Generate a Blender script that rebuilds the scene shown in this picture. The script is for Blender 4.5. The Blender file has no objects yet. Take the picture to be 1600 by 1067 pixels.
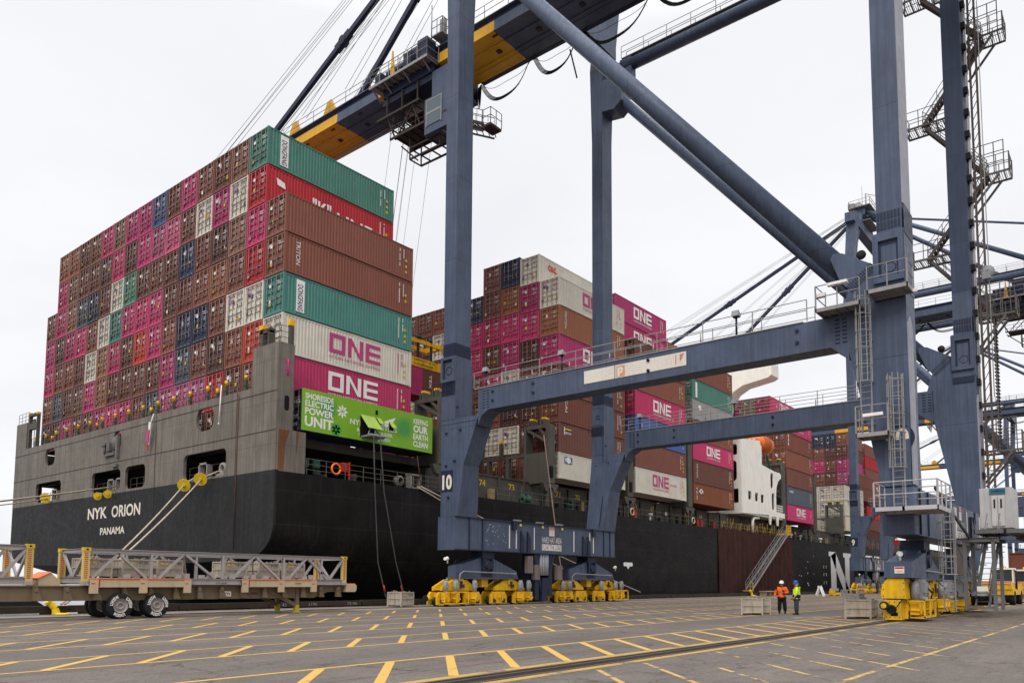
import bpy, bmesh, math, random
import numpy as np
from mathutils import Matrix, Vector
random.seed(7)
S = bpy.context.scene
COL = S.collection

# ------------------------------------------------------------------ camera
YAW, PITCH, ROLL, FPX = 0.68488, 0.0820, 0.0060752, 1206.3
cam_d = bpy.data.cameras.new("camera"); cam = bpy.data.objects.new("camera", cam_d); COL.objects.link(cam)
F = Vector((math.cos(YAW)*math.cos(PITCH), math.sin(YAW)*math.cos(PITCH), math.sin(PITCH)))
R0 = Vector((math.sin(YAW), -math.cos(YAW), 0)); U0 = R0.cross(F)
Rv = R0*math.cos(ROLL) + U0*math.sin(ROLL); Uv = U0*math.cos(ROLL) - R0*math.sin(ROLL)
m = Matrix((Rv, Uv, -F)).transposed().to_4x4(); m.translation = Vector((0, 0, 1.7)); cam.matrix_world = m
cam_d.sensor_width = 36; cam_d.lens = FPX/1600*36; cam_d.shift_x = 0; cam_d.shift_y = (809.1-533.5)/1600
cam_d.clip_start = 0.1; cam_d.clip_end = 20000
S.camera = cam

# ------------------------------------------------------------------ world: overcast sky
SUN_EL, SUN_AZ = math.radians(42), math.radians(202)     # azimuth measured from +X, light comes from behind-right of the camera
w = bpy.data.worlds.new("World"); S.world = w; w.use_nodes = True
nt = w.node_tree; nt.nodes.clear(); N = nt.nodes; L = nt.links
out = N.new('ShaderNodeOutputWorld'); bg = N.new('ShaderNodeBackground'); L.new(bg.outputs[0], out.inputs[0])
sky = N.new('ShaderNodeTexSky'); sky.sky_type = 'NISHITA'; sky.sun_disc = False
sky.sun_elevation = SUN_EL; sky.sun_rotation = math.radians(90)-SUN_AZ
hs = N.new('ShaderNodeHueSaturation'); hs.inputs['Saturation'].default_value = 0.25; L.new(sky.outputs[0], hs.inputs['Color'])
tc = N.new('ShaderNodeTexCoord'); mp = N.new('ShaderNodeMapping'); mp.inputs['Scale'].default_value = (1, 1, 2.4)
L.new(tc.outputs['Generated'], mp.inputs[0])
nz = N.new('ShaderNodeTexNoise'); nz.inputs['Scale'].default_value = 2.2; nz.inputs['Detail'].default_value = 5; nz.inputs['Roughness'].default_value = 0.55
L.new(mp.outputs[0], nz.inputs['Vector'])
cr = N.new('ShaderNodeValToRGB'); cr.color_ramp.elements[0].position = 0.30; cr.color_ramp.elements[0].color = (0.79, 0.795, 0.835, 1)
cr.color_ramp.elements[1].position = 0.60; cr.color_ramp.elements[1].color = (0.945, 0.95, 0.98, 1)
L.new(nz.outputs['Fac'], cr.inputs[0])
sx = N.new('ShaderNodeSeparateXYZ'); L.new(tc.outputs['Generated'], sx.inputs[0])
hr = N.new('ShaderNodeMapRange'); hr.inputs['From Min'].default_value = 0.60; hr.inputs['From Max'].default_value = 0.98
hr.inputs['To Min'].default_value = 9.9; hr.inputs['To Max'].default_value = 38.0; L.new(sx.outputs['Z'], hr.inputs[0])   # overcast sky: the zenith is about three times the horizon
lo = N.new('ShaderNodeMapRange'); lo.inputs['From Min'].default_value = 0.10; lo.inputs['From Max'].default_value = 0.55; lo.inputs['To Max'].default_value = 0.72; L.new(sx.outputs['Z'], lo.inputs[0])
cm = N.new('ShaderNodeMix'); cm.data_type = 'RGBA'; L.new(lo.outputs[0], cm.inputs[0]); L.new(cr.outputs[0], cm.inputs[6]); cm.inputs[7].default_value = (0.925, 0.93, 0.962, 1)
vm = N.new('ShaderNodeVectorMath'); vm.operation = 'SCALE'; L.new(cm.outputs[2], vm.inputs[0]); L.new(hr.outputs[0], vm.inputs['Scale'])
mx = N.new('ShaderNodeMix'); mx.data_type = 'RGBA'; mx.inputs[0].default_value = 0.94
L.new(hs.outputs[0], mx.inputs[6]); L.new(vm.outputs[0], mx.inputs[7])
L.new(mx.outputs[2], bg.inputs[0]); bg.inputs[1].default_value = 0.10

sd = bpy.data.lights.new("sun", 'SUN'); sd.energy = 1.5; sd.angle = math.radians(28); sd.color = (1.0, 0.95, 0.88)
so = bpy.data.objects.new("sun", sd); COL.objects.link(so)
sdir = Vector((math.cos(SUN_AZ)*math.cos(SUN_EL), math.sin(SUN_AZ)*math.cos(SUN_EL), math.sin(SUN_EL)))
so.rotation_euler = sdir.to_track_quat('Z', 'Y').to_euler(); so.location = (0, 0, 80)
S.view_settings.view_transform = 'Standard'; S.view_settings.look = 'None'; S.view_settings.gamma = 1
S.view_settings.exposure = 0.10; S.view_settings.use_curve_mapping = False
S.render.engine = 'CYCLES'

# ------------------------------------------------------------------ materials
MATS = {}
def mat(name, col=(0.5, 0.5, 0.5), rough=0.6, metal=0.0, var=0.12, streak=0.0, rust=0.0, grime=0.0, obj=False, bump=0.0, scale=1.0, emit=None, mottle=0.0, spec=0.22, seam=None):
    """procedural paint: tone variation, vertical streaks, rust runs, grime; all in object space"""
    if name in MATS: return MATS[name]
    M = bpy.data.materials.new(name); M.use_nodes = True; t = M.node_tree; n = t.nodes; l = t.links
    b = n['Principled BSDF']; b.inputs['Roughness'].default_value = rough; b.inputs['Metallic'].default_value = metal
    b.inputs['Specular IOR Level'].default_value = spec
    co = n.new('ShaderNodeTexCoord'); vec = co.outputs['Object']
    if obj:
        oi = n.new('ShaderNodeObjectInfo'); base = oi.outputs['Color']
        sc = n.new('ShaderNodeVectorMath'); sc.operation = 'SCALE'; sc.inputs[0].default_value = (37, 91, 53); l.new(oi.outputs['Random'], sc.inputs['Scale'])
        ad = n.new('ShaderNodeVectorMath'); l.new(vec, ad.inputs[0]); l.new(sc.outputs[0], ad.inputs[1]); vec = ad.outputs[0]
    else:
        rg = n.new('ShaderNodeRGB'); rg.outputs[0].default_value = (*col, 1); base = rg.outputs[0]
    def noise(s, d=4, rgh=0.6, sx=1, sz=1):
        mpn = n.new('ShaderNodeMapping'); mpn.inputs['Scale'].default_value = (sx*scale, sx*scale, sz*scale); l.new(vec, mpn.inputs[0])
        q = n.new('ShaderNodeTexNoise'); q.inputs['Scale'].default_value = s; q.inputs['Detail'].default_value = d; q.inputs['Roughness'].default_value = rgh
        l.new(mpn.outputs[0], q.inputs['Vector']); return q.outputs['Fac']
    def mr(v, a, b_, c, d):
        q = n.new('ShaderNodeMapRange'); q.inputs['From Min'].default_value = a; q.inputs['From Max'].default_value = b_
        q.inputs['To Min'].default_value = c; q.inputs['To Max'].default_value = d; l.new(v, q.inputs[0]); return q.outputs[0]
    def mul(c, v):
        q = n.new('ShaderNodeVectorMath'); q.operation = 'SCALE'; l.new(c, q.inputs[0]); l.new(v, q.inputs['Scale']); return q.outputs[0]
    def mixc(c, c2, v):
        q = n.new('ShaderNodeMix'); q.data_type = 'RGBA'; l.new(v, q.inputs[0]); l.new(c, q.inputs[6]); q.inputs[7].default_value = (*c2, 1); return q.outputs[2]
    c = mul(base, mr(noise(0.6), 0.3, 0.7, 1-var, 1+var))
    if mottle: c = mul(c, mr(noise(9, 6, 0.75), 0.3, 0.7, 1-mottle, 1+mottle))
    if streak: c = mul(c, mr(noise(1.0, 5, 0.65, 6, 0.22), 0.30, 0.72, 1-streak, 1+streak*0.6))
    if grime: c = mixc(c, (0.045, 0.038, 0.032), mr(noise(1.3, 6, 0.7, 1.6, 0.5), 0.52, 0.78, 0, grime))
    if seam:      # plate seams: brick pattern of large plates on (x+y, z)
        sp_ = n.new('ShaderNodeSeparateXYZ'); l.new(co.outputs['Object'], sp_.inputs[0]); sm_ = n.new('ShaderNodeMath'); sm_.operation = 'ADD'; l.new(sp_.outputs[0], sm_.inputs[0]); l.new(sp_.outputs[1], sm_.inputs[1])
        cb_ = n.new('ShaderNodeCombineXYZ'); l.new(sm_.outputs[0], cb_.inputs[0]); l.new(sp_.outputs[2], cb_.inputs[1])
        bk = n.new('ShaderNodeTexBrick'); bk.inputs['Scale'].default_value = 1; bk.inputs['Brick Width'].default_value = seam[0]; bk.inputs['Row Height'].default_value = seam[1]; bk.inputs['Mortar Size'].default_value = seam[2]; bk.inputs['Mortar Smooth'].default_value = 0.6
        bk.inputs['Color1'].default_value = (1, 1, 1, 1); bk.inputs['Color2'].default_value = (seam[4], seam[4], seam[4], 1); bk.inputs['Mortar'].default_value = (seam[3], seam[3], seam[3], 1)
        l.new(cb_.outputs[0], bk.inputs['Vector']); mm_ = n.new('ShaderNodeVectorMath'); mm_.operation = 'MULTIPLY'; l.new(c, mm_.inputs[0]); l.new(bk.outputs['Color'], mm_.inputs[1]); c = mm_.outputs[0]
    if rust:
        c = mixc(c, (0.115, 0.042, 0.018), mr(noise(1.0, 7, 0.72, 3.0, 0.30), 0.60, 0.74, 0, min(1, rust)))
        c = mixc(c, (0.085, 0.035, 0.018), mr(noise(5.0, 5, 0.7), 0.67, 0.74, 0, min(1, rust)))
    l.new(c, b.inputs['Base Color'])
    l.new(mr(noise(3, 4), 0.3, 0.7, max(0.05, rough-0.1), min(1, rough+0.12)), b.inputs['Roughness'])
    if bump:
        bp = n.new('ShaderNodeBump'); bp.inputs['Strength'].default_value = bump; bp.inputs['Distance'].default_value = 0.02
        l.new(noise(14, 5, 0.7), bp.inputs['Height']); l.new(bp.outputs[0], b.inputs['Normal'])
    if emit:
        b.inputs['Emission Color'].default_value = (*emit, 1); b.inputs['Emission Strength'].default_value = 1.0
    MATS[name] = M; return M

def C8(r, g, b):
    f = lambda v: ((v/255+0.055)/1.055)**2.4 if v > 10 else v/255/12.92
    return (f(r), f(g), f(b))

PAINT = mat('container_paint', obj=True, rough=0.55, var=0.08, streak=0.08, rust=0.30, grime=0.16)
DOORP = mat('container_door_paint', obj=True, rough=0.55, var=0.10, streak=0.12, rust=0.35, grime=0.25)
GALV = mat('galvanised_steel', (0.26, 0.25, 0.245), rough=0.5, metal=0.25, var=0.15, streak=0.1, grime=0.3)
RODM = mat('door_rod_steel', (0.24, 0.19, 0.18), rough=0.5, metal=0.1, grime=0.3)
BLUE = mat('crane_blue_paint', (0.068, 0.089, 0.140), rough=0.45, var=0.16, streak=0.26, rust=0.22, grime=0.35, mottle=0.05, seam=(60, 6.1, 0.03, 0.6, 0.93))
BLUED = mat('crane_dark_blue_paint', (0.016, 0.022, 0.047), rough=0.5, var=0.12, grime=0.4)
YEL = mat('crane_yellow_paint', (0.70, 0.40, 0.010), rough=0.45, var=0.12, streak=0.2, grime=0.8, rust=0.15)
YELB = mat('boom_yellow_paint', (0.62, 0.33, 0.02), rough=0.5, var=0.1, grime=0.35, rust=0.1)
BLK = mat('black_rubber', (0.012, 0.012, 0.013), rough=0.75, grime=0.2)
DARK = mat('dark_steel', (0.035, 0.033, 0.034), rough=0.6, metal=0.2, rust=0.3)
HULLB = mat('hull_black_paint', (0.0105, 0.009, 0.0088), rough=0.55, var=0.45, streak=0.45, mottle=0.25, rust=0.35, grime=0.0, spec=0.12, seam=(9.0, 2.2, 0.05, 2.0, 1.25))
HULLG = mat('hull_grey_paint', (0.165, 0.143, 0.120), rough=0.6, var=0.14, streak=0.42, rust=0.38, grime=0.3, seam=(7.5, 2.8, 0.02, 0.6, 0.92))
SHIPG = mat('ship_structure_grey', (0.082, 0.076, 0.064), rough=0.65, var=0.15, streak=0.15, rust=0.6, grime=0.5)
DECKM = mat('deck_brown_paint', (0.022, 0.017, 0.015), rough=0.8, rust=0.4)
WHITE = mat('ship_white_paint', (0.76, 0.73, 0.67), rough=0.5, var=0.05, streak=0.07, rust=0.45, grime=0.15)
LETW = mat('white_lettering', (0.74, 0.71, 0.68), rough=0.6, var=0.05, grime=0.25)
LETC = mat('cream_lettering', (0.66, 0.60, 0.50), rough=0.6, var=0.05, grime=0.15)
LETM = mat('magenta_lettering', (0.42, 0.05, 0.17), rough=0.6, var=0.06)
LETR = mat('red_lettering', (0.55, 0.045, 0.03), rough=0.6, var=0.05)
LETY = mat('yellow_lettering', (0.60, 0.40, 0.03), rough=0.6, grime=0.3)
LETB = mat('navy_lettering', (0.02, 0.03, 0.09), rough=0.6)
ORG = mat('orange_paint', (0.72, 0.16, 0.035), rough=0.45, grime=0.2)
REDP = mat('red_paint', (0.45, 0.03, 0.02), rough=0.5, grime=0.3)
TAN = mat('trailer_tan_paint', (0.150, 0.110, 0.068), rough=0.6, var=0.12, streak=0.1, rust=0.35, grime=0.45)
CREAM = mat('trailer_cream_board', (0.44, 0.34, 0.225), rough=0.65, var=0.10, streak=0.05, rust=0.25, grime=0.35)
RACK = mat('rack_grey_paint', (0.300, 0.275, 0.270), rough=0.55, var=0.08, rust=0.25, grime=0.25)
CRATE = mat('crate_weathered_tan', (0.40, 0.345, 0.28), rough=0.75, var=0.15, streak=0.2, rust=0.3, grime=0.5, mottle=0.12, scale=2.2)
ROPE = mat('mooring_rope', (0.42, 0.35, 0.27), rough=0.85, mottle=0.25)
CABLE = mat('wire_rope_grey', (0.27, 0.27, 0.26), rough=0.6)
GREY = mat('light_grey_box', (0.24, 0.245, 0.25), rough=0.5, grime=0.35)
SIGNW = mat('sign_white', (0.72, 0.68, 0.60), rough=0.6, grime=0.3)
GLASS = mat('window_glass', (0.03, 0.04, 0.05), rough=0.08, var=0.0)
LENS = mat('lamp_lens', (0.75, 0.73, 0.62), rough=0.2)

# ------------------------------------------------------------------ mesh building
def put(o, parent=None):
    COL.objects.link(o)
    if parent is not None: o.parent = parent
    return o
def origin_of(o):
    p = Vector((0, 0, 0))
    while o is not None: p = p + Vector(o.location); o = o.parent
    return p
NOSPLIT = ('letter', 'mark', 'number', 'code', 'name', 'rope', 'festoon', 'riser', 'rail', 'walkway', 'net', 'wordmark', 'chevron', 'logo', 'sign', 'stair', 'tread', 'pipes', 'lashing', 'tyre', 'rim', 'board', 'banner', 'caps', 'flower', 'seam', 'post', 'member', 'rust', 'chock', 'ladder', 'gantry', 'machinery', 'boom', 'trolley', 'frame', 'truss', 'body', 'chassis', 'coaming', 'hatch', 'house', 'mast', 'fingers', 'edge', 'bolt_row', 'platform', 'recess', 'a_frame', 'crown', 'guides')
PIECES = {}
def clusters(s):
    """group the added chunks whose boxes touch"""
    n = len(s.ch); bb = []
    for a, b_, _, _ in s.ch:
        q_ = np.array(s.v[a:b_]); bb.append((q_.min(0)-.02, q_.max(0)+.02))
    par = list(range(n))
    def fd(i):
        while par[i] != i: i = par[i]
        return i
    for i in range(n):
        for j in range(i):
            if (bb[i][0] <= bb[j][1]).all() and (bb[j][0] <= bb[i][1]).all(): par[fd(i)] = fd(j)
    out_ = {}
    for i in range(n): out_.setdefault(fd(i), []).append(i)
    return list(out_.values())
class MB:
    def __init__(s): s.v = []; s.f = []; s.mi = []; s.cur = 0; s.sm = []; s.ch = []
    def add(s, vs, fs, smooth=False):
        k = len(s.v); s.v.extend([tuple(v) for v in vs]); f0 = len(s.f)
        for f in fs: s.f.append(tuple(i+k for i in f)); s.mi.append(s.cur); s.sm.append(smooth)
        s.ch.append((k, len(s.v), f0, len(s.f))); return s
    def box(s, x0, x1, y0, y1, z0, z1):
        if x0 > x1: x0, x1 = x1, x0
        if y0 > y1: y0, y1 = y1, y0
        if z0 > z1: z0, z1 = z1, z0
        return s.add([(x0,y0,z0),(x1,y0,z0),(x1,y1,z0),(x0,y1,z0),(x0,y0,z1),(x1,y0,z1),(x1,y1,z1),(x0,y1,z1)],
                     [(0,3,2,1),(4,5,6,7),(0,1,5,4),(1,2,6,5),(2,3,7,6),(3,0,4,7)])
    def hull8(s, bottom, top):   # two quads (ccw from above)
        return s.add(list(bottom)+list(top), [(0,3,2,1),(4,5,6,7),(0,1,5,4),(1,2,6,5),(2,3,7,6),(3,0,4,7)])
    def bar(s, p, q, w, h, up=(0,0,1)):
        p, q = Vector(p), Vector(q); d = (q-p).normalized(); up = Vector(up)
        if abs(d.dot(up)) > 0.98: up = Vector((1,0,0)) if abs(d.x) < 0.9 else Vector((0,1,0))
        a = d.cross(up).normalized()*w/2; b = a.cross(d).normalized()*h/2
        vs = [p-a-b, p+a-b, p+a+b, p-a+b, q-a-b, q+a-b, q+a+b, q-a+b]
        return s.add(vs, [(0,1,2,3),(7,6,5,4),(0,4,5,1),(1,5,6,2),(2,6,7,3),(3,7,4,0)])
    def ibeam(s, p, q, w, h, t=0.02, up=(0,0,1)):
        p, q = Vector(p), Vector(q); d = (q-p).normalized(); u = Vector(up)
        if abs(d.dot(u)) > 0.98: u = Vector((1,0,0))
        a = d.cross(u).normalized(); b = a.cross(d).normalized()
        s.bar(p+b*(h/2-t/2), q+b*(h/2-t/2), w, t, up); s.bar(p-b*(h/2-t/2), q-b*(h/2-t/2), w, t, up); s.bar(p, q, t, h-2*t, up); return s
    def tube(s, p, q, r, n=8, r2=None, cap=True):
        p, q = Vector(p), Vector(q); d = (q-p)
        if d.length < 1e-6: return s
        d.normalize(); u = Vector((0,0,1)) if abs(d.z) < 0.95 else Vector((1,0,0))
        a = d.cross(u).normalized(); b = a.cross(d); r2 = r if r2 is None else r2
        vs = [p+(a*math.cos(2*math.pi*i/n)+b*math.sin(2*math.pi*i/n))*r for i in range(n)] + [q+(a*math.cos(2*math.pi*i/n)+b*math.sin(2*math.pi*i/n))*r2 for i in range(n)]
        s.add(vs, [(i, i+n, (i+1) % n+n, (i+1) % n) for i in range(n)], True)
        if cap:
            k = len(s.v)-2*n
            s.f.append(tuple(range(k, k+n))); s.mi.append(s.cur); s.sm.append(False)
            s.f.append(tuple(range(k+2*n-1, k+n-1, -1))); s.mi.append(s.cur); s.sm.append(False)
            c_ = s.ch[-1]; s.ch[-1] = (c_[0], c_[1], c_[2], len(s.f))
        return s
    def path(s, pts, r, n=6):
        pts = [Vector(p) for p in pts]; rings = []; prev = None
        for i, p in enumerate(pts):
            d = (pts[min(i+1, len(pts)-1)]-pts[max(i-1, 0)]).normalized()
            if prev is None: u = Vector((0,0,1)) if abs(d.z) < 0.9 else Vector((1,0,0)); a = d.cross(u).normalized()
            else: a = (prev - d*prev.dot(d)).normalized()
            prev = a; b = a.cross(d)
            rings.append([p+(a*math.cos(2*math.pi*k/n)+b*math.sin(2*math.pi*k/n))*r for k in range(n)])
        fs = [(i*n+k, (i+1)*n+k, (i+1)*n+(k+1) % n, i*n+(k+1) % n) for i in range(len(pts)-1) for k in range(n)]
        fs += [tuple(range(n)), tuple(range((len(pts)-1)*n+n-1, (len(pts)-1)*n-1, -1))]
        return s.add([v for r_ in rings for v in r_], fs, True)
    def prism(s, pts, axis, a0, a1):
        """extrude a 2D outline; axis 'x': pts=(y,z), 'y': pts=(x,z), 'z': pts=(x,y)"""
        def P(u, v, a): return {'x': (a,u,v), 'y': (u,a,v), 'z': (u,v,a)}[axis]
        n = len(pts); vs = [P(*p, a0) for p in pts]+[P(*p, a1) for p in pts]
        ar = sum(pts[i][0]*pts[(i+1) % n][1]-pts[(i+1) % n][0]*pts[i][1] for i in range(n))
        rev = (ar > 0) ^ (axis == 'y') ^ (a1 < a0)
        f0 = tuple(range(n)); f1 = tuple(range(2*n-1, n-1, -1))
        sd = [(i, i+n, (i+1) % n+n, (i+1) % n) for i in range(n)]
        if rev: f0 = f0[::-1]; f1 = f1[::-1]; sd = [q[::-1] for q in sd]
        return s.add(vs, [f0, f1]+sd)
    def lathe(s, prof, c=(0,0,0), axis='z', n=16):
        """prof: list of (r, h)"""
        def P(r, h, t):
            a, b = r*math.cos(t), r*math.sin(t)
            v = {'z': (a,b,h), 'x': (h,a,b), 'y': (b,h,a)}[axis]; return (v[0]+c[0], v[1]+c[1], v[2]+c[2])
        m_ = len(prof); vs = [P(r, h, 2*math.pi*i/n) for i in range(n) for r, h in prof]
        fs = [(i*m_+j, ((i+1) % n)*m_+j, ((i+1) % n)*m_+j+1, i*m_+j+1) for i in range(n) for j in range(m_-1)]
        return s.add(vs, fs, True)
    def quad(s, a, b, c, d): return s.add([a, b, c, d], [(0,1,2,3)])
    def mesh(s, name, off=(0,0,0)):
        me = bpy.data.meshes.new(name); o = Vector(off)
        me.from_pydata([(v[0]-o.x, v[1]-o.y, v[2]-o.z) for v in s.v], [], s.f)
        if s.f:
            me.polygons.foreach_set('material_index', s.mi); me.polygons.foreach_set('use_smooth', s.sm)
        me.update(); return me
    def build(s, name, mats, parent=None, rel=True, fix=False):
        if not s.v: return None
        if parent is not None and 1 < len(s.ch) <= 160 and not any(w_ in name for w_ in NOSPLIT):
            cl = clusters(s)
            if 2 <= len(cl) <= 40:
                obs = []
                for c_ in cl:
                    g_ = MB()
                    for i in c_:
                        a, b_, f0, f1 = s.ch[i]; k = len(g_.v); g_.v.extend(s.v[a:b_])
                        for fi_ in range(f0, f1): g_.f.append(tuple(x-a+k for x in s.f[fi_])); g_.mi.append(s.mi[fi_]); g_.sm.append(s.sm[fi_])
                    obs.append(g_.build(name, mats, parent, rel, fix))
                PIECES[obs[0]] = obs; return obs[0]
        me = s.mesh(name, origin_of(parent) if (parent is not None and rel) else (0,0,0))
        if not isinstance(mats, (list, tuple)): mats = [mats]
        for q in mats: me.materials.append(q)
        if fix:
            bm = bmesh.new(); bm.from_mesh(me); bmesh.ops.recalc_face_normals(bm, faces=bm.faces); bm.to_mesh(me); bm.free()
        return put(bpy.data.objects.new(name, me), parent)

def tag(o, label=None, cat=None, group=None, kind=None):
    if label: o['label'] = label
    if cat: o['category'] = cat
    if group: o['group'] = group
    if kind: o['kind'] = kind
    return o
def empty(name, loc, label, cat, group=None):
    o = bpy.data.objects.new(name, None); o.location = loc; o.empty_display_size = 0.5; COL.objects.link(o)
    return tag(o, label, cat, group)
def copy_tree(o, parent=None):
    c = o.copy(); COL.objects.link(c); c.parent = parent
    for ch in list(o.children): copy_tree(ch, c)
    return c

# ---- lettering: font outlines turned to mesh, fitted to a box
_TX = {}
def text_geo(s, bold=0.0):
    key = (s, bold)
    if key not in _TX:
        cu = bpy.data.curves.new('t', 'FONT'); cu.body = s; cu.offset = bold; cu.resolution_u = 3; cu.fill_mode = 'BOTH'; cu.extrude = 0
        ob = bpy.data.objects.new('t', cu); me = bpy.data.meshes.new_from_object(ob)
        vs = np.array([v.co[:] for v in me.vertices])[:, :2]; fs = [tuple(p.vertices) for p in me.polygons]
        lo = vs.min(0); hi = vs.max(0); vs = (vs-lo)/(hi-lo)
        bpy.data.objects.remove(ob); bpy.data.curves.remove(cu); bpy.data.meshes.remove(me)
        _TX[key] = (vs, fs)
    return _TX[key]
def letter(mb, s, o, ux, uy, w, h, bold=0.0, sub=None):
    """write s into the w x h box whose lower-left corner is o, along unit vectors ux, uy"""
    vs, fs = text_geo(s, bold); o, ux, uy = Vector(o), Vector(ux), Vector(uy); nrm = ux.cross(uy)
    P = [o+ux*(a*w)+uy*(b*h) for a, b in vs]
    f0 = fs[0]; n0 = (P[f0[1]]-P[f0[0]]).cross(P[f0[2]]-P[f0[0]])
    if n0.dot(nrm) < 0: fs = [f[::-1] for f in fs]
    return mb.add(P, fs)
def polys(mb, o, ux, uy, w, h, shapes):
    o, ux, uy = Vector(o), Vector(ux), Vector(uy)
    for sh in shapes: mb.add([o+ux*(a*w)+uy*(b*h) for a, b in sh], [tuple(range(len(sh)))])
    return mb
# block-letter wordmark: square O, N and E, in a 3 x 1 box
ONE_SH = [[(0,0),(.30,0),(.30,.20),(0,.20)], [(0,.80),(.30,.80),(.30,1),(0,1)], [(0,.20),(.07,.20),(.07,.80),(0,.80)], [(.23,.20),(.30,.20),(.30,.80),(.23,.80)],
          [(.35,0),(.42,0),(.42,1),(.35,1)], [(.58,0),(.65,0),(.65,1),(.58,1)], [(.42,1),(.42,.72),(.58,0),(.58,.28)],
          [(.70,0),(1,0),(1,.18),(.70,.18)], [(.70,.41),(1,.41),(1,.59),(.70,.59)], [(.70,.82),(1,.82),(1,1),(.70,1)], [(.70,.18),(.77,.18),(.77,.41),(.70,.41)], [(.70,.59),(.77,.59),(.77,.82),(.70,.82)]]
XP, YP, ZP = (1,0,0), (0,1,0), (0,0,1); YN = (0,-1,0)

def rail(mb, pts, h=1.05, r=0.022, n=2, step=1.5, posts=True):
    """handrail along a polyline of floor points"""
    pts = [Vector(p) for p in pts]
    for a, b in zip(pts[:-1], pts[1:]):
        for k in range(1, n+1):
            z = Vector((0, 0, h*k/n)); mb.tube(a+z, b+z, r, 5, cap=False)
        if posts:
            m_ = max(1, int(round((b-a).length/step)))
            for i in range(m_+1):
                p = a.lerp(b, i/m_); mb.tube(p, p+Vector((0,0,h)), r*1.15, 5, cap=False)
    return mb
# ================================================================== SETTING
def asphalt():
    M = mat('asphalt', (0.112, 0.095, 0.083), rough=0.85, var=0.10, mottle=0.0)
    t = M.node_tree; n = t.nodes; l = t.links; b = n['Principled BSDF']
    src = b.inputs['Base Color'].links[0].from_socket; co = n.new('ShaderNodeTexCoord')
    def nz_(s, d, r, m=(1,1,1)):
        mp_ = n.new('ShaderNodeMapping'); mp_.inputs['Scale'].default_value = m; l.new(co.outputs['Object'], mp_.inputs[0])
        q = n.new('ShaderNodeTexNoise'); q.inputs['Scale'].default_value = s; q.inputs['Detail'].default_value = d; q.inputs['Roughness'].default_value = r; l.new(mp_.outputs[0], q.inputs['Vector']); return q.outputs['Fac']
    def mr(v, a, b_, c, d):
        q = n.new('ShaderNodeMapRange'); q.inputs['From Min'].default_value = a; q.inputs['From Max'].default_value = b_; q.inputs['To Min'].default_value = c; q.inputs['To Max'].default_value = d; l.new(v, q.inputs[0]); return q.outputs[0]
    def sc(c, v):
        q = n.new('ShaderNodeVectorMath'); q.operation = 'SCALE'; l.new(c, q.inputs[0]); l.new(v, q.inputs['Scale']); return q.outputs[0]
    c = sc(src, mr(nz_(38, 3, 0.8), 0.25, 0.75, 0.25, 1.85))       # aggregate grain
    c = sc(c, mr(nz_(11, 4, 0.8), 0.28, 0.72, 0.66, 1.34))
    c = sc(c, mr(nz_(0.35, 5, 0.6, (0.25, 1.6, 1)), 0.3, 0.7, 0.80, 1.18)) # wheel-track bands along the quay
    c = sc(c, mr(nz_(2.2, 6, 0.7, (0.35, 2.0, 1)), 0.50, 0.80, 1.0, 0.62))   # tyre marks, stains
    c = sc(c, mr(nz_(0.9, 4, 0.75, (1, 1, 1)), 0.58, 0.72, 1.0, 0.72))          # oil patches
    vo = n.new('ShaderNodeTexVoronoi'); vo.feature = 'DISTANCE_TO_EDGE'; vo.inputs['Scale'].default_value = 0.22
    wp = n.new('ShaderNodeTexNoise'); wp.inputs['Scale'].default_value = 1.2; wp.inputs['Detail'].default_value = 6; l.new(co.outputs['Object'], wp.inputs['Vector'])
    wa = n.new('ShaderNodeVectorMath'); wa.operation = 'MULTIPLY_ADD'; l.new(wp.outputs['Color'], wa.inputs[0]); wa.inputs[1].default_value = (1.6, 1.6, 0); l.new(co.outputs['Object'], wa.inputs[2]); l.new(wa.outputs[0], vo.inputs['Vector'])
    c = sc(c, mr(vo.outputs['Distance'], 0.0, 0.006, 0.45, 1.0))                 # cracks
    l.new(c, b.inputs['Base Color'])
    bp = n.new('ShaderNodeBump'); bp.inputs['Strength'].default_value = 0.5; bp.inputs['Distance'].default_value = 0.01
    l.new(nz_(55, 2, 0.7), bp.inputs['Height']); l.new(bp.outputs[0], b.inputs['Normal'])
    return M
ASPH = asphalt()
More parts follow.
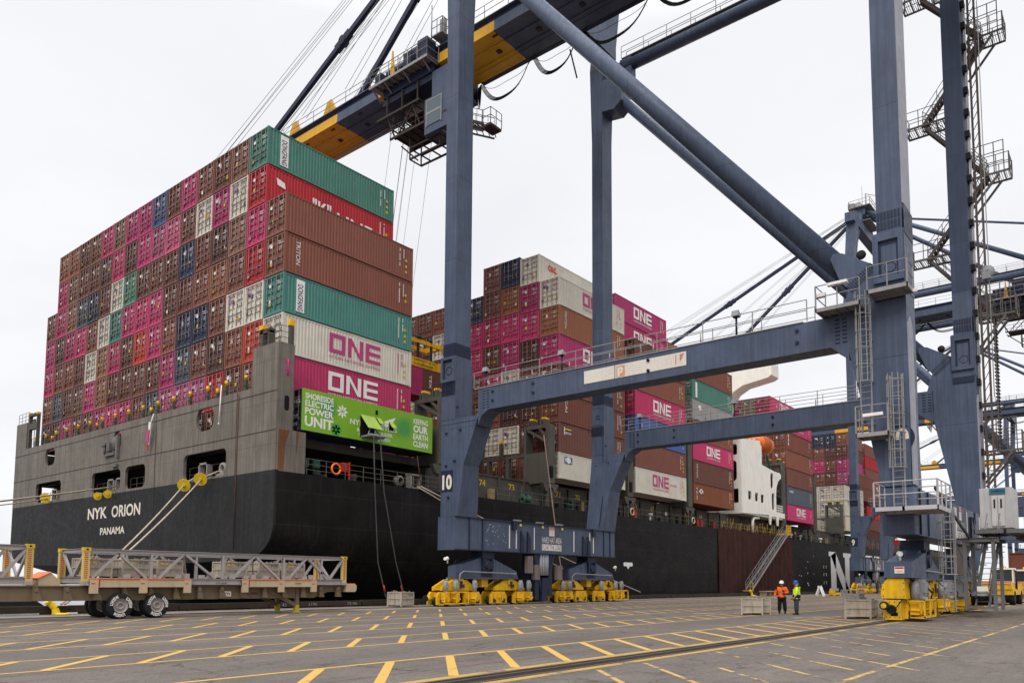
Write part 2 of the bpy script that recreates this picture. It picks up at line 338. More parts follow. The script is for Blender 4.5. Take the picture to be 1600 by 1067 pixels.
def line_paint(name, col, worn):
    """road paint that is worn through to the asphalt by a noise mask"""
    M = bpy.data.materials.new(name); M.use_nodes = True; t = M.node_tree; n = t.nodes; l = t.links; b = n['Principled BSDF']
    co = n.new('ShaderNodeTexCoord'); q = n.new('ShaderNodeTexNoise'); q.inputs['Scale'].default_value = 7; q.inputs['Detail'].default_value = 8; q.inputs['Roughness'].default_value = 0.75; l.new(co.outputs['Object'], q.inputs['Vector'])
    q2 = n.new('ShaderNodeTexNoise'); q2.inputs['Scale'].default_value = 0.5; q2.inputs['Detail'].default_value = 3; l.new(co.outputs['Object'], q2.inputs['Vector'])
    ad = n.new('ShaderNodeMath'); ad.operation = 'ADD'; l.new(q.outputs['Fac'], ad.inputs[0]); l.new(q2.outputs['Fac'], ad.inputs[1])
    r = n.new('ShaderNodeMapRange'); r.inputs['From Min'].default_value = 1.30-worn*0.55; r.inputs['From Max'].default_value = 1.40-worn*0.55; l.new(ad.outputs[0], r.inputs[0])
    mx_ = n.new('ShaderNodeMix'); mx_.data_type = 'RGBA'; l.new(r.outputs[0], mx_.inputs[0]); mx_.inputs[6].default_value = (*col, 1); mx_.inputs[7].default_value = (0.088, 0.077, 0.071, 1)
    g = n.new('ShaderNodeTexNoise'); g.inputs['Scale'].default_value = 40; l.new(co.outputs['Object'], g.inputs['Vector'])
    g2 = n.new('ShaderNodeMapRange'); g2.inputs['To Min'].default_value = 0.7; g2.inputs['To Max'].default_value = 1.3; l.new(g.outputs['Fac'], g2.inputs[0])
    s2 = n.new('ShaderNodeVectorMath'); s2.operation = 'SCALE'; l.new(mx_.outputs[2], s2.inputs[0]); l.new(g2.outputs[0], s2.inputs['Scale'])
    l.new(s2.outputs[0], b.inputs['Base Color']); b.inputs['Roughness'].default_value = 0.8; return M
YLINE = line_paint('yellow_line_paint', (0.47, 0.285, 0.055), 0.18)
YWORN = line_paint('worn_yellow_line_paint', (0.34, 0.215, 0.05), 0.45)
YWORN2 = line_paint('worn_lane_paint', (0.42, 0.27, 0.07), 0.60)
YFAINT = line_paint('faint_yellow_line_paint', (0.40, 0.26, 0.08), 0.55)
WLINE = line_paint('white_line_paint', (0.34, 0.32, 0.31), 0.4)
RLINE = line_paint('faded_red_line_paint', (0.13, 0.048, 0.04), 0.62)
CONC = mat('quay_concrete', (0.21, 0.178, 0.145), rough=0.85, var=0.12, mottle=0.18, grime=0.3)

QY = 40.45      # quay edge
g = MB(); g.box(-600, 2500, -600, QY-0.9, -6, 0.0); tag(g.build('asphalt_yard', ASPH), kind='structure')
g = MB(); g.box(-600, 2500, QY-0.9, QY, -6, 0.02)
g.quad((-600, 34.6, 0.004), (2500, 34.6, 0.004), (2500, QY-0.9, 0.004), (-600, QY-0.9, 0.004)); tag(g.build('quay_apron', CONC), kind='structure')
M = mat('harbour_water', (0.05, 0.06, 0.06), rough=0.16, var=0.0)
t = M.node_tree; b = t.nodes['Principled BSDF']; bp = t.nodes.new('ShaderNodeBump'); bp.inputs['Strength'].default_value = 0.25; bp.inputs['Distance'].default_value = 0.2
q = t.nodes.new('ShaderNodeTexNoise'); q.inputs['Scale'].default_value = 0.8; q.inputs['Detail'].default_value = 4
cc = t.nodes.new('ShaderNodeTexCoord'); t.links.new(cc.outputs['Object'], q.inputs['Vector']); t.links.new(q.outputs['Fac'], bp.inputs['Height']); t.links.new(bp.outputs[0], b.inputs['Normal'])
g = MB(); g.quad((-4000, QY-1, -3.5), (9000, QY-1, -3.5), (9000, 9000, -3.5), (-4000, 9000, -3.5)); tag(g.build('harbour_water', M), kind='structure')

def strip(mb, x0, y0, x1, y1, w, z=0.004):
    d = Vector((x1-x0, y1-y0, 0)).normalized(); nn = Vector((-d.y, d.x, 0))*w/2; a = Vector((x0, y0, z)); c = Vector((x1, y1, z))
    mb.quad(a-nn, c-nn, c+nn, a+nn)
# lane lines along the quay
ln = MB()
for y, wd in ((12.42, .13), (15.9, .12), (18.02, .11), (20.9, .12), (23.3, .11), (26.2, .12), (28.45, .11), (30.9, .12), (33.2, .11)):
    strip(ln, -30, y, 330, y-0.0, wd)
h = MB()
def hatch(mb, k0, k1, ylo, yhi, w, phase=0.55):
    for k in range(k0, k1):
        c0 = phase+1.79*k; strip(mb, ylo+c0, ylo, yhi+c0, yhi, w, 0.0045)
hatch(h, -2, 40, 9.75, 12.36, .19); hatch(h, -12, 60, 15.96, 17.96, .17); hatch(h, -16, 70, 20.96, 23.24, .16)
hatch(h, -18, 80, 26.26, 28.4, .15); hatch(h, -20, 80, 30.96, 33.15, .14)
tag(ln.build('yellow_lane_markings', YLINE), kind='structure'); tag(h.build('yellow_hatch_markings', YLINE), kind='structure')
h = MB(); strip(h, -20, 9.60, 330, 9.60, .30, 0.0043); strip(h, -20, 8.60, 330, 8.60, .24, 0.0043); tag(h.build('yellow_rail_border', YWORN), kind='structure')
h = MB()
for k in range(-4, 60):
    c0 = 0.55+1.79*k+11.3; rr = random.Random(k)
    y = 8.3
    while y > 4.6:
        ln_ = rr.uniform(0.4, 1.6)
        if rr.random() < 0.90: strip(h, y+c0-8.35+8.2, y, y-ln_+c0-8.35+8.2, y-ln_, .11, 0.004)
        y -= ln_+rr.uniform(.05, .3)
tag(h.build('worn_hatch_markings', YFAINT), kind='structure')
h = MB(); strip(h, 8, 4.16, 300, 4.05, .12, 0.0041); tag(h.build('worn_lane_marking', YWORN2), kind='structure')
h = MB(); strip(h, 6, 10.75, 90, 10.6, .10, 0.0035); strip(h, 20, 6.4, 60, 6.2, .12, 0.0035); tag(h.build('faded_red_markings', RLINE), kind='structure')
h = MB()
for x, y, a in ((30, 27.6, .1), (36.5, 25.5, .1), (39.5, 19.3, .15), (38.5, 13.5, .25), (50, 22, .1)): strip(h, x, y, x+2.6, y-a*3, .3, 0.0037)
tag(h.build('white_lane_dashes', WLINE), kind='structure')
# crane rail set in a slot
def crane_rail(y):
    s_ = MB(); s_.cur = 0; s_.quad((-20, y-.36, .0055), (400, y-.36, .0055), (400, y+.36, .0055), (-20, y+.36, .0055))
    s_.cur = 1; s_.box(-20, 400, y-.04, y+.04, .006, .030)
    for dy in (-.36, .27): s_.box(-20, 400, y+dy, y+dy+.09, .006, .016)
    return s_
SLOT = mat('rail_slot_black', (0.018, 0.016, 0.015), rough=0.9)
RAILS = mat('crane_rail_steel', (0.11, 0.085, 0.07), rough=0.45, metal=0.5, rust=0.3)
for y in (9.08, 37.2): tag(crane_rail(y).build('crane_rail', [SLOT, RAILS]), kind='structure')
# bull rail along the quay edge
g = MB(); rr = random.Random(3); x = -60
while x < 330:
    l_ = rr.choice((5.5, 6, 7)); g.box(x, x+l_-.12, QY-.42, QY-.02, .10, .42+rr.uniform(-.02, .03)); g.box(x+.5, x+.9, QY-.40, QY-.04, .02, .10); g.box(x+l_-1.2, x+l_-.8, QY-.40, QY-.04, .02, .10); x += l_
br = g.build('quay_edge_timber', mat('creosoted_timber', (0.035, 0.026, 0.02), rough=0.85, grime=0.3, mottle=0.3)); tag(br, 'dark timber kerb running along the edge of the quay under the ship', 'kerb')
lt = MB()
for x, s_ in ((27.3, '43'), (29.2, '2196'), (32.2, '72-96')): letter(lt, s_, (x, QY-.425, .15), XP, ZP, .16*len(s_), .17, .0)
lt.build('stencilled_numbers', mat('faded_stencil', (.25,.23,.21), rough=.8, mottle=.3), br)
# ================================================================== THE SHIP
ship = empty('container_ship', (180, 65.9, -3.5), 'huge black and grey container ship moored along the quay with stern towards the camera', 'ship')
YS, YPT = 42.9, 88.9      # starboard and port sides
def rrect(u0, v0, u1, v1, r, k=5):
    pts = []
    for cx_, cy_, a0 in ((u1-r, v1-r, 0), (u0+r, v1-r, 90), (u0+r, v0+r, 180), (u1-r, v0+r, 270)):
        for i in range(k+1):
            a = math.radians(a0+90*i/k); pts.append((cx_+r*math.cos(a), cy_+r*math.sin(a)))
    return pts
def plate(name, mats, parent, outline, holes, axis, pos, th):
    cu = bpy.data.curves.new('c', 'CURVE'); cu.dimensions = '2D'; cu.fill_mode = 'BOTH'; cu.extrude = th/2
    for pl in [outline]+list(holes):
        sp = cu.splines.new('POLY'); sp.points.add(len(pl)-1); sp.use_cyclic_u = True
        for p, (u, v) in zip(sp.points, pl): p.co = (u, v, 0, 1)
    ob = bpy.data.objects.new('c', cu); me = bpy.data.meshes.new_from_object(ob)
    vs = [v.co[:] for v in me.vertices]; fs = [tuple(p.vertices) for p in me.polygons]
    bpy.data.objects.remove(ob); bpy.data.curves.remove(cu); bpy.data.meshes.remove(me)
    g = MB(); g.add([{'x': (pos+w_, u, v), 'y': (u, pos+w_, v), 'z': (u, v, pos+w_)}[axis] for u, v, w_ in vs], fs)
    me_ = g.build(name, mats, parent)
    bm = bmesh.new(); bm.from_mesh(me_.data); bmesh.ops.remove_doubles(bm, verts=bm.verts, dist=1e-4); bmesh.ops.recalc_face_normals(bm, faces=bm.faces); bm.to_mesh(me_.data); bm.free()
    return me_

# black hull: lofted sections, counter stern rising aft
SEC = [(28.6, [(0,8.74),(0,5.4),(.12,4.75),(.42,4.2),(.9,3.75),(1.5,3.4),(2.4,3.18),(6,2.95),(23,2.75)]), (34, [(0,8.74),(0,5.0),(.15,4.0),(.5,3.2),(1.1,2.5),(2.1,1.9),(3.6,1.45),(8,.9),(23,.6)]),
       (42, [(0,8.74),(0,4.6),(.2,3.2),(.6,2.0),(1.2,.9),(2.4,-.4),(4.4,-1.6),(10,-3),(23,-3.6)]), (55, [(0,8.74),(0,4),(.15,2.4),(.4,1.0),(.9,-.5),(1.8,-2.2),(3.4,-3.9),(9,-6),(23,-6.5)]),
       (75, [(0,8.74),(0,3),(0,1),(.05,0),(.2,-1.5),(.6,-3),(1.4,-4.8),(4,-7),(23,-7.5)]), (100, [(0,8.74),(0,3),(0,1),(0,0),(0,-1.5),(0,-3),(0,-5),(2,-8),(23,-8)]),
       (290, [(0,8.74),(0,3),(0,1),(0,0),(0,-1.5),(0,-3),(0,-5),(2,-8),(23,-8)]), (320, [(6,9.5),(8,4),(8.5,2),(9,0),(9.5,-1),(10,-3),(11,-5),(12,-8),(23,-8)]), (345, [(20,12),(21,8),(21.5,4),(22,0),(22.2,-1),(22.5,-3),(22.5,-5),(22.8,-8),(23,-8)])]
g = MB(); nS = len(SEC[0][1])
for sgn in (1, -1):
    vs = [(x, (YS+o) if sgn > 0 else (YPT-o), z) for x, pr_ in SEC for o, z in pr_]
    fs = []
    for i in range(len(SEC)-1):
        for j in range(nS-1):
            q = (i*nS+j, i*nS+j+1, (i+1)*nS+j+1, (i+1)*nS+j); fs.append(q if sgn > 0 else q[::-1])
    g.add(vs, fs, True)
p = SEC[0][1]; ring = [(28.6, YS+o, z) for o, z in p]+[(28.6, YPT-o, z) for o, z in reversed(p)]
g.add(ring, [tuple(range(len(ring)))])
hull = g.build('hull', HULLB, ship, fix=False)
g = MB(); g.box(28.9, 320, YS+.15, YPT-.15, 8.5, 8.72); g.build('main_deck', DECKM, ship)
g = MB(); g.box(29.0, 44, YS+2.6, YPT-.6, 11.42, 11.55); g.box(44, 320, YS+3.2, YPT-3, 10.9, 11.15)
for x in range(30, 44, 2): g.box(x, x+.12, YS+2.6, YPT-.6, 11.0, 11.42)
g.box(29.7, 44.5, YS+2.35, YS+2.75, 11.0, 11.58)
g.build('hatch_deck', SHIPG, ship)
g = MB(); g.box(43.9, 44.1, YS+2.5, YPT-.4, 8.72, 11.42); g.box(29, 29.3, YS+.3, YS+.5, 8.7, 11.5); g.build('mooring_deck_bulkhead', SHIPG, ship)

# grey stern plating with mooring openings
holes = [rrect(78.75, 12.4, 81.05, 14.0, .55), rrect(65.1, 12.35, 66.4, 14.0, .5), rrect(50.6, 12.35, 53.0, 14.05, .7),
         rrect(76.95, 8.98, 82.95, 10.82, .45), rrect(64.9, 9.0, 70.35, 10.80, .45), rrect(60.6, 8.98, 64.05, 10.82, .5), rrect(48.8, 8.95, 54.6, 10.82, .45)]
outl = [(YS, 8.80), (YS, 17.22), (45.9, 17.22), (45.9, 14.52), (86.15, 14.62), (86.15, 17.3), (YPT, 17.35), (YPT, 8.78), (70, 8.79)]
stern = plate('stern_plating', HULLG, ship, outl, holes, 'x', 28.55, .22)
g = MB()
for z in (14.0, 11.42): g.box(28.415, 28.44, YS, YPT, z-.02, z+.02)
g.box(28.415, 28.44, 47.6, 47.64, 8.8, 14.5); g.box(28.415, 28.44, 59.0, 59.03, 3.9, 14.5)
g.build('weld_seams', mat('rusty_seam', (0.06, 0.04, 0.03), rough=0.8, rust=.6), stern)
g = MB(); g.cur = 0; g.box(28.66, 29.66, YS, YS+.15, 11.5, 17.22); g.box(28.66, 30.72, YS, YS+.15, 8.74, 11.5); g.box(29.5, 29.66, YS+.15, YS+2.9, 11.6, 17.2)
sp = g.build('side_plating', HULLG, ship)
g = MB(); g.prism(rrect(28.98, 12.75, 29.34, 13.75, .17), 'y', YS-.012, YS-.004); g.build('mooring_pipe_opening', mat('black_opening', (0.006, 0.006, 0.006), rough=1, var=0), sp)
g = MB()
for s_ in ((28.95, 15.15, 29.38, 15.35), (28.95, 15.95, 29.38, 16.1), (28.92, 15.3, 29.0, 16.0), (29.32, 15.3, 29.42, 16.0)): g.box(s_[0], s_[2], YS-.012, YS-.004, s_[1], s_[3])
g.tube((29.16, YS-.03, 15.1), (29.16, YS-.03, 16.15), .04); g.build('pink_painted_fairlead', LETM, sp)
g = MB(); g.prism([(28.62, 11.45), (29.45, 11.45), (29.15, 10.6), (29.05, 8.8), (28.62, 8.8)], 'y', YS-.006, YS-.002)
g.prism([(29.95, 11.48), (30.2, 11.48), (30.1, 10.6), (30.0, 9.9)], 'y', YS-.006, YS-.002)
g.build('rust_run', mat('rust_runs', (0.155, 0.066, 0.03), rough=0.85, var=.2, streak=.3, mottle=.2), sp)
g = MB(); g.box(29.0, 31.0, YPT-.2, YPT, 8.74, 14.6); g.box(41, 44.5, YPT-.2, YPT, 8.74, 14.6); g.box(31, 41, YPT-.2, YPT, 11.2, 14.6); g.build('port_side_plating', HULLG, ship)
# corner towers on the stern
g = MB(); zt = 17.22
rail(g, [(28.65, 43.0, zt), (28.65, 45.8, zt)], 1.15, .02, 3, .75); rail(g, [(28.65, 43.0, zt), (29.5, 43.0, zt)], 1.15, .02, 3, .8)
g.box(28.9, 29.3, 45.5, 45.85, zt, zt+1.4); g.box(28.9, 29.3, 44.7, 44.95, zt, zt+1.25); g.box(28.9, 29.3, 44.7, 45.85, zt+1.1, zt+1.4)
g.box(29.35, 29.65, 43.0, 43.25, zt, zt+1.3)
g.cur = 1; g.box(28.85, 29.35, 45.4, 45.95, zt+1.4, zt+1.7); g.box(29.3, 29.68, 42.98, 43.27, zt+1.3, zt+1.75)
g.build('corner_tower_top', [SHIPG, YEL], ship)
g = MB(); g.box(28.5, 28.8, 85.75, 86.1, 14.6, 18.1); g.box(28.5, 28.8, 83.75, 83.95, 14.6, 17.9); g.box(28.5, 28.8, 83.95, 85.75, 16.5, 17.1); g.box(28.5, 28.8, 83.95, 85.75, 17.85, 18.1); g.box(28.55, 28.7, 84.6, 85.0, 17.1, 17.5)
g.box(28.45, 28.49, 84.2, 84.3, 14.6, 16.5); rail(g, [(28.6, 86.2, 17.3), (28.6, 88.9, 17.3)], 1.1, .02, 3, .9)
g.cur = 1; g.box(28.48, 28.82, 85.7, 86.12, 18.1, 18.25); g.box(28.48, 28.82, 83.72, 84.0, 17.9, 18.1)
g.build('port_corner_tower', [SHIPG, YEL], ship)
# stern rail and yellow capped lashing posts along the top of the stern
g = MB(); g2 = MB(); rr = random.Random(5)
rail(g, [(28.7, 46.2, 14.5), (28.7, 85.4, 14.6)], 1.0, .018, 2, 1.25)
y = 47.3; k = 0
while y < 85:
    g.box(28.75, 28.95, y-.13, y+.13, 14.5, 15.35); g2.tube((28.85, y, 15.35), (28.85, y, 15.75), .13, 8)
    if k % 4 == 2: g.box(29.0, 29.2, y-1.0, y-.8, 14.5, 15.1); g2.tube((29.1, y-.9, 15.1), (29.1, y-.9, 15.5), .13, 8)
    y += 2.5; k += 1
g.build('stern_rail', SHIPG, ship); g2.build('yellow_post_caps', YEL, ship)
# ship's name on the stern (reads from outside: left to right is -Y)
g = MB(); letter(g, 'NYK', (28.425, 70.75, 6.80), YN, ZP, 3.75, .96, .024); letter(g, 'ORION', (28.425, 66.15, 6.78), YN, ZP, 5.05, .98, .024)
letter(g, 'PANAMA', (28.425, 68.15, 5.40), YN, ZP, 4.5, .60, .024); 
nm = g.build('stern_name', LETC, ship)
nm.location.x -= .0
# the stern black plate sits flush under the grey plating
g = MB(); g.box(28.44, 28.6, YS+.02, YPT-.02, 5.2, 8.79); cv = [(.02, 5.2), (.14, 4.75), (.44, 4.2), (.92, 3.75), (1.5, 3.42), (2.4, 3.2), (6, 2.98), (15, 2.85)]
g.prism([(YS+a, b) for a, b in cv]+[(YPT-a, b) for a, b in reversed(cv)], 'x', 28.44, 28.6)
HSTERN = mat('stern_faded_black_paint', (0.021, 0.0205, 0.022), rough=.6, var=.2, streak=.38, rust=.10, spec=.15)
g.build('stern_plate', HSTERN, ship)
# fittings on the stern
g = MB(); g.lathe([(.05,0),(.55,.02),(.6,.1),(.05,.14)], (28.3, 66.1, 13.0), 'x', 14); g.box(28.2, 28.42, 65.2, 65.55, 11.7, 13.6); g.box(28.25, 28.4, 65.9, 67.8, 12.0, 12.25); g.tube((28.25, 67.6, 12.2), (28.25, 67.6, 13.2), .09); g.box(28.1, 28.4, 67.3, 68.2, 12.9, 13.1)
g.box(28.2, 28.4, 65.3, 66.2, 10.95, 11.2); g.box(28.15, 28.4, 66.6, 67.1, 12.4, 13.1); g.build('stern_light_bracket', mat('dull_metal', (0.12,0.11,0.105), rough=.6, rust=.6), ship)
def chock(mb, x, y, z, w_=.9, h_=1.0):
    for a in (-w_/2, w_/2-.14): mb.box(x-.12, x+.3, y+a, y+a+.14, z, z+h_)
    mb.box(x-.12, x+.3, y-w_/2, y+w_/2, z, z+.14); mb.box(x-.12, x+.3, y-w_/2, y+w_/2, z+h_-.14, z+h_)
    mb.tube((x+.1, y-w_/4, z), (x+.1, y-w_/4, z+h_), .12, 8)
for y in (52.2, 49.6, 65.6, 67.1, 78.9):
    g = MB()
    if y == 49.6: g.lathe([(.30,0),(.42,.02),(.44,.2),(.36,.5),(.22,.5),(.22,.05),(.30,0)], (28.6, y, 9.45), 'x', 16); g.box(28.55, 29, y-.7, y+.7, 8.98, 9.12)
    else: chock(g, 28.75, y, 8.95, 1.2, 1.15)
    g.build('mooring_chock', mat('chock_grey', (0.23, 0.21, 0.19), rough=.6, rust=.4, grime=.3), ship)
g = MB()
for a, b_ in ((48.85, 54.5), (60.65, 64.0), (65, 70.3), (77, 82.9)): rail(g, [(28.9, a, 8.9), (28.9, b_, 8.9)], 1.0, .02, 2, 1.3)
g.build('opening_rail', SHIPG, ship)
# big lettering on the ship's side
def slab(mb, pts): mb.add([(x, YS-.012, z) for x, z in pts], [tuple(range(len(pts)))])
NX, NZ, NW, NH = 140.9, .05, 13.2, 7.3
def q(x0, z0, x1, z1): slab(g, [(NX+x0*NW, NZ+z0*NH), (NX+x1*NW, NZ+z0*NH), (NX+x1*NW, NZ+z1*NH), (NX+x0*NW, NZ+z1*NH)])
g = MB()
q(0,0,.40,.11); q(.08,.11,.31,.89); q(0,.89,.32,1); slab(g, [(NX+.09*NW, NZ+.9*NH), (NX+.30*NW, NZ+NH), (NX+.93*NW, NZ+.02), (NX+.66*NW, NZ+.02)]); q(.64,.89,1,1); q(.72,.02,.93,.89)
NX = 155.8; q(.0,.9,.36,1); q(.64,.9,1,1); slab(g, [(NX+.06*NW,NZ+.9*NH),(NX+.28*NW,NZ+.9*NH),(NX+.6*NW,NZ+.45*NH),(NX+.42*NW,NZ+.45*NH)]); slab(g, [(NX+.94*NW,NZ+.9*NH),(NX+.76*NW,NZ+.9*NH),(NX+.48*NW,NZ+.45*NH),(NX+.6*NW,NZ+.45*NH)]); q(.41,.1,.60,.5); q(.32,0,.70,.1)
NX = 170.5; q(0,0,.32,.1); q(.07,.1,.24,.9); q(0,.9,.32,1); q(.6,.9,1,1); q(.68,0,1,.1); slab(g, [(NX+.24*NW,NZ+.42*NH),(NX+.24*NW,NZ+.6*NH),(NX+.75*NW,NZ+.9*NH),(NX+.92*NW,NZ+.9*NH)]); slab(g, [(NX+.36*NW,NZ+.6*NH),(NX+.46*NW,NZ+.68*NH),(NX+.98*NW,NZ+.1*NH),(NX+.74*NW,NZ+.1*NH)])
g.build('side_lettering', LETW, ship, fix=False)
g = MB()
for x, z in ((72.3, 3.6), (118.1, 4.5)):
    g.prism(rrect(x-.95, z-.18, x+.95, z+.22, .18), 'y', YS-.014, YS-.004); g.prism([(x-.35, z-.18), (x+.35, z-.18), (x, z-.5)], 'y', YS-.014, YS-.004)
for z in (1.6, 3.0, 4.3):
    x = 138.7
    for a in (-.8, .6): g.box(x+a, x+a+.12, YS-.014, YS-.004, z, z+.5); g.box(x+a, x+a+.3 if a < 0 else x+a-.2, YS-.014, YS-.004, z+.4, z+.5)
rr = random.Random(9)
for _ in range(22):
    x = rr.uniform(115, 140); z = rr.uniform(.6, 6.5); g.box(x, x+rr.uniform(.08, .4), YS-.012, YS-.004, z, z+rr.uniform(.05, .22))
g.build('tug_marks', LETW, ship)
# coaming wall and numbers above the side deck
g = MB(); g.box(44.1, 318, 45.25, 45.45, 8.7, 11.12); g.box(44.1, 318, 45.15, 45.6, 11.12, 11.22)
x = 46
while x < 318: g.box(x, x+.10, 45.05, 45.25, 8.7, 11.1); x += 3.65
g.build('hatch_coaming', SHIPG, ship)
g = MB()
for x, s_ in ((50.75, '74'), (54.85, '73'), (62.2, '71'), (65.7, '70'), (77.4, '68'), (81.5, '67'), (90.5, '65'), (94.6, '64')): letter(g, s_, (x, 45.14 if 0 else 45.235, 10.15), XP, ZP, .85, .58, .02)
g.build('bay_numbers', LETY, ship)
# deck edge rails
g = MB(); rail(g, [(30.9, YS+.1, 8.72), (43.9, YS+.1, 8.72)], 1.1, .024, 3, 1.7); rail(g, [(49, YS+.1, 8.72), (101, YS+.1, 8.72)], 1.05, .024, 2, 1.6); rail(g, [(120, YS+.1, 8.72), (300, YS+.1, 8.72)], 1.05, .03, 2, 2.4)
g.build('deck_rail', mat('rail_brown_grey', (0.10, 0.085, 0.07), rough=.6, rust=.5), ship)
g = MB()
for x in (29.5+i*.55 for i in range(0)): pass
rr = random.Random(12)
for i in range(26):
    x = 96.5+i*.95; g.tube((x, YS+.1, 8.72), (x, YS+.1, 8.72+rr.choice((.9, 1.1, 1.7))), .032, 6)
    if i % 3 == 0: g.bar((x, YS+.1, 8.9), (x+.9, YS+.1, 10.0), .06, .06)
rail(g, [(96.5, YS+.1, 8.72), (121, YS+.1, 8.72)], 1.05, .03, 2, 3)
g.build('yellow_gangway_rails', mat('worn_yellow', (0.30, 0.18, 0.03), rough=.6, grime=.8, rust=.6), ship)
# side deck clutter: vents, hose boxes, winches
GRN = mat('green_machine_paint', (0.02, 0.075, 0.05), rough=.5, grime=.4)
def clutter(kind, x, y=44.6, z=8.74):
    g = MB()
    if kind == 'hose_box': g.box(x, x+.75, y, y+.4, z+.2, z+1.15); g.box(x+.05, x+.7, y-.02, y, z+.28, z+1.05); return g.build('hose_box', REDP, ship)
    if kind == 'vent': g.tube((x, y, z), (x, y, z+.8), .16); g.lathe([(.0,.35),(.32,.3),(.34,0),(.0,0)], (x, y, z+.75), 'z', 12); return g.build('deck_vent', SIGNW, ship)
    if kind == 'winch':
        g.lathe([(.2,0),(.5,0),(.5,.08),(.22,.1),(.22,.9),(.5,.92),(.5,1.0),(.2,1.0)], (x, y, z+.62), 'x', 14); g.box(x-.1, x+1.1, y-.4, y+.4, z, z+.3); return g.build('mooring_winch', GRN, ship)
    if kind == 'locker': g.box(x, x+.5, y, y+.4, z, z+1.2); g.box(x+.6, x+.7, y+.1, y+.2, z, z+1.2); return g.build('cable_locker', mat('yellow_grey_locker', (.28,.21,.09), rough=.6, grime=.4), ship)
    if kind == 'ring':
        pts = [(x+.36*math.cos(a*math.pi/9), y, z+.75+.36*math.sin(a*math.pi/9)) for a in range(19)]; g.path(pts, .075, 6); return g
    if kind == 'light': g.box(x, x+.45, y, y+.1, z+1.1, z+1.45); return g.build('notice_board', SIGNW, ship)
for k_, xs in (('hose_box', (76.5, 92.5, 93.6, 97.4, 176, 187)), ('vent', (80.2, 127, 131.5, 142)), ('winch', (56, 63, 133)), ('locker', (51.6, 65.9, 69.3, 89.7, 124.5, 137, 146, 161, 170)), ('light', (72.1, 46.9, 84, 129))):
    for x in xs: clutter(k_, x)
g = MB()
for x in range(44, 310, 7): g.box(x+2, x+2.3, 44.9, 45.15, 8.74, 9.9); g.box(x+4.2, x+4.9, 44.8, 45.15, 8.74, 9.5); g.tube((x+5.5, 45.0, 8.74), (x+5.5, 45.0, 10.6), .05)
g.build('deck_pipes', SHIPG, ship)
g = clutter('ring', 33.25, YS-.02, 8.62); lb = g.build('life_ring', ORG, None); tag(lb, 'orange life ring hung on the rail of the dark mooring deck under the green unit', 'life ring', 'life rings on deck')
g = clutter('ring', 73.2, YS-.02, 8.62); lb = g.build('life_ring', mat('pale_ring', (.5,.42,.25), rough=.6), None); tag(lb, 'pale life ring on the deck rail just right of the second crane leg', 'life ring', 'life rings on deck')
g = clutter('ring', 88.0, YS-.02, 8.62); lb = g.build('life_ring', mat('pale_ring'), None); tag(lb, 'pale life ring on the deck rail below the roundel container, left of the superstructure', 'life ring', 'life rings on deck')
# mooring deck fittings seen through the side opening
g = MB(); g.lathe([(.25,0),(.4,.03),(.42,.4),(.22,.42),(.2,.02)], (39.6, YS+.35, 9.25), 'y', 14)
for x in (40.35, 41.35): g.box(x, x+.12, YS+.05, YS+.6, 8.74, 9.85)
g.box(40.3, 41.5, YS+.05, YS+.6, 9.75, 9.87); g.box(40.3, 41.5, YS+.05, YS+.6, 8.72, 8.84); g.tube((40.75, YS+.3, 8.8), (40.75, YS+.3, 9.8), .15)
g.build('side_fairlead', mat('chock_grey'), ship)
for i, x in enumerate((30.9, 31.8)):
    g = MB(); g.box(x, x+.5, YS+.5, YS+.8, 9.35, 9.9); g.tube((x+.1, YS+.6, 8.74), (x+.1, YS+.6, 9.35), .04); g.tube((x+.4, YS+.6, 8.74), (x+.4, YS+.6, 9.35), .04); g.build('control_stand', GRN, ship)
g = MB(); g.box(34.05, 34.5, YS+.25, YS+.6, 9.3, 9.95); g.box(34.45, 34.53, YS+.05, YS+.15, 8.74, 10.0); g.build('fire_hose_cabinet', REDP, ship)
rr = random.Random(4)
for i in range(7):
    g = MB(); x = 35+i*1.3; y_ = rr.uniform(46, 52); g.tube((x, y_, 8.74), (x, y_, 9.3+rr.random()*.6), .25, 10); g.lathe([(0,.3),(.3,.28),(.32,0)], (x, y_, 9.5), 'z', 10); g.build('mooring_bollard', mat('dim_bollard', (.2,.19,.15), rough=.6, grime=.4), ship)
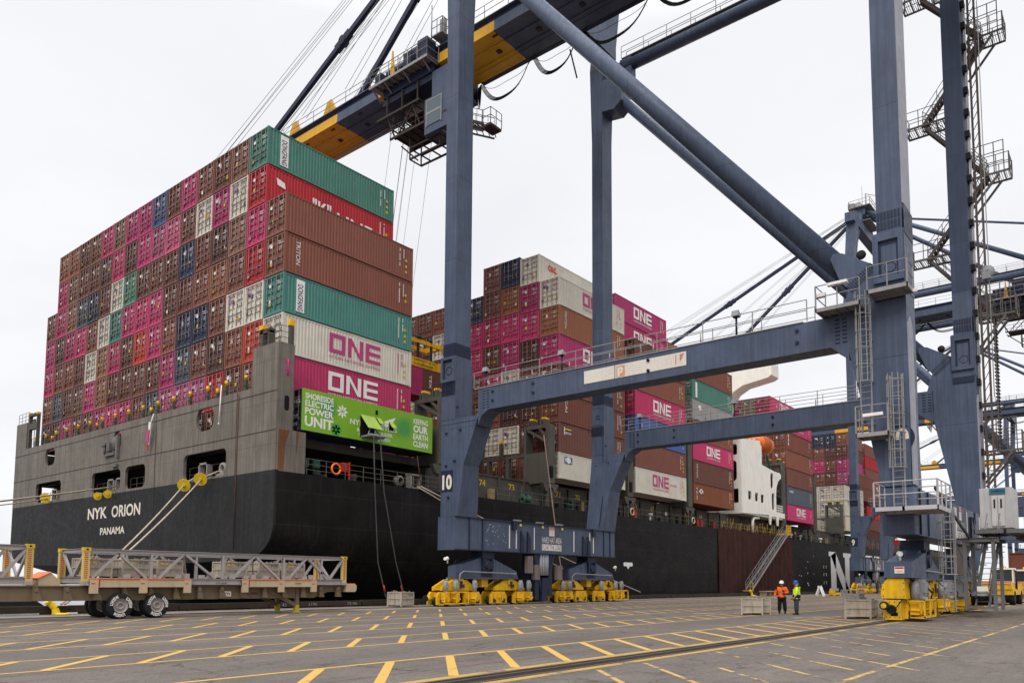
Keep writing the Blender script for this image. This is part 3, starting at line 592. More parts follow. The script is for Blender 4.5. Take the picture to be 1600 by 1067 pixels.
# lashing bridges between the bays
def lashing_bridge(xg, ztop, full=True):
    g = MB(); x0, x1 = xg, xg+1.1
    g.box(x0, x1, YS+.05, YS+.35, 11.0, ztop); g.box(x0, x1, YS+2.7, YS+3.0, 10.9, ztop); g.box(x0, x1, YS+.35, YS+2.7, 11.0, 13.75)
    g.box(x0, x1, YS+.35, YS+2.7, ztop-.35, ztop); g.box(x0+.05, x1, YS+.35, YS+2.7, 13.75, 13.95)
    g.bar((x0+.5, YS+.35, 15.0), (x0+.5, YS+2.7, 16.3), .9, .25); g.bar((x0+.5, YS+.35, 15.5), (x0+.5, YS+1.2, ztop-.3), .9, .22)
    g.prism([(x0-.7, 10.95), (x1+.7, 10.95), (x1+.25, 10.2), (x1-.1, 10.15), (x1-.3, 10.6), (x0+.3, 10.6), (x0+.1, 10.15), (x0-.25, 10.2)], 'y', YS+.1, YS+.5)
    g.box(x0+.05, x0+.3, YS+.15, YS+.4, 8.72, 10.3); g.box(x1-.3, x1-.05, YS+.15, YS+.4, 8.72, 10.3)
    g.box(x0+.1, x1-.1, YS+.8, YS+2.4, 11.22, 11.5)
    if full:
        g.box(x0+.2, x0+.6, YS+3, YPT-3, 13.7, 13.95)
        y = YS+5
        while y < YPT-3:
            g.box(x0+.15, x0+.6, y, y+.35, 11.1, 13.75)
            if int(y*7) % 3: g.box(x0+.1, x0+.45, y+.9, y+1.2, 13.9, 15.3)
            y += 2.55
        rail(g, [(x0+.1, YS+3, 13.95), (x0+.1, YPT-20, 13.95)], 1.0, .02, 2, 2.5)
    g.cur = 1
    for yy in (YS+.58, YS+2.03): g.box(x0+.2, x1-.2, yy, yy+.4, ztop+.55, ztop+.75)
    if full:
        y = YS+5; 
        while y < YPT-3:
            if int(y*7) % 3: g.box(x0+.05, x0+.5, y+.88, y+1.22, 15.3, 15.55)
            y += 2.55
    g.cur = 0
    for yy in (YS+.6, YS+2.05): g.box(x0+.05, x1-.05, yy, yy+.12, ztop, ztop+.56); g.box(x0+.05, x1-.05, yy+.3, yy+.42, ztop, ztop+.56)
    return g.build('lashing_bridge', [SHIPG, YEL], ship)
lashing_bridge(43.4, 16.5); lashing_bridge(57.9, 16.6); lashing_bridge(72.5, 17.1); lashing_bridge(86.9, 19.8); lashing_bridge(119.3, 20.5, False); lashing_bridge(134.3, 20.0, False); lashing_bridge(149.3, 16.4, True)
for x in (57.9, 72.5): 
    g = MB(); g.prism(rrect(x+.2, 11.5, x+.75, 12.6, .1), 'y', YS-.01, YS+.04); g.build('manhole', mat('black_opening'), ship)
# brown-red safety net and staining on the hull at the gangway
def netmat():
    M_ = mat('rust_brown_netting', (0.042, 0.0125, 0.0085), rough=.9, var=.35, streak=.6, mottle=.25, grime=.4); return M_
g = MB(); x = 95.0; rr = random.Random(2); n = 84; top = []; bot = []
for i in range(n+1):
    t_ = i/n; x = 95+27.4*t_; off = .10+.07*math.sin(i*1.3)+.05*math.sin(i*.47); top.append((x, YS-.04-off*.4, 8.9)); bot.append((x-.6*t_, YS-.06-off, -.6))
g.add(top+bot, [(i, i+n+1, i+n+2, i+1) for i in range(n)], True); net = g.build('safety_net', netmat(), ship)
# ---- superstructure
g = MB()
side = [(103.3, 21.9), (110.7, 22.6), (110.7, 19.1), (114.5, 18.75), (118.4, 18.5), (118.4, 17.9), (117.2, 17.3), (116.5, 16.4), (116.2, 15.2), (116.2, 12.5), (119.7, 12.45), (119.7, 11.7), (117.2, 11.7), (116.9, 10.4), (116.5, 10.4), (116.1, 11.7), (114.2, 11.7), (113.9, 10.4), (113.5, 10.4), (113.2, 11.8), (110.9, 11.75), (103.3, 11.45)]
wins = [rrect(105.4, 13.55, 106.6, 14.75, .12), rrect(107.9, 13.5, 109.1, 14.7, .12), rrect(110.1, 13.45, 111.3, 14.65, .12), rrect(114.0, 15.9, 115.2, 18.3, .55), rrect(114.4, 12.6, 115.5, 15.3, .5)]
sup = plate('superstructure_side', WHITE, ship, side, wins, 'y', YS+.06, .16)
fr = [(42.98, 11.4), (42.98, 21.9), (46.4, 21.6), (46.4, 11.4)]
plate('superstructure_front', WHITE, ship, fr, [rrect(43.6, 16.0, 44.7, 18.9, .5), rrect(43.4, 12.9, 45.4, 14.9, .12), rrect(43.5, 19.7, 46.0, 21.2, .2)], 'x', 103.3, .16)
g = MB(); g.box(103.5, 111, 45.0, 45.1, 11.7, 21.4); g.box(105, 105.1, 43.1, 45.0, 11.7, 21.2); g.build('superstructure_inner', DARK, ship)  # dark walls behind the openings, interior shade put into their colour
g = MB(); g.box(103.3, 111, 46.5, 49.5, 11.3, 22.3); g.box(101, 118.3, 50.8, 82, 11.2, 35.5); g.box(103.3, 119.6, YS+.15, 50.8, 11.45, 11.7); g.box(110.7, 118.4, YS+.15, 50.8, 18.45, 18.7); g.box(103.4, 110.7, YS+.15, 46.5, 21.3, 21.5)
g.box(103.4, 113.6, YS+.15, 46.5, 15.0, 15.2)
g.build('superstructure_house', WHITE, ship)
g = MB(); rail(g, [(116.4, YS+.1, 12.45), (119.6, YS+.1, 12.45)], 1.1, .05, 3, .8); rail(g, [(101, YS+.2, 22), (110, YS+.2, 22.5)], 1.0, .04, 2, 1.4); g.build('white_rail', WHITE, ship)
g = MB(); g.prism([(43.0, 35.6), (43.0, 33.7), (43.6, 33.35), (47.6, 32.75), (49.2, 31.9), (50.3, 30.2), (50.8, 28.2), (51.4, 28.2), (51.4, 35.6)], 'x', 115.6, 118.7); g.build('bridge_wing', WHITE, ship)
g = MB(); g.box(117, 118.5, 43.4, 44.4, 35.6, 36.6); g.box(117.5, 118.2, 46.8, 47.4, 35.6, 36.3); rail(g, [(118.5, 43.1, 35.6), (118.5, 50, 35.6)], .9, .04, 1, 1.2); g.build('wing_fittings', mat('copper_fitting', (.35,.2,.13), rough=.5), ship)
g = MB(); g.path([(108, YS+.5, 8.7), (108, YS+.5, 10.6), (108.5, YS+.5, 11.1), (110.3, YS+.5, 11.2)], .22, 8); g.build('white_pipe', WHITE, ship)
g = MB()
g.box(100.9, 113, 45.2, 45.4, 8.72, 11.4); g.build('house_front_wall', SHIPG, ship)
# portal and davit bits
g = MB(); g.bar((111.2, 44, 18.6), (116.5, 44, 18.7), .3, .5); g.bar((111.2, 44, 20.6), (114.5, 43.6, 18.9), .25, .35); g.bar((117.3, 44, 18.7), (115.5, 44, 21.5), .25, .3); g.build('boat_davit', GRN, ship)
# lifeboat: a thing of its own
boat = empty('lifeboat', (112.9, 43.9, 21.0), 'orange enclosed lifeboat hanging beside the white superstructure under the portal beam', 'lifeboat')
g = MB(); prof = [(.02,-3.6),(.7,-3.35),(1.15,-2.6),(1.38,-1.2),(1.4,.8),(1.3,2.2),(.95,3.1),(.35,3.6),(.02,3.65)]
g.lathe([(r_, h_) for r_, h_ in prof], (112.9, 43.9, 22.5), 'x', 20); g.build('boat_hull', ORG, boat)
g = MB(); g.lathe([(1.385,-1.4),(1.43,-1.4),(1.44,1.0),(1.4,1.0)], (112.9, 43.9, 22.5), 'x', 20); g.build('fender_band', mat('orange_dark', (.42,.09,.02), rough=.6), boat)
g = MB(); g.box(111.6, 113.2, 43.4, 44.4, 23.7, 24.2); g.build('boat_cockpit', ORG, boat)
# flag drooping at the stern, pole
fl = empty('ship_flag', (28.3, 59.4, 13.4), 'limp red white and magenta flag drooping from a pole at the top of the stern', 'flag')
g = MB(); g.tube((28.35, 59.4, 14.6), (28.1, 59.4, 13.6), .035); g.build('flag_pole', LETW, fl)
g = MB(); g.cur = 0; g.prism([(59.2, 13.9), (59.55, 13.9), (59.6, 12.6), (59.45, 12.1)], 'x', 28.05, 28.12); g.cur = 1; g.prism([(59.3, 13.3), (59.75, 13.1), (59.8, 12.4), (59.4, 12.3)], 'x', 27.98, 28.05); g.cur = 2; g.prism([(59.5, 12.8), (59.85, 12.7), (59.8, 11.75), (59.6, 11.7)], 'x', 28.06, 28.13); g.build('flag_cloth', [LETW, LETM, REDP], fl)
g = MB(); g.tube((28.3, 49.5, 15.3), (28.2, 49.5, 12.6), .04); g.lathe([(.0,-.1),(.09,0),(0,.1)], (28.2, 49.5, 12.55), 'z', 8); g.build('white_stern_pole', LETW, ship)
# draught scale pipe and hanging line
g = MB(); g.path([(28.38, 47.4, 14.3), (28.38, 47.4, 3.8)], .03); g.path([(40.9, YS-.05, 11.3), (41.3, YS-.1, 9.0)], .03); g.build('stern_cable', mat('rusty_cable', (.10,.055,.03), rough=.8), ship)
# ================================================================== CONTAINERS
LC, WC, HC = 12.19, 2.395, 2.84
def corr_side(mb, x0, x1, y, z0, z1, s, period=.278, d=.036):
    """trapezoidal corrugated wall; s = outward sign in y"""
    n = int(round((x1-x0)/period)); p = (x1-x0)/n; pr_ = []
    for i in range(n):
        a = x0+i*p; pr_ += [(a, 0), (a+.36*p, 0), (a+.5*p, -d), (a+.86*p, -d)]
    pr_.append((x1, 0)); m_ = len(pr_)
    vs = [(x, y+s*o, z0) for x, o in pr_]+[(x, y+s*o, z1) for x, o in pr_]
    mb.add(vs, [((i, i+1, i+1+m_, i+m_) if s < 0 else (i+1, i, i+m_, i+1+m_)) for i in range(m_-1)])
def body_mesh(L):
    g = MB(); hx, hy = L/2, WC/2
    for sx in (-1, 1):
        for sy in (-1, 1):
            g.box(sx*hx, sx*(hx-.16), sy*hy, sy*(hy-.14), .12, HC-.12)
            for z in (0, HC-.118): g.box(sx*(hx+.004), sx*(hx-.178), sy*(hy+.003), sy*(hy-.162), z-(.006 if z == 0 else 0), z+.118+(.010 if z else 0))
    for sy in (-1, 1):
        g.box(-hx+.16, hx-.16, sy*hy, sy*(hy-.05), .03, .17); g.box(-hx+.16, hx-.16, sy*hy, sy*(hy-.06), HC-.09, HC-.01)
        corr_side(g, -hx+.16, hx-.16, sy*(hy-.012), .17, HC-.09, sy)
    g.box(-hx+.16, hx-.16, -hy+.06, hy-.06, HC-.05, HC-.03); g.box(-hx+.16, hx-.16, -hy+.05, hy-.05, .1, .15)
    g.box(hx-.06, hx-.03, -hy+.14, hy-.14, .1, HC-.1); g.box(-hx+.17, -hx+.20, -hy+.14, hy-.14, .1, HC-.1)
    for z0_, z1_ in ((.0, .14), (HC-.12, HC-.01)): g.box(-hx+.002, -hx+.12, -hy+.16, hy-.16, z0_+.02, z1_); g.box(hx-.12, hx-.002, -hy+.16, hy-.16, z0_+.02, z1_)
    return g.mesh('container_body')
def door_mesh(sy):
    """door leaf with pressed horizontal recesses, x is depth (negative = outside)"""
    g = MB(); y0, y1 = (.012, WC/2-.15); z0, z1 = .16, HC-.13; x = 0
    def yy(a, b): return (sy*a, sy*b)
    g.box(x, x+.04, *yy(y0, y0+.06), z0, z1); g.box(x, x+.04, *yy(y1-.07, y1), z0, z1); g.box(x, x+.04, *yy(y0+.06, y1-.07), z0, z0+.08); g.box(x, x+.04, *yy(y0+.06, y1-.07), z1-.08, z1)
    n = 5; H_ = (z1-z0-.16)/n; a, b = yy(y0+.06, y1-.07)
    for i in range(n):
        zb = z0+.08+i*H_; f_ = .02; d_ = .10
        pr_ = [(f_, zb), (f_, zb+.30*H_), (d_, zb+.42*H_), (d_, zb+.86*H_), (f_, zb+H_)]
        vs = [(px_, a, pz_) for px_, pz_ in pr_]+[(px_, b, pz_) for px_, pz_ in pr_]
        g.add(vs, [(j, j+1, j+6, j+5) if sy < 0 else (j+5, j+6, j+1, j) for j in range(4)])
    return g.mesh('container_door')
def rod_mesh(y):
    g = MB(); g.tube((-.045, y, .10), (-.045, y, HC-.08), .024, 6)
    for z in (.12, .85, 1.75, HC-.16): g.box(-.07, .0, y-.05, y+.05, z, z+.09)
    s_ = 1 if y > 0 else -1; g.box(-.085, -.05, y-.02, y+.02, 1.0, 1.25); g.box(-.075, -.055, y, y-s_*.30, 1.09, 1.13)
    return g.mesh('lock_rod')
BODY40, BODY20 = body_mesh(LC), body_mesh(6.06)
DOORS = [door_mesh(1), door_mesh(-1)]; RODS = [rod_mesh(y) for y in (.30, .84, -.30, -.84)]
for me in (BODY40, BODY20): me.materials.append(PAINT)
for me in DOORS: me.materials.append(DOORP)
for me in RODS: me.materials.append(RODM)
def mark_mesh(v, bright):
    """identification numbers, warning stickers and plates on the doors (seen from -X: right is -y)"""
    g = MB(); r_ = random.Random(v*13+5); X_ = -.004
    g.cur = 0
    for i in range(2):
        z = 2.30-.16*i; y = -.34-r_.uniform(0, .1); n = r_.randint(4, 6)
        for k in range(n):
            if r_.random() < .85: g.quad((X_, y, z), (X_, y-.045, z), (X_, y-.045, z+.085), (X_, y, z+.085))
            y -= .095
    for i in range(4):
        z = 1.95-.10*i; y = -.45; n = r_.randint(2, 5)
        g.quad((X_, y, z), (X_, y-.07*n, z), (X_, y-.07*n, z+.018), (X_, y, z+.018))
    if r_.random() < .6: z = r_.uniform(.5, 1.0); y = r_.choice((-.62, .62, .98)); g.quad((X_, y, z), (X_, y-.20, z), (X_, y-.20, z+.28), (X_, y, z+.28))
    if r_.random() < .7: z = 2.05; y = r_.uniform(.55, .9); g.quad((X_, y, z), (X_, y-.24, z), (X_, y-.24, z+.22), (X_, y, z+.22))
    if r_.random() < .35: z = r_.uniform(1.7, 2.0); g.quad((X_, .45, z), (X_, .22, z), (X_, .22, z+.35), (X_, .45, z+.35))
    g.cur = 1
    if r_.random() < .65: z = r_.uniform(.45, 1.5); y = r_.choice((-.58, .58, -.3, .95, -.78)); s_ = r_.uniform(.16, .30); g.quad((X_, y, z), (X_, y-s_, z), (X_, y-s_, z+s_*1.1), (X_, y, z+s_*1.1))
    if r_.random() < .4: z = r_.uniform(.9, 1.4); g.quad((X_, .5, z), (X_, .36, z), (X_, .36, z+.16), (X_, .5, z+.16))
    me = g.mesh('door_markings')
    me.materials.append(LETW if bright else LETB); me.materials.append(LETY if bright else mat('orange_sticker', (.55, .28, .02), rough=.6)); return me
MK = [[mark_mesh(v, True) for v in range(16)], [mark_mesh(v+20, False) for v in range(5)]]
# small white wordmark on magenta doors
g = MB(); polys(g, (-.006, .98, 2.15), YN, ZP, .62, .26, ONE_SH); DM1 = g.mesh('door_wordmark'); DM1.materials.append(mat('pinkish_white', (.62,.42,.50), rough=.6))
g = MB(); polys(g, (-.006, .98, 2.15), YN, ZP, .62, .26, ONE_SH); DM2 = g.mesh('door_wordmark'); DM2.materials.append(mat('violet_lettering', (.35,.10,.30), rough=.6))
g = MB(); letter(g, 'NYK', (-.006, .95, 2.12), YN, ZP, .55, .26, .02); DM3 = g.mesh('door_wordmark'); DM3.materials.append(LETW)

COLS = {'b': ((0.165,0.060,0.042), 'brown'), 'k': ((0.088,0.038,0.031), 'dark brown'), 'o': ((0.235,0.085,0.042), 'orange brown'), 't': ((0.22,0.105,0.072), 'tan brown'),
        'm': ((0.42,0.036,0.125), 'magenta'), 'p': ((0.44,0.085,0.17), 'faded pink'), 'w': ((0.58,0.54,0.46), 'white'), 'g': ((0.075,0.215,0.170), 'green'),
        'n': ((0.026,0.036,0.070), 'navy blue'), 's': ((0.070,0.082,0.100), 'slate grey'), 'B': ((0.05,0.078,0.165), 'mid blue'), 'u': ((0.050,0.095,0.25), 'bright blue'), 'r': ((0.34,0.020,0.026), 'red'),
        'f': ((0.42,0.050,0.028), 'orange red'), 'G': ((0.23,0.235,0.235), 'pale grey'), 'e': ((0.30,0.255,0.17), 'olive beige'), 'c': ((0.62,0.55,0.42), 'cream')}
ORD = ['zeroth','first','second','third','fourth','fifth','sixth','seventh','eighth','ninth','tenth','eleventh','twelfth','thirteenth','fourteenth','fifteenth','sixteenth','seventeenth']
NCONT = [0]
def container(x0, col, z0, c, label, group, marks=True, L=LC, std=False, y=None, detail=True):
    """x0 = aft end, col = column counted from port (17 = outermost starboard)"""
    yc = (42.9+2.5*(17-col)+1.22) if y is None else y
    r_ = random.Random(int(x0*10)*1000+col*37+int(z0*10)); base = COLS[c][0]; v = r_.uniform(.72, 1.30) if c in 'bkot' else r_.uniform(.82, 1.18)
    hue = r_.uniform(-.09, .09)
    cc_ = (min(1, base[0]*v*(1+hue)), min(1, base[1]*v), min(1, base[2]*v*(1-hue)), 1)
    if c in 'wc': cc_ = tuple(min(.7, a*(.9+.1*v)) for a in base)+(1,)
    o = bpy.data.objects.new('shipping_container', BODY40 if L > 8 else BODY20); COL.objects.link(o)
    o.location = (x0+L/2, yc, z0); o.color = cc_; tag(o, label, 'container', group)
    if std: o.scale = (1, 1, .896)
    NCONT[0] += 1
    if not detail: return o
    dx = -L/2
    for i, me in enumerate(DOORS):
        d = bpy.data.objects.new('door', me); COL.objects.link(d); d.parent = o; d.location = (dx+.06, 0, 0); d.color = cc_
        for j in (0, 1):
            q_ = bpy.data.objects.new('lock_rod', RODS[2*i+j]); COL.objects.link(q_); q_.parent = d
    if marks:
        mk = MK[1 if c in 'wcG' else 0]; q_ = bpy.data.objects.new('door_markings', mk[r_.randrange(len(mk))]); COL.objects.link(q_); q_.parent = o; q_.location = (dx+.055, 0, 0)
        dm = DM1 if c in 'mp' else (DM2 if c == 'w' and r_.random() < .7 else (DM3 if c in 'kbn' and r_.random() < .22 else None))
        if dm: q_ = bpy.data.objects.new('door_wordmark', dm); COL.objects.link(q_); q_.parent = o; q_.location = (dx+.055, 0, 0)
    return o
SY = -WC/2-.010
def side_one(o, m_, x0=-2.0, w_=4.3, z0=1.05, h_=1.35, sub='OCEAN NETWORK EXPRESS', subm=None):
    g = MB(); polys(g, (x0, SY, z0), XP, ZP, w_, h_, ONE_SH)
    if sub: letter(g, sub, (x0, SY, z0-.42), XP, ZP, w_, .22, .0)
    g.build('side_wordmark', m_, o, rel=False)
def side_text(o, s, m_, x0, z0, w_, h_, bold=.02, vertical=False, name='side_lettering'):
    g = MB()
    if vertical: letter(g, s, (x0, SY-.004, z0+h_), (0,0,-1), XP, h_, w_, bold)   # turned a quarter clockwise, reading down
    else: letter(g, s, (x0, SY-.004, z0), XP, ZP, w_, h_, bold)
    g.build(name, m_, o, rel=False)
def side_codes(o, m_=LETW, x=4.6, ym=LETY):
    g = MB(); r_ = random.Random(int(o.location.x*7+o.location.z*3)); g.cur = 0
    for cx_, n in ((x, 11), (x+.42, 7)):
        z = 2.45
        for k in range(n):
            if r_.random() < .88: g.quad((cx_, SY, z-.11), (cx_+.10, SY, z-.11), (cx_+.10, SY, z), (cx_, SY, z))
            z -= .15
    g.cur = 1
    for z in (1.5, 1.0, .55): 
        if r_.random() < .7: g.quad((x+.62, SY, z), (x+.84, SY, z), (x+.84, SY, z+.2), (x+.62, SY, z+.2))
    me = g.mesh('side_codes'); me.materials.append(m_); me.materials.append(ym); q_ = bpy.data.objects.new('side_codes', me); COL.objects.link(q_); q_.parent = o
def dongfang(o):
    g = MB(); g.quad((-5.05, SY-.002, .30), (-4.35, SY-.002, .30), (-4.35, SY-.002, 2.62), (-5.05, SY-.002, 2.62)); g.build('white_panel', LETW, o, rel=False)
    side_text(o, 'DONGFANG', LETB, -4.93, .38, .46, 1.9, .02, True)
def LZ(k): return 11.6+2.9*k

# ---- stern stack, seen end-on: rows from the top (level 7) down to level 1, columns 1..15 (port to starboard); columns 0 and 16 stop two tiers lower
GRID = {7: ' oobomtmmBbmbbt ', 6: ' mtbbkmkmppbwmwr', 5: 'bmtsnbwgbbbnbktm', 4: 'mkmmbwgmmmbbbobr', 3: 'mbbbwtmkfmbnnbww', 2: 'bsbtmobbbbmsbkbf', 1: 'kbmbbmmmbsppprbb', 0: '  bb    bb  kb  '}
STG = 'containers stacked on the stern of the ship'
stern_boxes = {}
ROWN = {7: 'top', 6: 'second', 5: 'third', 4: 'fourth', 3: 'fifth', 2: 'sixth', 1: 'seventh'}
for lv, row in GRID.items():
    for col, c in enumerate(row):
        if c == ' ': continue
        nm_ = COLS[c][1]
        if lv > 0: lab = '%s container, %s from the left in the %s row of the stern stack' % (nm_, ORD[col+(1 if lv < 6 else 0)], ROWN[lv])
        else: lab = '%s container behind the stern plating, under the %s column from the left' % (nm_, ORD[col+1])
        stern_boxes[(lv, col)] = container(30.33, col, LZ(lv), c, lab, STG)
o = stern_boxes[(7, 15)] = container(30.33, 15, LZ(7), 'g', 'green container with white lettered panel, topmost corner of the stern stack', STG); dongfang(o); side_codes(o)
o = stern_boxes[(6, 15)]; o['label'] = 'red container with white flag mark, directly under the topmost green container'
g = MB(); g.prism([(-5.3, 2.1), (-4.6, 1.95), (-4.5, 1.5), (-5.2, 1.6)], 'y', SY-.008, SY-.002); g.build('white_flag_mark', LETW, o, rel=False)
g = MB(); letter(g, '"K"', (-2.1, SY-.004, .62), XP, ZP, 1.75, 1.25, .02); letter(g, 'LINE', (.2, SY-.004, .42), XP, ZP, 3.6, 1.15, .02); g.build('side_lettering', LETW, o, rel=False); side_codes(o)
# outermost starboard column of the stern stack (column 16), long sides seen
for lv, c, lab in ((5, 'b', 'brown container with plain long side, uppermost of the outer starboard column on the stern'),
                   (4, 'b', 'brown container with white vertical lettering above the lower green container'),
                   (3, 'g', 'green container with white lettered panel between brown and white containers'),
                   (2, 'w', 'white container with big magenta wordmark above the magenta one at the stern corner'),
                   (1, 'm', 'magenta container with big white wordmark just above the green power unit')):
    o = container(30.33, 16, LZ(lv), c, lab, STG)
    if lv == 4: side_text(o, 'TRITON', LETW, -5.15, .75, .34, 1.75, .0, True)
    if lv == 3: dongfang(o)
    if lv == 2: side_one(o, LETM, -2.1, 4.9, 1.0, 1.45); side_codes(o, LETM)
    else: side_codes(o)
    if lv == 1: side_one(o, LETW, -2.1, 4.7, 1.05, 1.4)
# ---- shoreside power unit: green, hanging at the ship's side
UG = mat('unit_green_paint', (0.175, 0.37, 0.022), rough=.5, var=.08)
pu = container(30.33, 17, 11.62, 'n', 'lime green power unit container with open hatches and hanging cables over the mooring deck', None)
pu['category'] = 'power unit'; pu.name = 'shore_power_unit'
g = MB(); g.box(-6.10, 6.10, SY-.03, SY-.006, .06, 2.87); pan = g.build('green_side_panel', UG, pu, rel=False)
g = MB(); U = SY-.036
def ut(s, x, z, w_, h_, b=.026): letter(g, s, (x, U, z), XP, ZP, w_, h_, b)
ut('SHORESIDE', -5.85, 2.22, 2.35, .40); ut('ELECTRIC', -5.85, 1.72, 2.35, .42); ut('POWER', -5.85, 1.16, 2.35, .48); ut('UNIT', -5.85, .36, 2.35, .70, .03)
ut('KEEPING', 4.05, 2.12, 1.55, .40); ut('OUR', 4.05, 1.45, 1.55, .58, .04); ut('EARTH', 4.05, .92, 1.55, .44); ut('CLEAN', 4.05, .35, 1.55, .46)
ut('NYK LOGISTICS', -2.05, 1.10, 4.4, .40, .015); ut('& MEGACARRIER', -1.45, .68, 3.4, .26, .01); ut('C', -1.3, .38, .18, .18, .01); ut('YUSEN', .75, .30, .95, .24, .01)
for k in range(8):
    a = k*math.pi/4; cx_, cz_ = -2.75, 1.85; d_ = Vector((math.cos(a), 0, math.sin(a))); n_ = Vector((-d_.z, 0, d_.x)); c0 = Vector((cx_, U, cz_))
    g.add([c0+d_*.06, c0+d_*.28+n_*.09, c0+d_*.52, c0+d_*.28-n_*.09], [(0,3,2,1)])
for s_ in ([(1.05, 1.75), (2.25, 2.25), (1.95, 1.85), (1.3, 1.6)], [(1.1, 1.6), (1.9, 1.7), (1.6, 1.5), (1.2, 1.48)], [(.62, .42), (.5, .30), (.62, .18), (.72, .30)]): g.prism(s_, 'y', U-.004, U)
g.build('unit_lettering', LETW, pan, rel=False, fix=False)
g = MB()
def burst(cx_, cz_, r0, r1, n):
    for k in range(n):
        a = 2*math.pi*k/n; d_ = Vector((math.cos(a), 0, math.sin(a))); n_ = Vector((-d_.z, 0, d_.x)); c0 = Vector((cx_, U+.003, cz_)); w_ = r0*math.pi/n*.9
        t1 = c0+d_*r1; t1.z = min(2.84, max(.1, t1.z)); g.add([c0+d_*r0-n_*w_, c0+d_*r0+n_*w_, t1], [(0,2,1)])
    g.add([Vector((cx_+r0*math.cos(2*math.pi*k/24), U+.003, cz_+r0*math.sin(2*math.pi*k/24))) for k in range(24)], [tuple(range(24))[::-1]])
burst(3.1, 1.6, .5, 1.15, 40); burst(-4.0, 1.9, .55, .95, 30)
for k in range(6): a = k*math.pi/3; cx_, cz_ = -3.25+.26*math.cos(a), .48+.24*math.sin(a); g.add([Vector((cx_+.22*math.cos(2*math.pi*j/14), U+.003, cz_+.2*math.sin(2*math.pi*j/14))) for j in range(14)], [tuple(range(14))[::-1]])
g.build('dark_green_flowers', mat('unit_dark_green', (0.055, 0.27, 0.06), rough=.5), pan, rel=False)
g = MB()
for a, b_, c_, d_ in ((-1.15, .30, .18, 1.95), (.35, 1.4, .72, 1.95), (.25, 2.15, .48, 2.48), (1.55, 1.2, 1.98, 1.85)): g.box(a, c_, U-.012, U-.004, b_, d_)
g.build('hatch_opening', mat('black_opening'), pan, rel=False)
for a, c_, z, l_ in ((-1.15, .18, 1.95, 1.35), (.35, .75, 1.95, .6), (1.55, 2.0, 1.85, .6)):
    g = MB(); g.hull8([(a, U-.68*l_, z-.78*l_-.04), (c_, U-.68*l_, z-.78*l_-.04), (c_, U-.01, z-.04), (a, U-.01, z-.04)], [(a, U-.68*l_, z-.78*l_), (c_, U-.68*l_, z-.78*l_), (c_, U-.01, z), (a, U-.01, z)]); g.build('hatch_flap', mat('pale_green_flap', (0.27, 0.40, 0.06), rough=.5), pan, rel=False)
g = MB(); g.box(-1.05, .5, U-.75, U-.02, .30, .40); g.tube((-1.0, U-.7, .35), (-.2, U-.1, 1.3), .05); g.tube((.4, U-.7, .35), (-.2, U-.1, 1.3), .05); g.tube((-.9, U-.78, .42), (.5, U-.78, .42), .09); g.build('cable_cradle', GREY, pan, rel=False)
cg = MB(); cg.path([(35.8, 42.0, 12.0), (35.85, 41.8, 8), (36.0, 41.5, 3), (36.5, 41.2, 0.6), (36.9, 40.9, .3)], .045, 7); cg.path([(36.4, 42.0, 12.0), (36.7, 41.8, 8), (37.6, 41.4, 3.0), (38.2, 41.1, .6), (38.5, 40.9, .3)], .045, 7)
o = cg.build('power_cable', mat('cable_dark_grey', (.05,.05,.052), rough=.6), None); tag(o, 'pair of dark cables hanging from the green power unit down to the quay edge', 'cable')
g = MB()
for a in ((36.45, .9), (38.1, .9)): g.tube((a[0]-.1, 41.25, a[1]+.5), (a[0], 41.2, a[1]-.0), .055, 7)
g.build('red_cable_grip', REDP, o)
# left end lettering of the unit (navy end wall)
g = MB()
for i, s_ in enumerate(('ING', 'R', 'TH', 'AN')): letter(g, s_, (-6.115, -.2-.25*i*0, 1.9-.5*i), YN, ZP, .28*len(s_), .25, .02)
g.build('end_lettering', LETW, pu, rel=False)

# ---- second bay: nearly emptied, two short containers under the spreader
o = container(45.0, 13, 19.35, 'm', 'short magenta container under the yellow spreader, its end behind the stern stack', 'containers in the half empty second bay', L=6.06)
o = container(51.1, 13, 19.35, 'b', 'short brown container with white letters under the yellow spreader', 'containers in the half empty second bay', L=6.06); side_text(o, 'TEX', LETW, -2.2, 1.0, .34, 1.3, .01, True)
for k in range(2):
    for (x_, c) in ((45.0, 'mbk'[k]), (51.1, 'kob'[k])): container(x_, 13, LZ(k), c, '%s short container in the half empty bay, %s tier up, %s half' % (COLS[c][1], ORD[k+1], 'left' if x_ < 50 else 'right'), 'containers in the half empty second bay', L=6.06)

# ---- third bay
X3 = 59.65; G3 = 'containers stacked behind the left crane leg'
B3 = {17: 'wbbbmow', 16: 'bbkbkmmw'[:8], 15: 'bwkwmmon', 14: 'bwbmkmbb', 13: 'kbbbmmn', 12: 'bbwbmbb', 11: 'bwbbbwb', 10: 'bbobwkb', 9: 'bobwbbb', 8: 'bwbobbb'}
def lab3(col, lv, c):
    return '%s container, %s from the right, %s tier up, behind the left crane leg' % (COLS[c][1], ORD[18-col], ORD[lv+1])
SL = {17: {0: 'white container with blue and white logo, bottom tier beside the grey lashing tower', 1: 'brown container with small black and yellow flag mark above the blue logo container', 2: 'brown container with white vertical letters just below the upper portal beam', 3: 'brown container half hidden by the upper portal beam under a magenta one', 4: 'magenta container with white wordmark behind the left end of the portal beam rail', 5: 'orange brown container with white vertical letters between magenta and white containers', 6: 'white rusty edged container with magenta wordmark left of the second crane leg'},
      16: {7: 'pale container with red letters on its side, topmost behind the left crane leg'}}
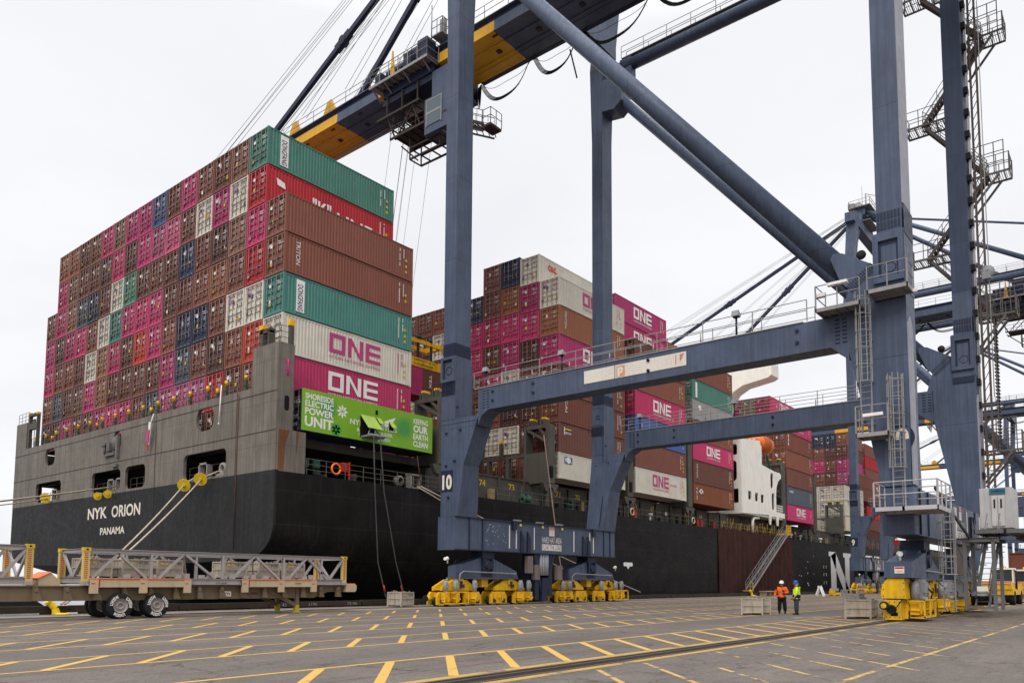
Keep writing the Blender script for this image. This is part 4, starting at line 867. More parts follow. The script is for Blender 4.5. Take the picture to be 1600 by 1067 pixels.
for col, s_ in B3.items():
    for lv, c in enumerate(s_):
        z = 11.6 if lv == 0 else (LZ(lv)-.31 if col in (16, 17) else LZ(lv))
        o = container(X3, col, z, c, SL.get(col, {}).get(lv) or lab3(col, lv, c), G3, std=(lv == 0 and col in (16, 17)))
        if col == 17:
            if lv == 0:
                g = MB(); g.cur = 0; g.box(-5.2, -3.9, SY-.006, SY-.002, 1.75, 2.45); g.cur = 1; letter(g, 'KOL', (-5.1, SY-.012, 1.85), XP, ZP, 1.1, .5, .02); g.lathe([(.0, 0), (.34, 0)], (-4.55, SY-.009, 2.1), 'y', 16); g.build('side_logo', [mat('logo_blue', (.02,.07,.25), rough=.6), LETW], o, rel=False)
            if lv == 1:
                g = MB(); g.cur = 0; g.box(-5.3, -5.15, SY-.006, SY-.002, 1.75, 2.5); letter(g, 'BEACON', (-5.05, SY-.006, 1.85), XP, ZP, .95, .22, .02); g.cur = 1; g.box(-5.1, -4.05, SY-.006, SY-.002, 2.12, 2.25); g.cur = 2; g.box(-5.1, -4.05, SY-.006, SY-.002, 2.25, 2.38); g.build('side_logo', [LETW, BLK, LETY], o, rel=False)
            if lv == 2: side_text(o, 'CAI', LETW, -5.1, 1.1, .34, 1.25, .01, True)
            if lv == 5: side_text(o, 'TRITON', LETW, -5.2, .75, .32, 1.75, .0, True)
            if lv in (4,): side_one(o, LETW)
            if lv == 6: side_one(o, LETM); 
            side_codes(o, LETM if lv == 6 else LETW)
        if col == 16 and lv == 7: side_text(o, 'cac.', LETR, -4.6, 1.6, 1.6, .62, .03); 
# ---- fourth bay
X4 = 74.1; G4 = 'containers stacked behind the second crane leg'
for lv, (c, lab) in enumerate((('w', 'white container with magenta wordmark, lowest of the column right of the second crane leg'), ('b', 'brown container directly above the low white container right of the second crane leg'), ('u', 'bright blue container seen above and below the lower portal beam'), ('m', 'magenta container with white wordmark seen between the two portal beams'), ('b', 'brown container above the magenta one between the two portal beams'), ('b', 'brown container with white vertical letters just above the upper portal beam'))):
    o = container(X4, 17, LZ(lv), c, lab, G4)
    if lv == 0: side_one(o, LETM, -2.3, 3.9); side_text(o, 'CONTAINERS', LETM, 1.8, 1.45, 1.7, .26, .0)
    if lv == 3: side_one(o, LETW)
    if lv == 5: side_text(o, 'TRITON', LETW, -5.0, .75, .34, 1.75, .0, True)
    side_codes(o, LETM if lv == 0 else LETW)
for lv, lab in ((7, 'magenta container with white wordmark, topmost right of the second crane leg'), (6, 'magenta container with white wordmark directly under the topmost magenta one')):
    o = container(X4, 16, LZ(lv), 'm', lab, G4); side_one(o, LETW); side_codes(o)
for lv, c in enumerate('bbobkb'): container(X4, 16, LZ(lv), c, '%s container one column in behind second crane leg, %s tier up' % (COLS[c][1], ORD[lv+1]), G4)
# ---- fifth bay, next to the superstructure
X5 = 88.35; zz = 11.6; G5 = 'containers stacked just aft of the white superstructure'
for lv, (c, st, lab) in enumerate((('o', True, 'rust brown container with blue and white roundel, lowest beside the white superstructure'), ('b', False, 'brown container with vertical letters above the roundel container beside the superstructure'), ('m', True, 'magenta container with white wordmark just under the lower portal beam'), ('b', True, 'brown container hidden mostly by the lower portal beam beside the superstructure'), ('G', True, 'grey container with white diamond mark behind the rail of the lower portal beam'), ('g', True, 'green container with white lettered strip between the portal beams'), ('b', False, 'brown container on top of the green one beside the white bridge wing'))):
    o = container(X5, 17, zz, c, lab, G5, std=st)
    if lv == 0:
        g = MB(); g.cur = 0; g.box(-4.6, -3.5, SY-.006, SY-.002, 1.65, 1.9); g.lathe([(0, 0), (.36, 0)], (-4.05, SY-.009, 1.8), 'y', 18); g.cur = 1; g.lathe([(.0, 0), (.2, 0)], (-4.05, SY-.013, 1.8), 'y', 16); g.build('side_logo', [LETW, mat('logo_blue')], o, rel=False); side_text(o, 'TEX', LETW, -5.4, .5, .3, 1.9, .0, True)
    if lv == 1: side_text(o, 'TRITON', LETW, -5.3, .7, .34, 1.8, .0, True)
    if lv == 2: side_one(o, LETW, -2.3, 4.1)
    if lv == 4:
        g = MB(); g.prism([(-4.6, 1.9), (-4.1, 2.3), (-3.6, 1.9), (-4.1, 1.4)], 'y', SY-.006, SY-.002); g.build('side_logo', LETW, o, rel=False)
    if lv == 5:
        g = MB(); g.box(-5.3, -4.8, SY-.006, SY-.002, .3, 2.45); g.build('white_panel', LETW, o, rel=False); side_text(o, 'EVERGREEN'[:0]+'DONGFANG', mat('logo_green', (.03,.2,.1), rough=.6), -5.2, .4, .3, 1.9, .0, True)
    side_codes(o); zz += 2.59 if st else 2.9
for lv, c in enumerate('kbobbbb'): container(X5, 16, LZ(lv), c, '%s container one column in beside the superstructure, %s tier up' % (COLS[c][1], ORD[lv+1]), G5)
container(X5, 15, LZ(7)-.9, 'o', 'brown container whose roof edge shows just right of the topmost magenta containers', G5)
# ---- sixth bay, forward of the superstructure
X6 = 121.2; G6 = 'containers stacked just forward of the white superstructure'
zz = 11.6
for lv, (c, st, lab) in enumerate((('m', True, 'magenta container with white wordmark, lowest forward of the white superstructure'), ('s', False, 'slate grey container above the low magenta one forward of the superstructure'), ('b', False, 'brown container directly above the slate grey one'), ('b', False, 'brown container two above the slate grey one'), ('b', False, 'brown container with white stripe marks, forward of the lifeboat'), ('m', False, 'magenta container touching the underside of the lower portal beam'))):
    o = container(X6, 17, zz, c, lab, G6, std=st)
    if lv == 0: side_one(o, LETW, -2.1, 4.2)
    if lv == 5: side_one(o, LETW, -2.1, 4.2)
    if lv == 1: side_text(o, 'UASC', LETW, -5.2, 1.9, 1.9, .35, .03)
    if lv == 4: side_text(o, 'III', LETW, -5.3, .7, .30, 1.8, .05, True)
    side_codes(o); zz += 2.59 if st else 2.9
for col, s_ in {16: 'kbbkbbm', 15: 'kbobbue', 14: '    bbm'}.items():
    for lv, c in enumerate(s_):
        if c == ' ': continue
        o = container(X6, col, LZ(lv), c, '%s container, %s from outer side, %s tier up, forward of the superstructure' % (COLS[c][1], ORD[18-col], ORD[lv+1]), G6)
        if (col, lv) == (16, 6): side_one(o, LETW)
# ---- reefers and the farther bays
G8 = 'pale refrigerated containers on the foredeck'
for col in (17, 16, 15):
    for lv in range(3):
        c = 'cww'[lv] if col == 17 else 'w'
        o = container(151.9, col, LZ(lv), c, '%s refrigerated container, %s from outer side, %s tier up, left of far crane leg' % (COLS[c][1], ORD[18-col], ORD[lv+1]), G8)
        if col == 17: side_codes(o, LETB)
G9 = 'containers far forward on the ship'
for col, s_ in {14: '   bpmbb', 13: '   kbokn', 12: '   bbmbn', 11: '   kkmbn', 15: '   bb'}.items():
    for lv, c in enumerate(s_):
        if c == ' ': continue
        container(181.0, col, LZ(lv)+.9*(col < 15), c, '%s container far forward left of far crane leg, %s column in, %s tier up' % (COLS[c][1], ORD[18-col], ORD[lv+1]), G9)
for col, s_ in {14: 'kbrbbbrb', 13: '     bbb'}.items():
    for lv, c in enumerate(s_):
        if c == ' ': continue
        o = container(195.5, col, LZ(lv)+(.5 if lv > 2 else 0), c, '%s container right of far crane leg, %s column in, %s tier up' % (COLS[c][1], ORD[18-col], ORD[lv+1]), G9)
        if lv in (7, 4) and col == 14: side_text(o, 'MOL', LETW, 3.0, .9, 1.8, 1.1, .03)
# red and brown containers low down behind the far crane leg
for lv, c in enumerate('brr'): container(210, 17, LZ(lv), c, '%s container low on the foredeck between far crane legs, %s tier up' % (COLS[c][1], ORD[lv+1]), G9)
# ================================================================== QUAY CRANE
XC = 47.85
crane = empty('gantry_crane', (XC, 22.8, 0), 'blue ship to shore gantry crane numbered 10 straddling the yard lanes in the foreground', 'crane', 'ship to shore cranes along the quay')
XA, XB = 38.3, 57.4         # outer faces of the two frames
def part(g, name, m_, parent=None, **k): return g.build(name, m_, parent or crane, **k)
def vents(g, o, ux, uz, nx, nz_, w_, h_, gw, gh):
    o, ux, uz = Vector(o), Vector(ux), Vector(uz)
    for i in range(nx):
        for j in range(nz_):
            p = o+ux*(i*gw)+uz*(j*gh); g.add([p, p+ux*w_, p+ux*w_+uz*h_, p+uz*h_], [(0,1,2,3)])
ZT = 66.0
BLUEN = mat('crane_navy_repaint', (0.040, 0.056, 0.100), rough=.45, var=.15, streak=.22, grime=.3, rust=.15, seam=(60, 6.1, .03, .6, .8))
for fi, x0 in enumerate((XA, XB)):
    sh = -1.15 if fi else 0.0
    # ---------- waterside leg
    g = MB(); x1 = x0+1.6
    g.box(x0, x1, 36.5, 37.62, 14.9, 42.0)
    g.hull8([(x0, 36.5, 42.0), (x1, 36.5, 42.0), (x1, 37.62, 42.0), (x0, 37.62, 42.0)], [(x0-.05, 36.45, 49), (x1+.3, 36.45, 49), (x1+.3, 37.8, 49), (x0-.05, 37.8, 49)])
    g.hull8([(x0-.05, 36.45, 49), (x1+.3, 36.45, 49), (x1+.3, 37.8, 49), (x0-.05, 37.8, 49)], [(x0+1.5, 35.6, ZT), (x1+1.8, 35.6, ZT), (x1+1.8, 37.2, ZT), (x0+1.5, 37.2, ZT)])
    g.box(x0-.02, x1+.02, 36.42, 37.72, 12.9, 17.35); g.box(x1, x1+.25, 36.5, 37.6, 12.9, 16.8)
    g.hull8([(x0+sh*.35, 35.6, 9.6), (x1+sh*.25, 35.6, 9.6), (x1+sh*.25, 37.72, 9.6), (x0+sh*.35, 37.72, 9.6)], [(x0, 34.25, 12.9), (x1, 34.25, 12.9), (x1, 37.72, 12.9), (x0, 37.72, 12.9)])
    g.hull8([(x0+sh*.78, 36.1, 6.15), (x1+.45+sh*.7, 36.1, 6.15), (x1+.45+sh*.7, 37.72, 6.15), (x0+sh*.78, 37.72, 6.15)], [(x0+sh*.35, 35.6, 9.6), (x1+sh*.25, 35.6, 9.6), (x1+sh*.25, 37.72, 9.6), (x0+sh*.35, 37.72, 9.6)])
    leg = part(g, 'waterside_leg', BLUE)
    g = MB(); g.box(x0-.035, x0-.002, 36.5, 37.62, 17.45, 18.3); g.box(x0, x1, 36.465, 36.498, 17.45, 18.3)
    g.box(x0-.05, x0-.025, 36.42, 37.72, 14.62, 15.45)
    for z in (17.6, 14.75):
        for i in range(10): g.box(x0-.05, x0-.036, 36.55+i*.11, 36.60+i*.11, z, z+.3); g.box(x0-.05, x0-.036, 36.55+i*.11, 36.60+i*.11, z+.36, z+.62)
    for i in range(13): g.box(x0+.05+i*.12, x0+.11+i*.12, 36.45, 36.464, 17.6, 17.9); g.box(x0+.05+i*.12, x0+.11+i*.12, 36.45, 36.464, 17.96, 18.2)
    g.box(x0-.012, x0-.006, 34.3, 37.7, 12.55, 12.58)
    for y, z in ((37.2, 11.9), (35.9, 12.0), (37.2, 9.6), (36.4, 9.9), (36.2, 13.6), (36.95, 7.4)): g.box(x0-.12+sh*.0, x0+.02, y-.08, y+.08, z, z+.12)
    part(g, 'bolted_splice', BLUED, leg)
    if fi == 0:
        g = MB(); g.box(x0-.22, x0-.03, 36.4, 36.58, 15.55, 17.32); g.box(x0-.22, x0-.03, 37.5, 37.68, 15.55, 17.32); g.box(x0-.22, x0-.03, 36.58, 37.5, 17.12, 17.32); g.box(x0-.22, x0-.03, 36.58, 37.5, 15.55, 15.75); g.box(x0-.06, x0-.03, 36.58, 37.5, 15.75, 17.12)
        part(g, 'access_housing', BLUE, leg)
        g = MB(); g.box(x0-.08, x0-.065, 36.58, 36.66, 15.8, 17.1); g.box(x0-.08, x0-.065, 37.38, 37.5, 15.8, 17.1); g.box(x0-.08, x0-.065, 36.66, 37.38, 16.95, 17.1)
        pts = [(x0-.075, 37.0+.26*math.cos(a*math.pi/8), 16.35+.28*math.sin(a*math.pi/8)) for a in range(17)]; g.path(pts, .02, 5); part(g, 'access_recess', BLUED, leg)
    else:
        g = MB(); pts = [(x0-.05, 37.05+.17*math.cos(a*math.pi/8), 16.3+.17*math.sin(a*math.pi/8)) for a in range(17)]; g.path(pts, .025, 5)
        for z0_ in (15.6, 17.15): g.box(x0-.032, x0-.022, 36.7, 37.5, z0_, z0_+.03)
        g.path([(x0-.06, 36.55, 15.2), (x0-.07, 36.5, 12), (x0-.3, 36.3, 9.8), (x0-1.1, 36.25, 6.5)], .03, 5); part(g, 'hatch_ring', BLUED, leg)
    g = MB(); rail(g, [(x0-.35, 36.3, 14.65), (x0-.35, 37.8, 14.65)], .8, .02, 2, .7); part(g, 'leg_rail', BLUED, leg)
    # ---------- landside leg
    g = MB(); ya, yb = 7.95, 9.06; xe = x0+1.75
    g.box(x0, xe, ya, yb, 18.2, 21.0); g.box(x0-.03, xe+.03, 7.88, 9.22, 15.3, 18.2)
    g.box(x0-.0, xe, 7.9, 10.45, 12.75, 15.3)
    g.hull8([(x0, 7.92, 9.2), (xe, 7.92, 9.2), (xe, 9.75, 9.2), (x0, 9.75, 9.2)], [(x0, 7.9, 12.75), (xe, 7.9, 12.75), (xe, 10.45, 12.75), (x0, 10.45, 12.75)])
    g.hull8([(x0-.1, 7.93, 6.15), (xe+.3, 7.93, 6.15), (xe+.3, 9.16, 6.15), (x0-.1, 9.16, 6.15)], [(x0, 7.92, 9.2), (xe, 7.92, 9.2), (xe, 9.75, 9.2), (x0, 9.75, 9.2)])
    ll = part(g, 'landside_leg', BLUE)
    g = MB(); g.box(x0, xe, ya, yb, 21.0, ZT-3); part(g, 'upper_column', BLUE if fi == 0 else BLUEN, ll)
    # pale panel: lighter tone painted on for the lit land-facing side
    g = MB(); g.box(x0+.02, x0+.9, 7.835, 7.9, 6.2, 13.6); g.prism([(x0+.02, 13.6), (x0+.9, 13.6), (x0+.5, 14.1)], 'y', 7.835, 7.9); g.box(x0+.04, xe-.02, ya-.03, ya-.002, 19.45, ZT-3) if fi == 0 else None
    part(g, 'edge_lit_panel', mat('pale_blue_grey', (.26,.26,.30), rough=.5, grime=.15), ll)
    g = MB(); g.box(x0-.06, x0-.032, 7.95, 9.2, 14.9, 15.3)
    vents(g, (x0-.036, 9.02, 18.35), YN, ZP, 7, 2, .10, .38, .15, .46); vents(g, (x0-.064, 9.1, 14.95), YN, ZP, 9, 1, .07, .3, .13, .4)
    g.box(x0, xe, 7.86, 7.879, 18.0, 19.4)
    part(g, 'bolted_splice', BLUED, ll)
    g = MB(); g.box(x0-.20, x0-.031, 7.92, 8.12, 15.75, 18.1); g.box(x0-.20, x0-.031, 8.98, 9.22, 15.75, 18.1); g.box(x0-.20, x0-.031, 8.12, 8.98, 17.75, 18.1); g.box(x0-.20, x0-.031, 8.12, 8.98, 15.75, 16.0); g.box(x0-.06, x0-.031, 8.12, 8.98, 16.0, 17.75)
    for z in np.arange(15.85, 18.05, .16):
        for y in (8.0, 9.1, 9.16): g.box(x0-.215, x0-.2, y, y+.03, z, z+.03)
    part(g, 'access_housing', BLUE, ll)
    g = MB(); g.box(x0-.075, x0-.062, 8.12, 8.22, 16.0, 17.7); g.box(x0-.075, x0-.062, 8.88, 8.98, 16.0, 17.7); g.box(x0-.075, x0-.062, 8.22, 8.88, 17.55, 17.7)
    pts = [(x0-.07, 8.5+.24*math.cos(a*math.pi/8), 16.45+.24*math.sin(a*math.pi/8)) for a in range(17)]; g.path(pts, .018, 5); part(g, 'access_recess', BLUED, ll)
    # ---------- portal beam between the legs
    g = MB(); g.box(x0, x0+1.3, 10.4, 34.3, 13.15, 14.66); g.prism([(10.45, 13.15), (10.45, 12.4), (10.8, 12.75), (11.3, 13.15)], 'x', x0, x0+1.3); g.prism([(34.3, 13.15), (33.4, 13.15), (34.0, 12.8), (34.3, 12.2)], 'x', x0, x0+1.3)
    pb = part(g, 'portal_beam', BLUE)
    g = MB()
    for yv in (33.55, 10.75):
        vents(g, (x0-.006, yv+.32, 13.25), YN, ZP, 2, 7, .22, .09, .34, .19)
    for y in (33, 29.6, 21.3, 21.31, 12.9): g.tube((x0-.10, y, 14.3), (x0+.02, y, 14.3), .09, 8); g.tube((x0-.10, y, 13.7), (x0+.02, y, 13.7), .09, 8)
    part(g, 'beam_lug', BLUED, pb)
    g = MB(); g.box(x0-.05, x0+1.35, 12.6, 34.6, 14.66, 14.72); rail(g, [(x0+.02, 34.7, 14.72), (x0+.02, 12.4, 14.72)], 1.08, .026, 2, 2.9); rail(g, [(x0+1.28, 34.7, 14.72), (x0+1.28, 12.4, 14.72)], 1.08, .022, 2, 2.9)
    for y in np.arange(15.2, 34, 2.9): g.tube((x0+.02, y, 14.72), (x0+.02, y, 15.2), .04, 6)
    part(g, 'beam_walkway', GALV, pb)
    for y in ((33.9, 27.6, 16.2) if fi == 0 else (33, 24.5)):
        g = MB(); g.tube((x0+.35, y, 14.72), (x0+.35, y, 15.85), .06, 8); g.box(x0+.22, x0+.48, y-.18, y+.14, 15.8, 15.9)
        g.cur = 1; g.hull8([(x0+.10, y-.20, 15.86), (x0+.45, y-.20, 15.80), (x0+.45, y+.18, 15.80), (x0+.10, y+.18, 15.86)], [(x0+.18, y-.20, 16.14), (x0+.5, y-.20, 15.98), (x0+.5, y+.18, 15.98), (x0+.18, y+.18, 16.14)])
        part(g, 'floodlight', [BLUED, GREY], pb)
    # ---------- diagonal tube, gusset
    zz0 = 1.225 if fi == 0 else 1.183
    g = MB(); xm = x0+.75; g.tube((xm, 10.35, 16.5), (xm, 37.0, 16.5+(37-10.35)*zz0), .52 if fi == 0 else .46, 28); db = part(g, 'diagonal_brace', BLUE)
    g = MB(); dv = Vector((0, 1, zz0)).normalized(); nv = Vector((0, -zz0, 1)).normalized(); b0 = Vector((0, 9.8, 16.3))
    def gp(a, b_): v = b0+dv*a+nv*b_; return (v.y, v.z)
    for xx in (x0-.02, x0+1.45): g.prism([gp(0, -.74), gp(0, .74), gp(1.6, .24), gp(1.95, -.02), gp(1.85, -.30), gp(.6, -.74)], 'x', xx, xx+.09)
    g.prism([(9.05, 14.66), (10.75, 14.66), gp(0, -.80), gp(0, .80), (9.05, 17.6)], 'x', x0+.01, x0+1.5)
    gs = part(g, 'gusset_plate', BLUE, db)
    g = MB()
    for i in range(13):
        for bb in (-.20, -.10, .08, .16):
            v = b0+dv*bb+nv*(-.7+i*.115); g.box(x0-.045, x0-.0205, v.y-.025, v.y+.025, v.z-.025, v.z+.025)
    part(g, 'bolt_row', BLUED, gs)
    g = MB(); v = b0+dv*.9+nv*.72; g.lathe([(.0,0),(.22,0),(.22,.1),(0,.1)], (x0+.1, v.y, v.z), 'x', 18); v = b0+dv*1.2-nv*.42; g.lathe([(.0,0),(.22,0),(.22,.1),(0,.1)], (x0+.02, v.y, v.z), 'x', 18); v = b0+dv*.6-nv*.62; g.lathe([(.0,0),(.2,0),(.2,.1),(0,.1)], (x0+.02, v.y, v.z), 'x', 18); part(g, 'brace_end_disc', BLK, db)
    # ---------- upper tie tube with walkway
    g = MB(); g.tube((xm+.3, 37.0, 48.75), (xm+.3, 9, 48.75), .55, 18); g.box(xm-.1, xm+.7, 33.8, 35.0, 47.0, 49.3) if fi else None
    ut_ = part(g, 'upper_tie_tube', BLUE)
    g = MB(); g.box(xm-.15, xm+.75, 9.5, 34.8, 49.36, 49.41); rail(g, [(xm-.15, 34.8, 49.4), (xm-.15, 9.5, 49.4)], 1.1, .03, 2, 2.4); rail(g, [(xm+.75, 34.8, 49.4), (xm+.75, 9.5, 49.4)], 1.1, .03, 2, 2.4)
    
    part(g, 'tie_walkway', GALV, ut_)
# splice on the second waterside leg where its diagonal lands
g = MB(); g.box(XB-.05, XB+1.75, 34.6, 36.5, 45.2, 47.6); g.prism([(36.5, 47.6), (34.6, 47.2), (34.4, 45.0), (35.2, 44.4), (36.5, 44.6)], 'x', XB-.1, XB+1.7); part(g, 'brace_socket', BLUE)
# ---------- sill beams
g = MB(); g.box(38.25, 58.75, 36.22, 37.9, 3.85, 6.15); sill = part(g, 'waterside_sill_beam', BLUE)
g = MB()
for x in (39.6, 41.0, 56.9, 57.9): g.box(x, x+.05, 36.14, 36.22, 3.87, 6.13)
g.box(38.2, 58.75, 36.12, 36.26, 6.08, 6.16); g.box(38.2, 58.75, 36.12, 36.26, 3.84, 3.91)
for x in (45.3, 46.1, 53.6, 54.3): g.prism([(x, 3.9), (x+.42, 3.9), (x+.42, 5.0), (x+.05, 5.5)], 'y', 36.1, 36.21)
g.box(44.3, 44.75, 36.02, 36.22, 5.55, 6.2); g.box(55.05, 55.45, 36.02, 36.22, 5.55, 6.2)
part(g, 'stiffener', BLUED, sill)
g = MB()
for x in (44.0, 44.8, 47.0, 52.35, 54.7, 55.25): g.box(x, x+.07, 36.17, 36.215, 4.15, 5.85)
r_ = random.Random(8)
for _ in range(26): x = r_.uniform(41.3, 43.6); z = r_.uniform(4.2, 5.8); g.box(x, x+.04, 36.2, 36.216, z, z+.04)
part(g, 'white_stripe', LETW, sill)
g = MB()
for x in (44.6, 47.4, 50.0): g.box(x, x+.8, 36.15, 36.35, 6.22, 6.32); g.box(x+.1, x+.18, 36.2, 36.3, 6.16, 6.3); g.box(x+.6, x+.68, 36.2, 36.3, 6.16, 6.3)
part(g, 'strip_lamp', GREY, sill)
g = MB()
for x in (45.2, 48.0, 50.6): g.box(x, x+.18, 36.13, 36.2, 5.85, 6.03)
part(g, 'yellow_tag', mat('tag_yellow', (.6,.6,.08), rough=.5), sill)
def sign_hard(parent, o, ux, nrm):
    """warning sign and the hard hat notice; ux = reading direction, nrm = outward"""
    o, ux, nrm = Vector(o), Vector(ux), Vector(nrm)
    def qd(g, a, z0, b, z1, d): p = o+nrm*d; g.add([p+ux*a+Vector((0,0,z0)), p+ux*b+Vector((0,0,z0)), p+ux*b+Vector((0,0,z1)), p+ux*a+Vector((0,0,z1))], [(0,1,2,3)])
    def tx(g, s, a, z, w_, h_, d, b=.02): p = o+nrm*d+ux*a+Vector((0,0,z)); letter(g, s, p, ux, ZP, w_, h_, b)
    g = MB(); g.cur = 0; qd(g, .95, 1.15, 1.65, 1.90, .004); qd(g, 0, .0, 2.6, .48, .004)
    g.cur = 1; qd(g, .98, 1.62, 1.62, 1.87, .008)
    g.cur = 2; tx(g, 'DANGER', 1.02, 1.67, .56, .14, .012); tx(g, 'HARD HAT AREA', .0, .58, 2.6, .46, .012, .0)
    g.cur = 3; tx(g, 'OVERHEAD', 1.05, 1.44, .5, .09, .008); tx(g, 'CRANES', 1.1, 1.28, .4, .09, .008)
    g.cur = 4; tx(g, 'FLOAT THE LOAD', .06, .07, 2.48, .36, .008, .0)
    return part(g, 'safety_sign', [SIGNW, REDP, SIGNW, ORG, LETB], parent)
sign_hard(sill, (48.05, 36.215, 4.15), (1,0,0), (0,-1,0))
g = MB(); g.box(38.25, 59.4, 7.87, 9.2, 3.94, 6.1); g.box(58.4, 59.5, 7.9, 8.9, 4.5, 6.5); lsill = part(g, 'landside_sill_beam', BLUE)
g = MB()
for x in (39.3, 41.0, 54.3): g.box(x, x+.05, 7.79, 7.87, 3.97, 6.08)
for x in (45.6, 52.6, 53.4): g.prism([(x, 3.9), (x+.9, 3.9), (x+.9, 4.9), (x+.05, 5.7)], 'y', 7.75, 7.86)
g.box(45.0, 46.0, 7.82, 7.87, 4.0, 5.6)
part(g, 'stiffener', BLUED, lsill)
g = MB()
for x in (47.7, 48.2, 51.6, 56): g.box(x, x+.08, 7.83, 7.866, 4.1, 5.9)
part(g, 'white_stripe', LETW, lsill)
sign_hard(lsill, (48.35, 7.866, 4.15), (1,0,0), (0,-1,0))
# ---------- bogies
def bogie_set(xc, yr, half, sgn, k_=1.0):
    """one corner: blue rocker beam, yellow balance beams, wheel trucks with motors; sgn = which way the view side faces (-1 = -y)"""
    ya, yb = yr-.55, yr+.25
    g = MB(); g.prism([(xc-3.15, 1.95), (xc+3.45, 1.95), (xc+3.45, 2.45), (xc+.75, 3.35), (xc-.6, 3.4), (xc-3.15, 2.75)], 'y', ya, yb); g.box(xc-3.2, xc+3.5, ya-.10, yb+.10, 1.88, 2.0)
    rk = part(g, 'rocker_beam', BLUE)
    g = MB(); g.box(xc-.65, xc+.65, ya-.15, yb+.15, 3.3, 3.86); g.box(xc-.55, xc-.35, ya-.2, yb+.2, 2.5, 3.4); g.box(xc+.35, xc+.55, ya-.2, yb+.2, 2.5, 3.4); g.tube((xc, ya-.3, 2.85), (xc, yb+.3, 2.85), .3, 14); g.box(xc-.6, xc+.6, ya-.03, yb+.03, 2.0, 2.5)
    for dx in (-2.7, 1.9): 
        pts = [(xc+dx+.16*math.cos(a*math.pi/6), (ya+yb)/2, 3.0+(-.12 if dx > 0 else 0)+.16*math.sin(a*math.pi/6)) for a in range(13)]; g.path(pts, .04, 5)
    part(g, 'pivot_bracket', BLUED, rk)
    g = MB(); g.path([(xc-3.1, ya-.2, 1.6), (xc-3.0, ya-.22, 2.2), (xc-2.7, ya-.22, 2.38), (xc+3.1, ya-.22, 2.28), (xc+3.3, ya-.22, 1.9)], .05, 6); part(g, 'conduit', GREY, rk)
    yb = yr+.55
    for s in (-1, 1):
        xb = xc+s*2.05*k_
        g = MB(); g.prism([(xb-1.3*k_, 1.06), (xb+1.3*k_, 1.06), (xb+1.3*k_, 1.22), (xb+.5*k_, 1.8), (xb-.5*k_, 1.8), (xb-1.3*k_, 1.3)], 'y', ya+.05, ya+.25); g.prism([(xb-1.3*k_, 1.06), (xb+1.3*k_, 1.06), (xb+1.3*k_, 1.22), (xb+.5*k_, 1.8), (xb-.5*k_, 1.8), (xb-1.3*k_, 1.3)], 'y', yb-.25, yb-.05); g.box(xb-.28, xb+.28, ya-.04, yb+.04, 1.5, 1.88); g.box(xb-1.25*k_, xb+1.25*k_, ya+.25, yb-.25, 1.1, 1.2)
        bb = part(g, 'balance_beam', YEL)
        g = MB(); g.tube((xb, ya-.12, 1.62), (xb, yb+.12, 1.62), .12, 10); g.box(xb-.05, xb+.3, ya-.12, ya-.05, 1.25, 1.5); part(g, 'pivot_pin', DARK, bb)
        for t_ in (-1, 1):
            xt = xb+t_*.98*k_
            g = MB(); g.prism([(xt-.66*k_, .12), (xt+.66*k_, .12), (xt+.66*k_, .66), (xt+.48*k_, .98), (xt-.48*k_, .98), (xt-.66*k_, .66)], 'y', ya+.02, ya+.22); g.prism([(xt-.66*k_, .12), (xt+.66*k_, .12), (xt+.66*k_, .66), (xt+.48*k_, .98), (xt-.48*k_, .98), (xt-.66*k_, .66)], 'y', yb-.22, yb-.02)
            g.box(xt-.4, xt+.4, ya+.22, yb-.22, .6, .9); g.box(xt-.5, xt-.35, ya-.05, ya+.05, .2, .8); g.box(xt+.3, xt+.42, ya-.05, ya+.05, .3, .9); g.prism([(xt-.12, .5), (xt+.12, .5), (xt+.05, .95), (xt-.05, .95)], 'y', ya-.1, ya+.04)
            tr = part(g, 'wheel_truck', YEL, bb)
            for wv in (-.38*k_, .38*k_):
                g = MB(); g.lathe([(.0,-.09),(.31,-.09),(.31,-.06),(.28,-.05),(.28,.05),(.31,.06),(.31,.09),(0,.09)], (xt+wv, yr, .33), 'y', 18); g.tube((xt+wv, ya-.07, .33), (xt+wv, yb+.07, .33), .09, 10); g.box(xt+wv-.14, xt+wv+.14, ya-.04, ya+.02, .18, .48); part(g, 'wheel', DARK, bb)
            for wv in ((-.3*k_, .45*k_) if t_*s > 0 else ((-.1,) if s*half > 0 else ())):
                g = MB(); g.tube((xt+wv, ya-.22, .95), (xt+wv, ya-.22, 1.75), .17, 12); g.box(xt+wv-.12, xt+wv+.12, ya-.4, ya-.3, 1.25, 1.6); g.tube((xt+wv, ya-.22, 1.75), (xt+wv, ya-.22, 1.82), .13, 12)
                part(g, 'drive_motor', GREY, bb)
                g = MB(); g.box(xt+wv-.2, xt+wv+.2, ya-.42, ya-.02, .3, .95); g.prism([(xt+wv-.3, .5), (xt+wv, .3), (xt+wv+.3, .5), (xt+wv, .75)], 'y', ya-.46, ya-.1); part(g, 'gearbox', YEL, bb)
    g = MB()   # guard frame at the outer end
    xo = xc+half*(3.03*k_+.75*k_); a, b_ = sorted((xo, xo-half*2.4))
    for z in (.18, .95): g.box(a, b_, ya-.72, ya-.66, z, z+.07)
    for x in (a, (a+b_)/2, b_-.07): g.box(x, x+.07, ya-.72, ya-.66, .18, 1.02); g.box(x, x+.07, ya-.66, ya, .9, .97)
    g.box(a, b_, ya-.7, ya-.1, .16, .20); g.tube((xo, yr, .55), (xo+half*.45, yr, .55), .17, 12); part(g, 'guard_frame', YEL, rk)
    g = MB(); g.tube((xo+half*.45, yr, .55), (xo+half*.6, yr, .55), .21, 12); part(g, 'buffer', BLK, rk)
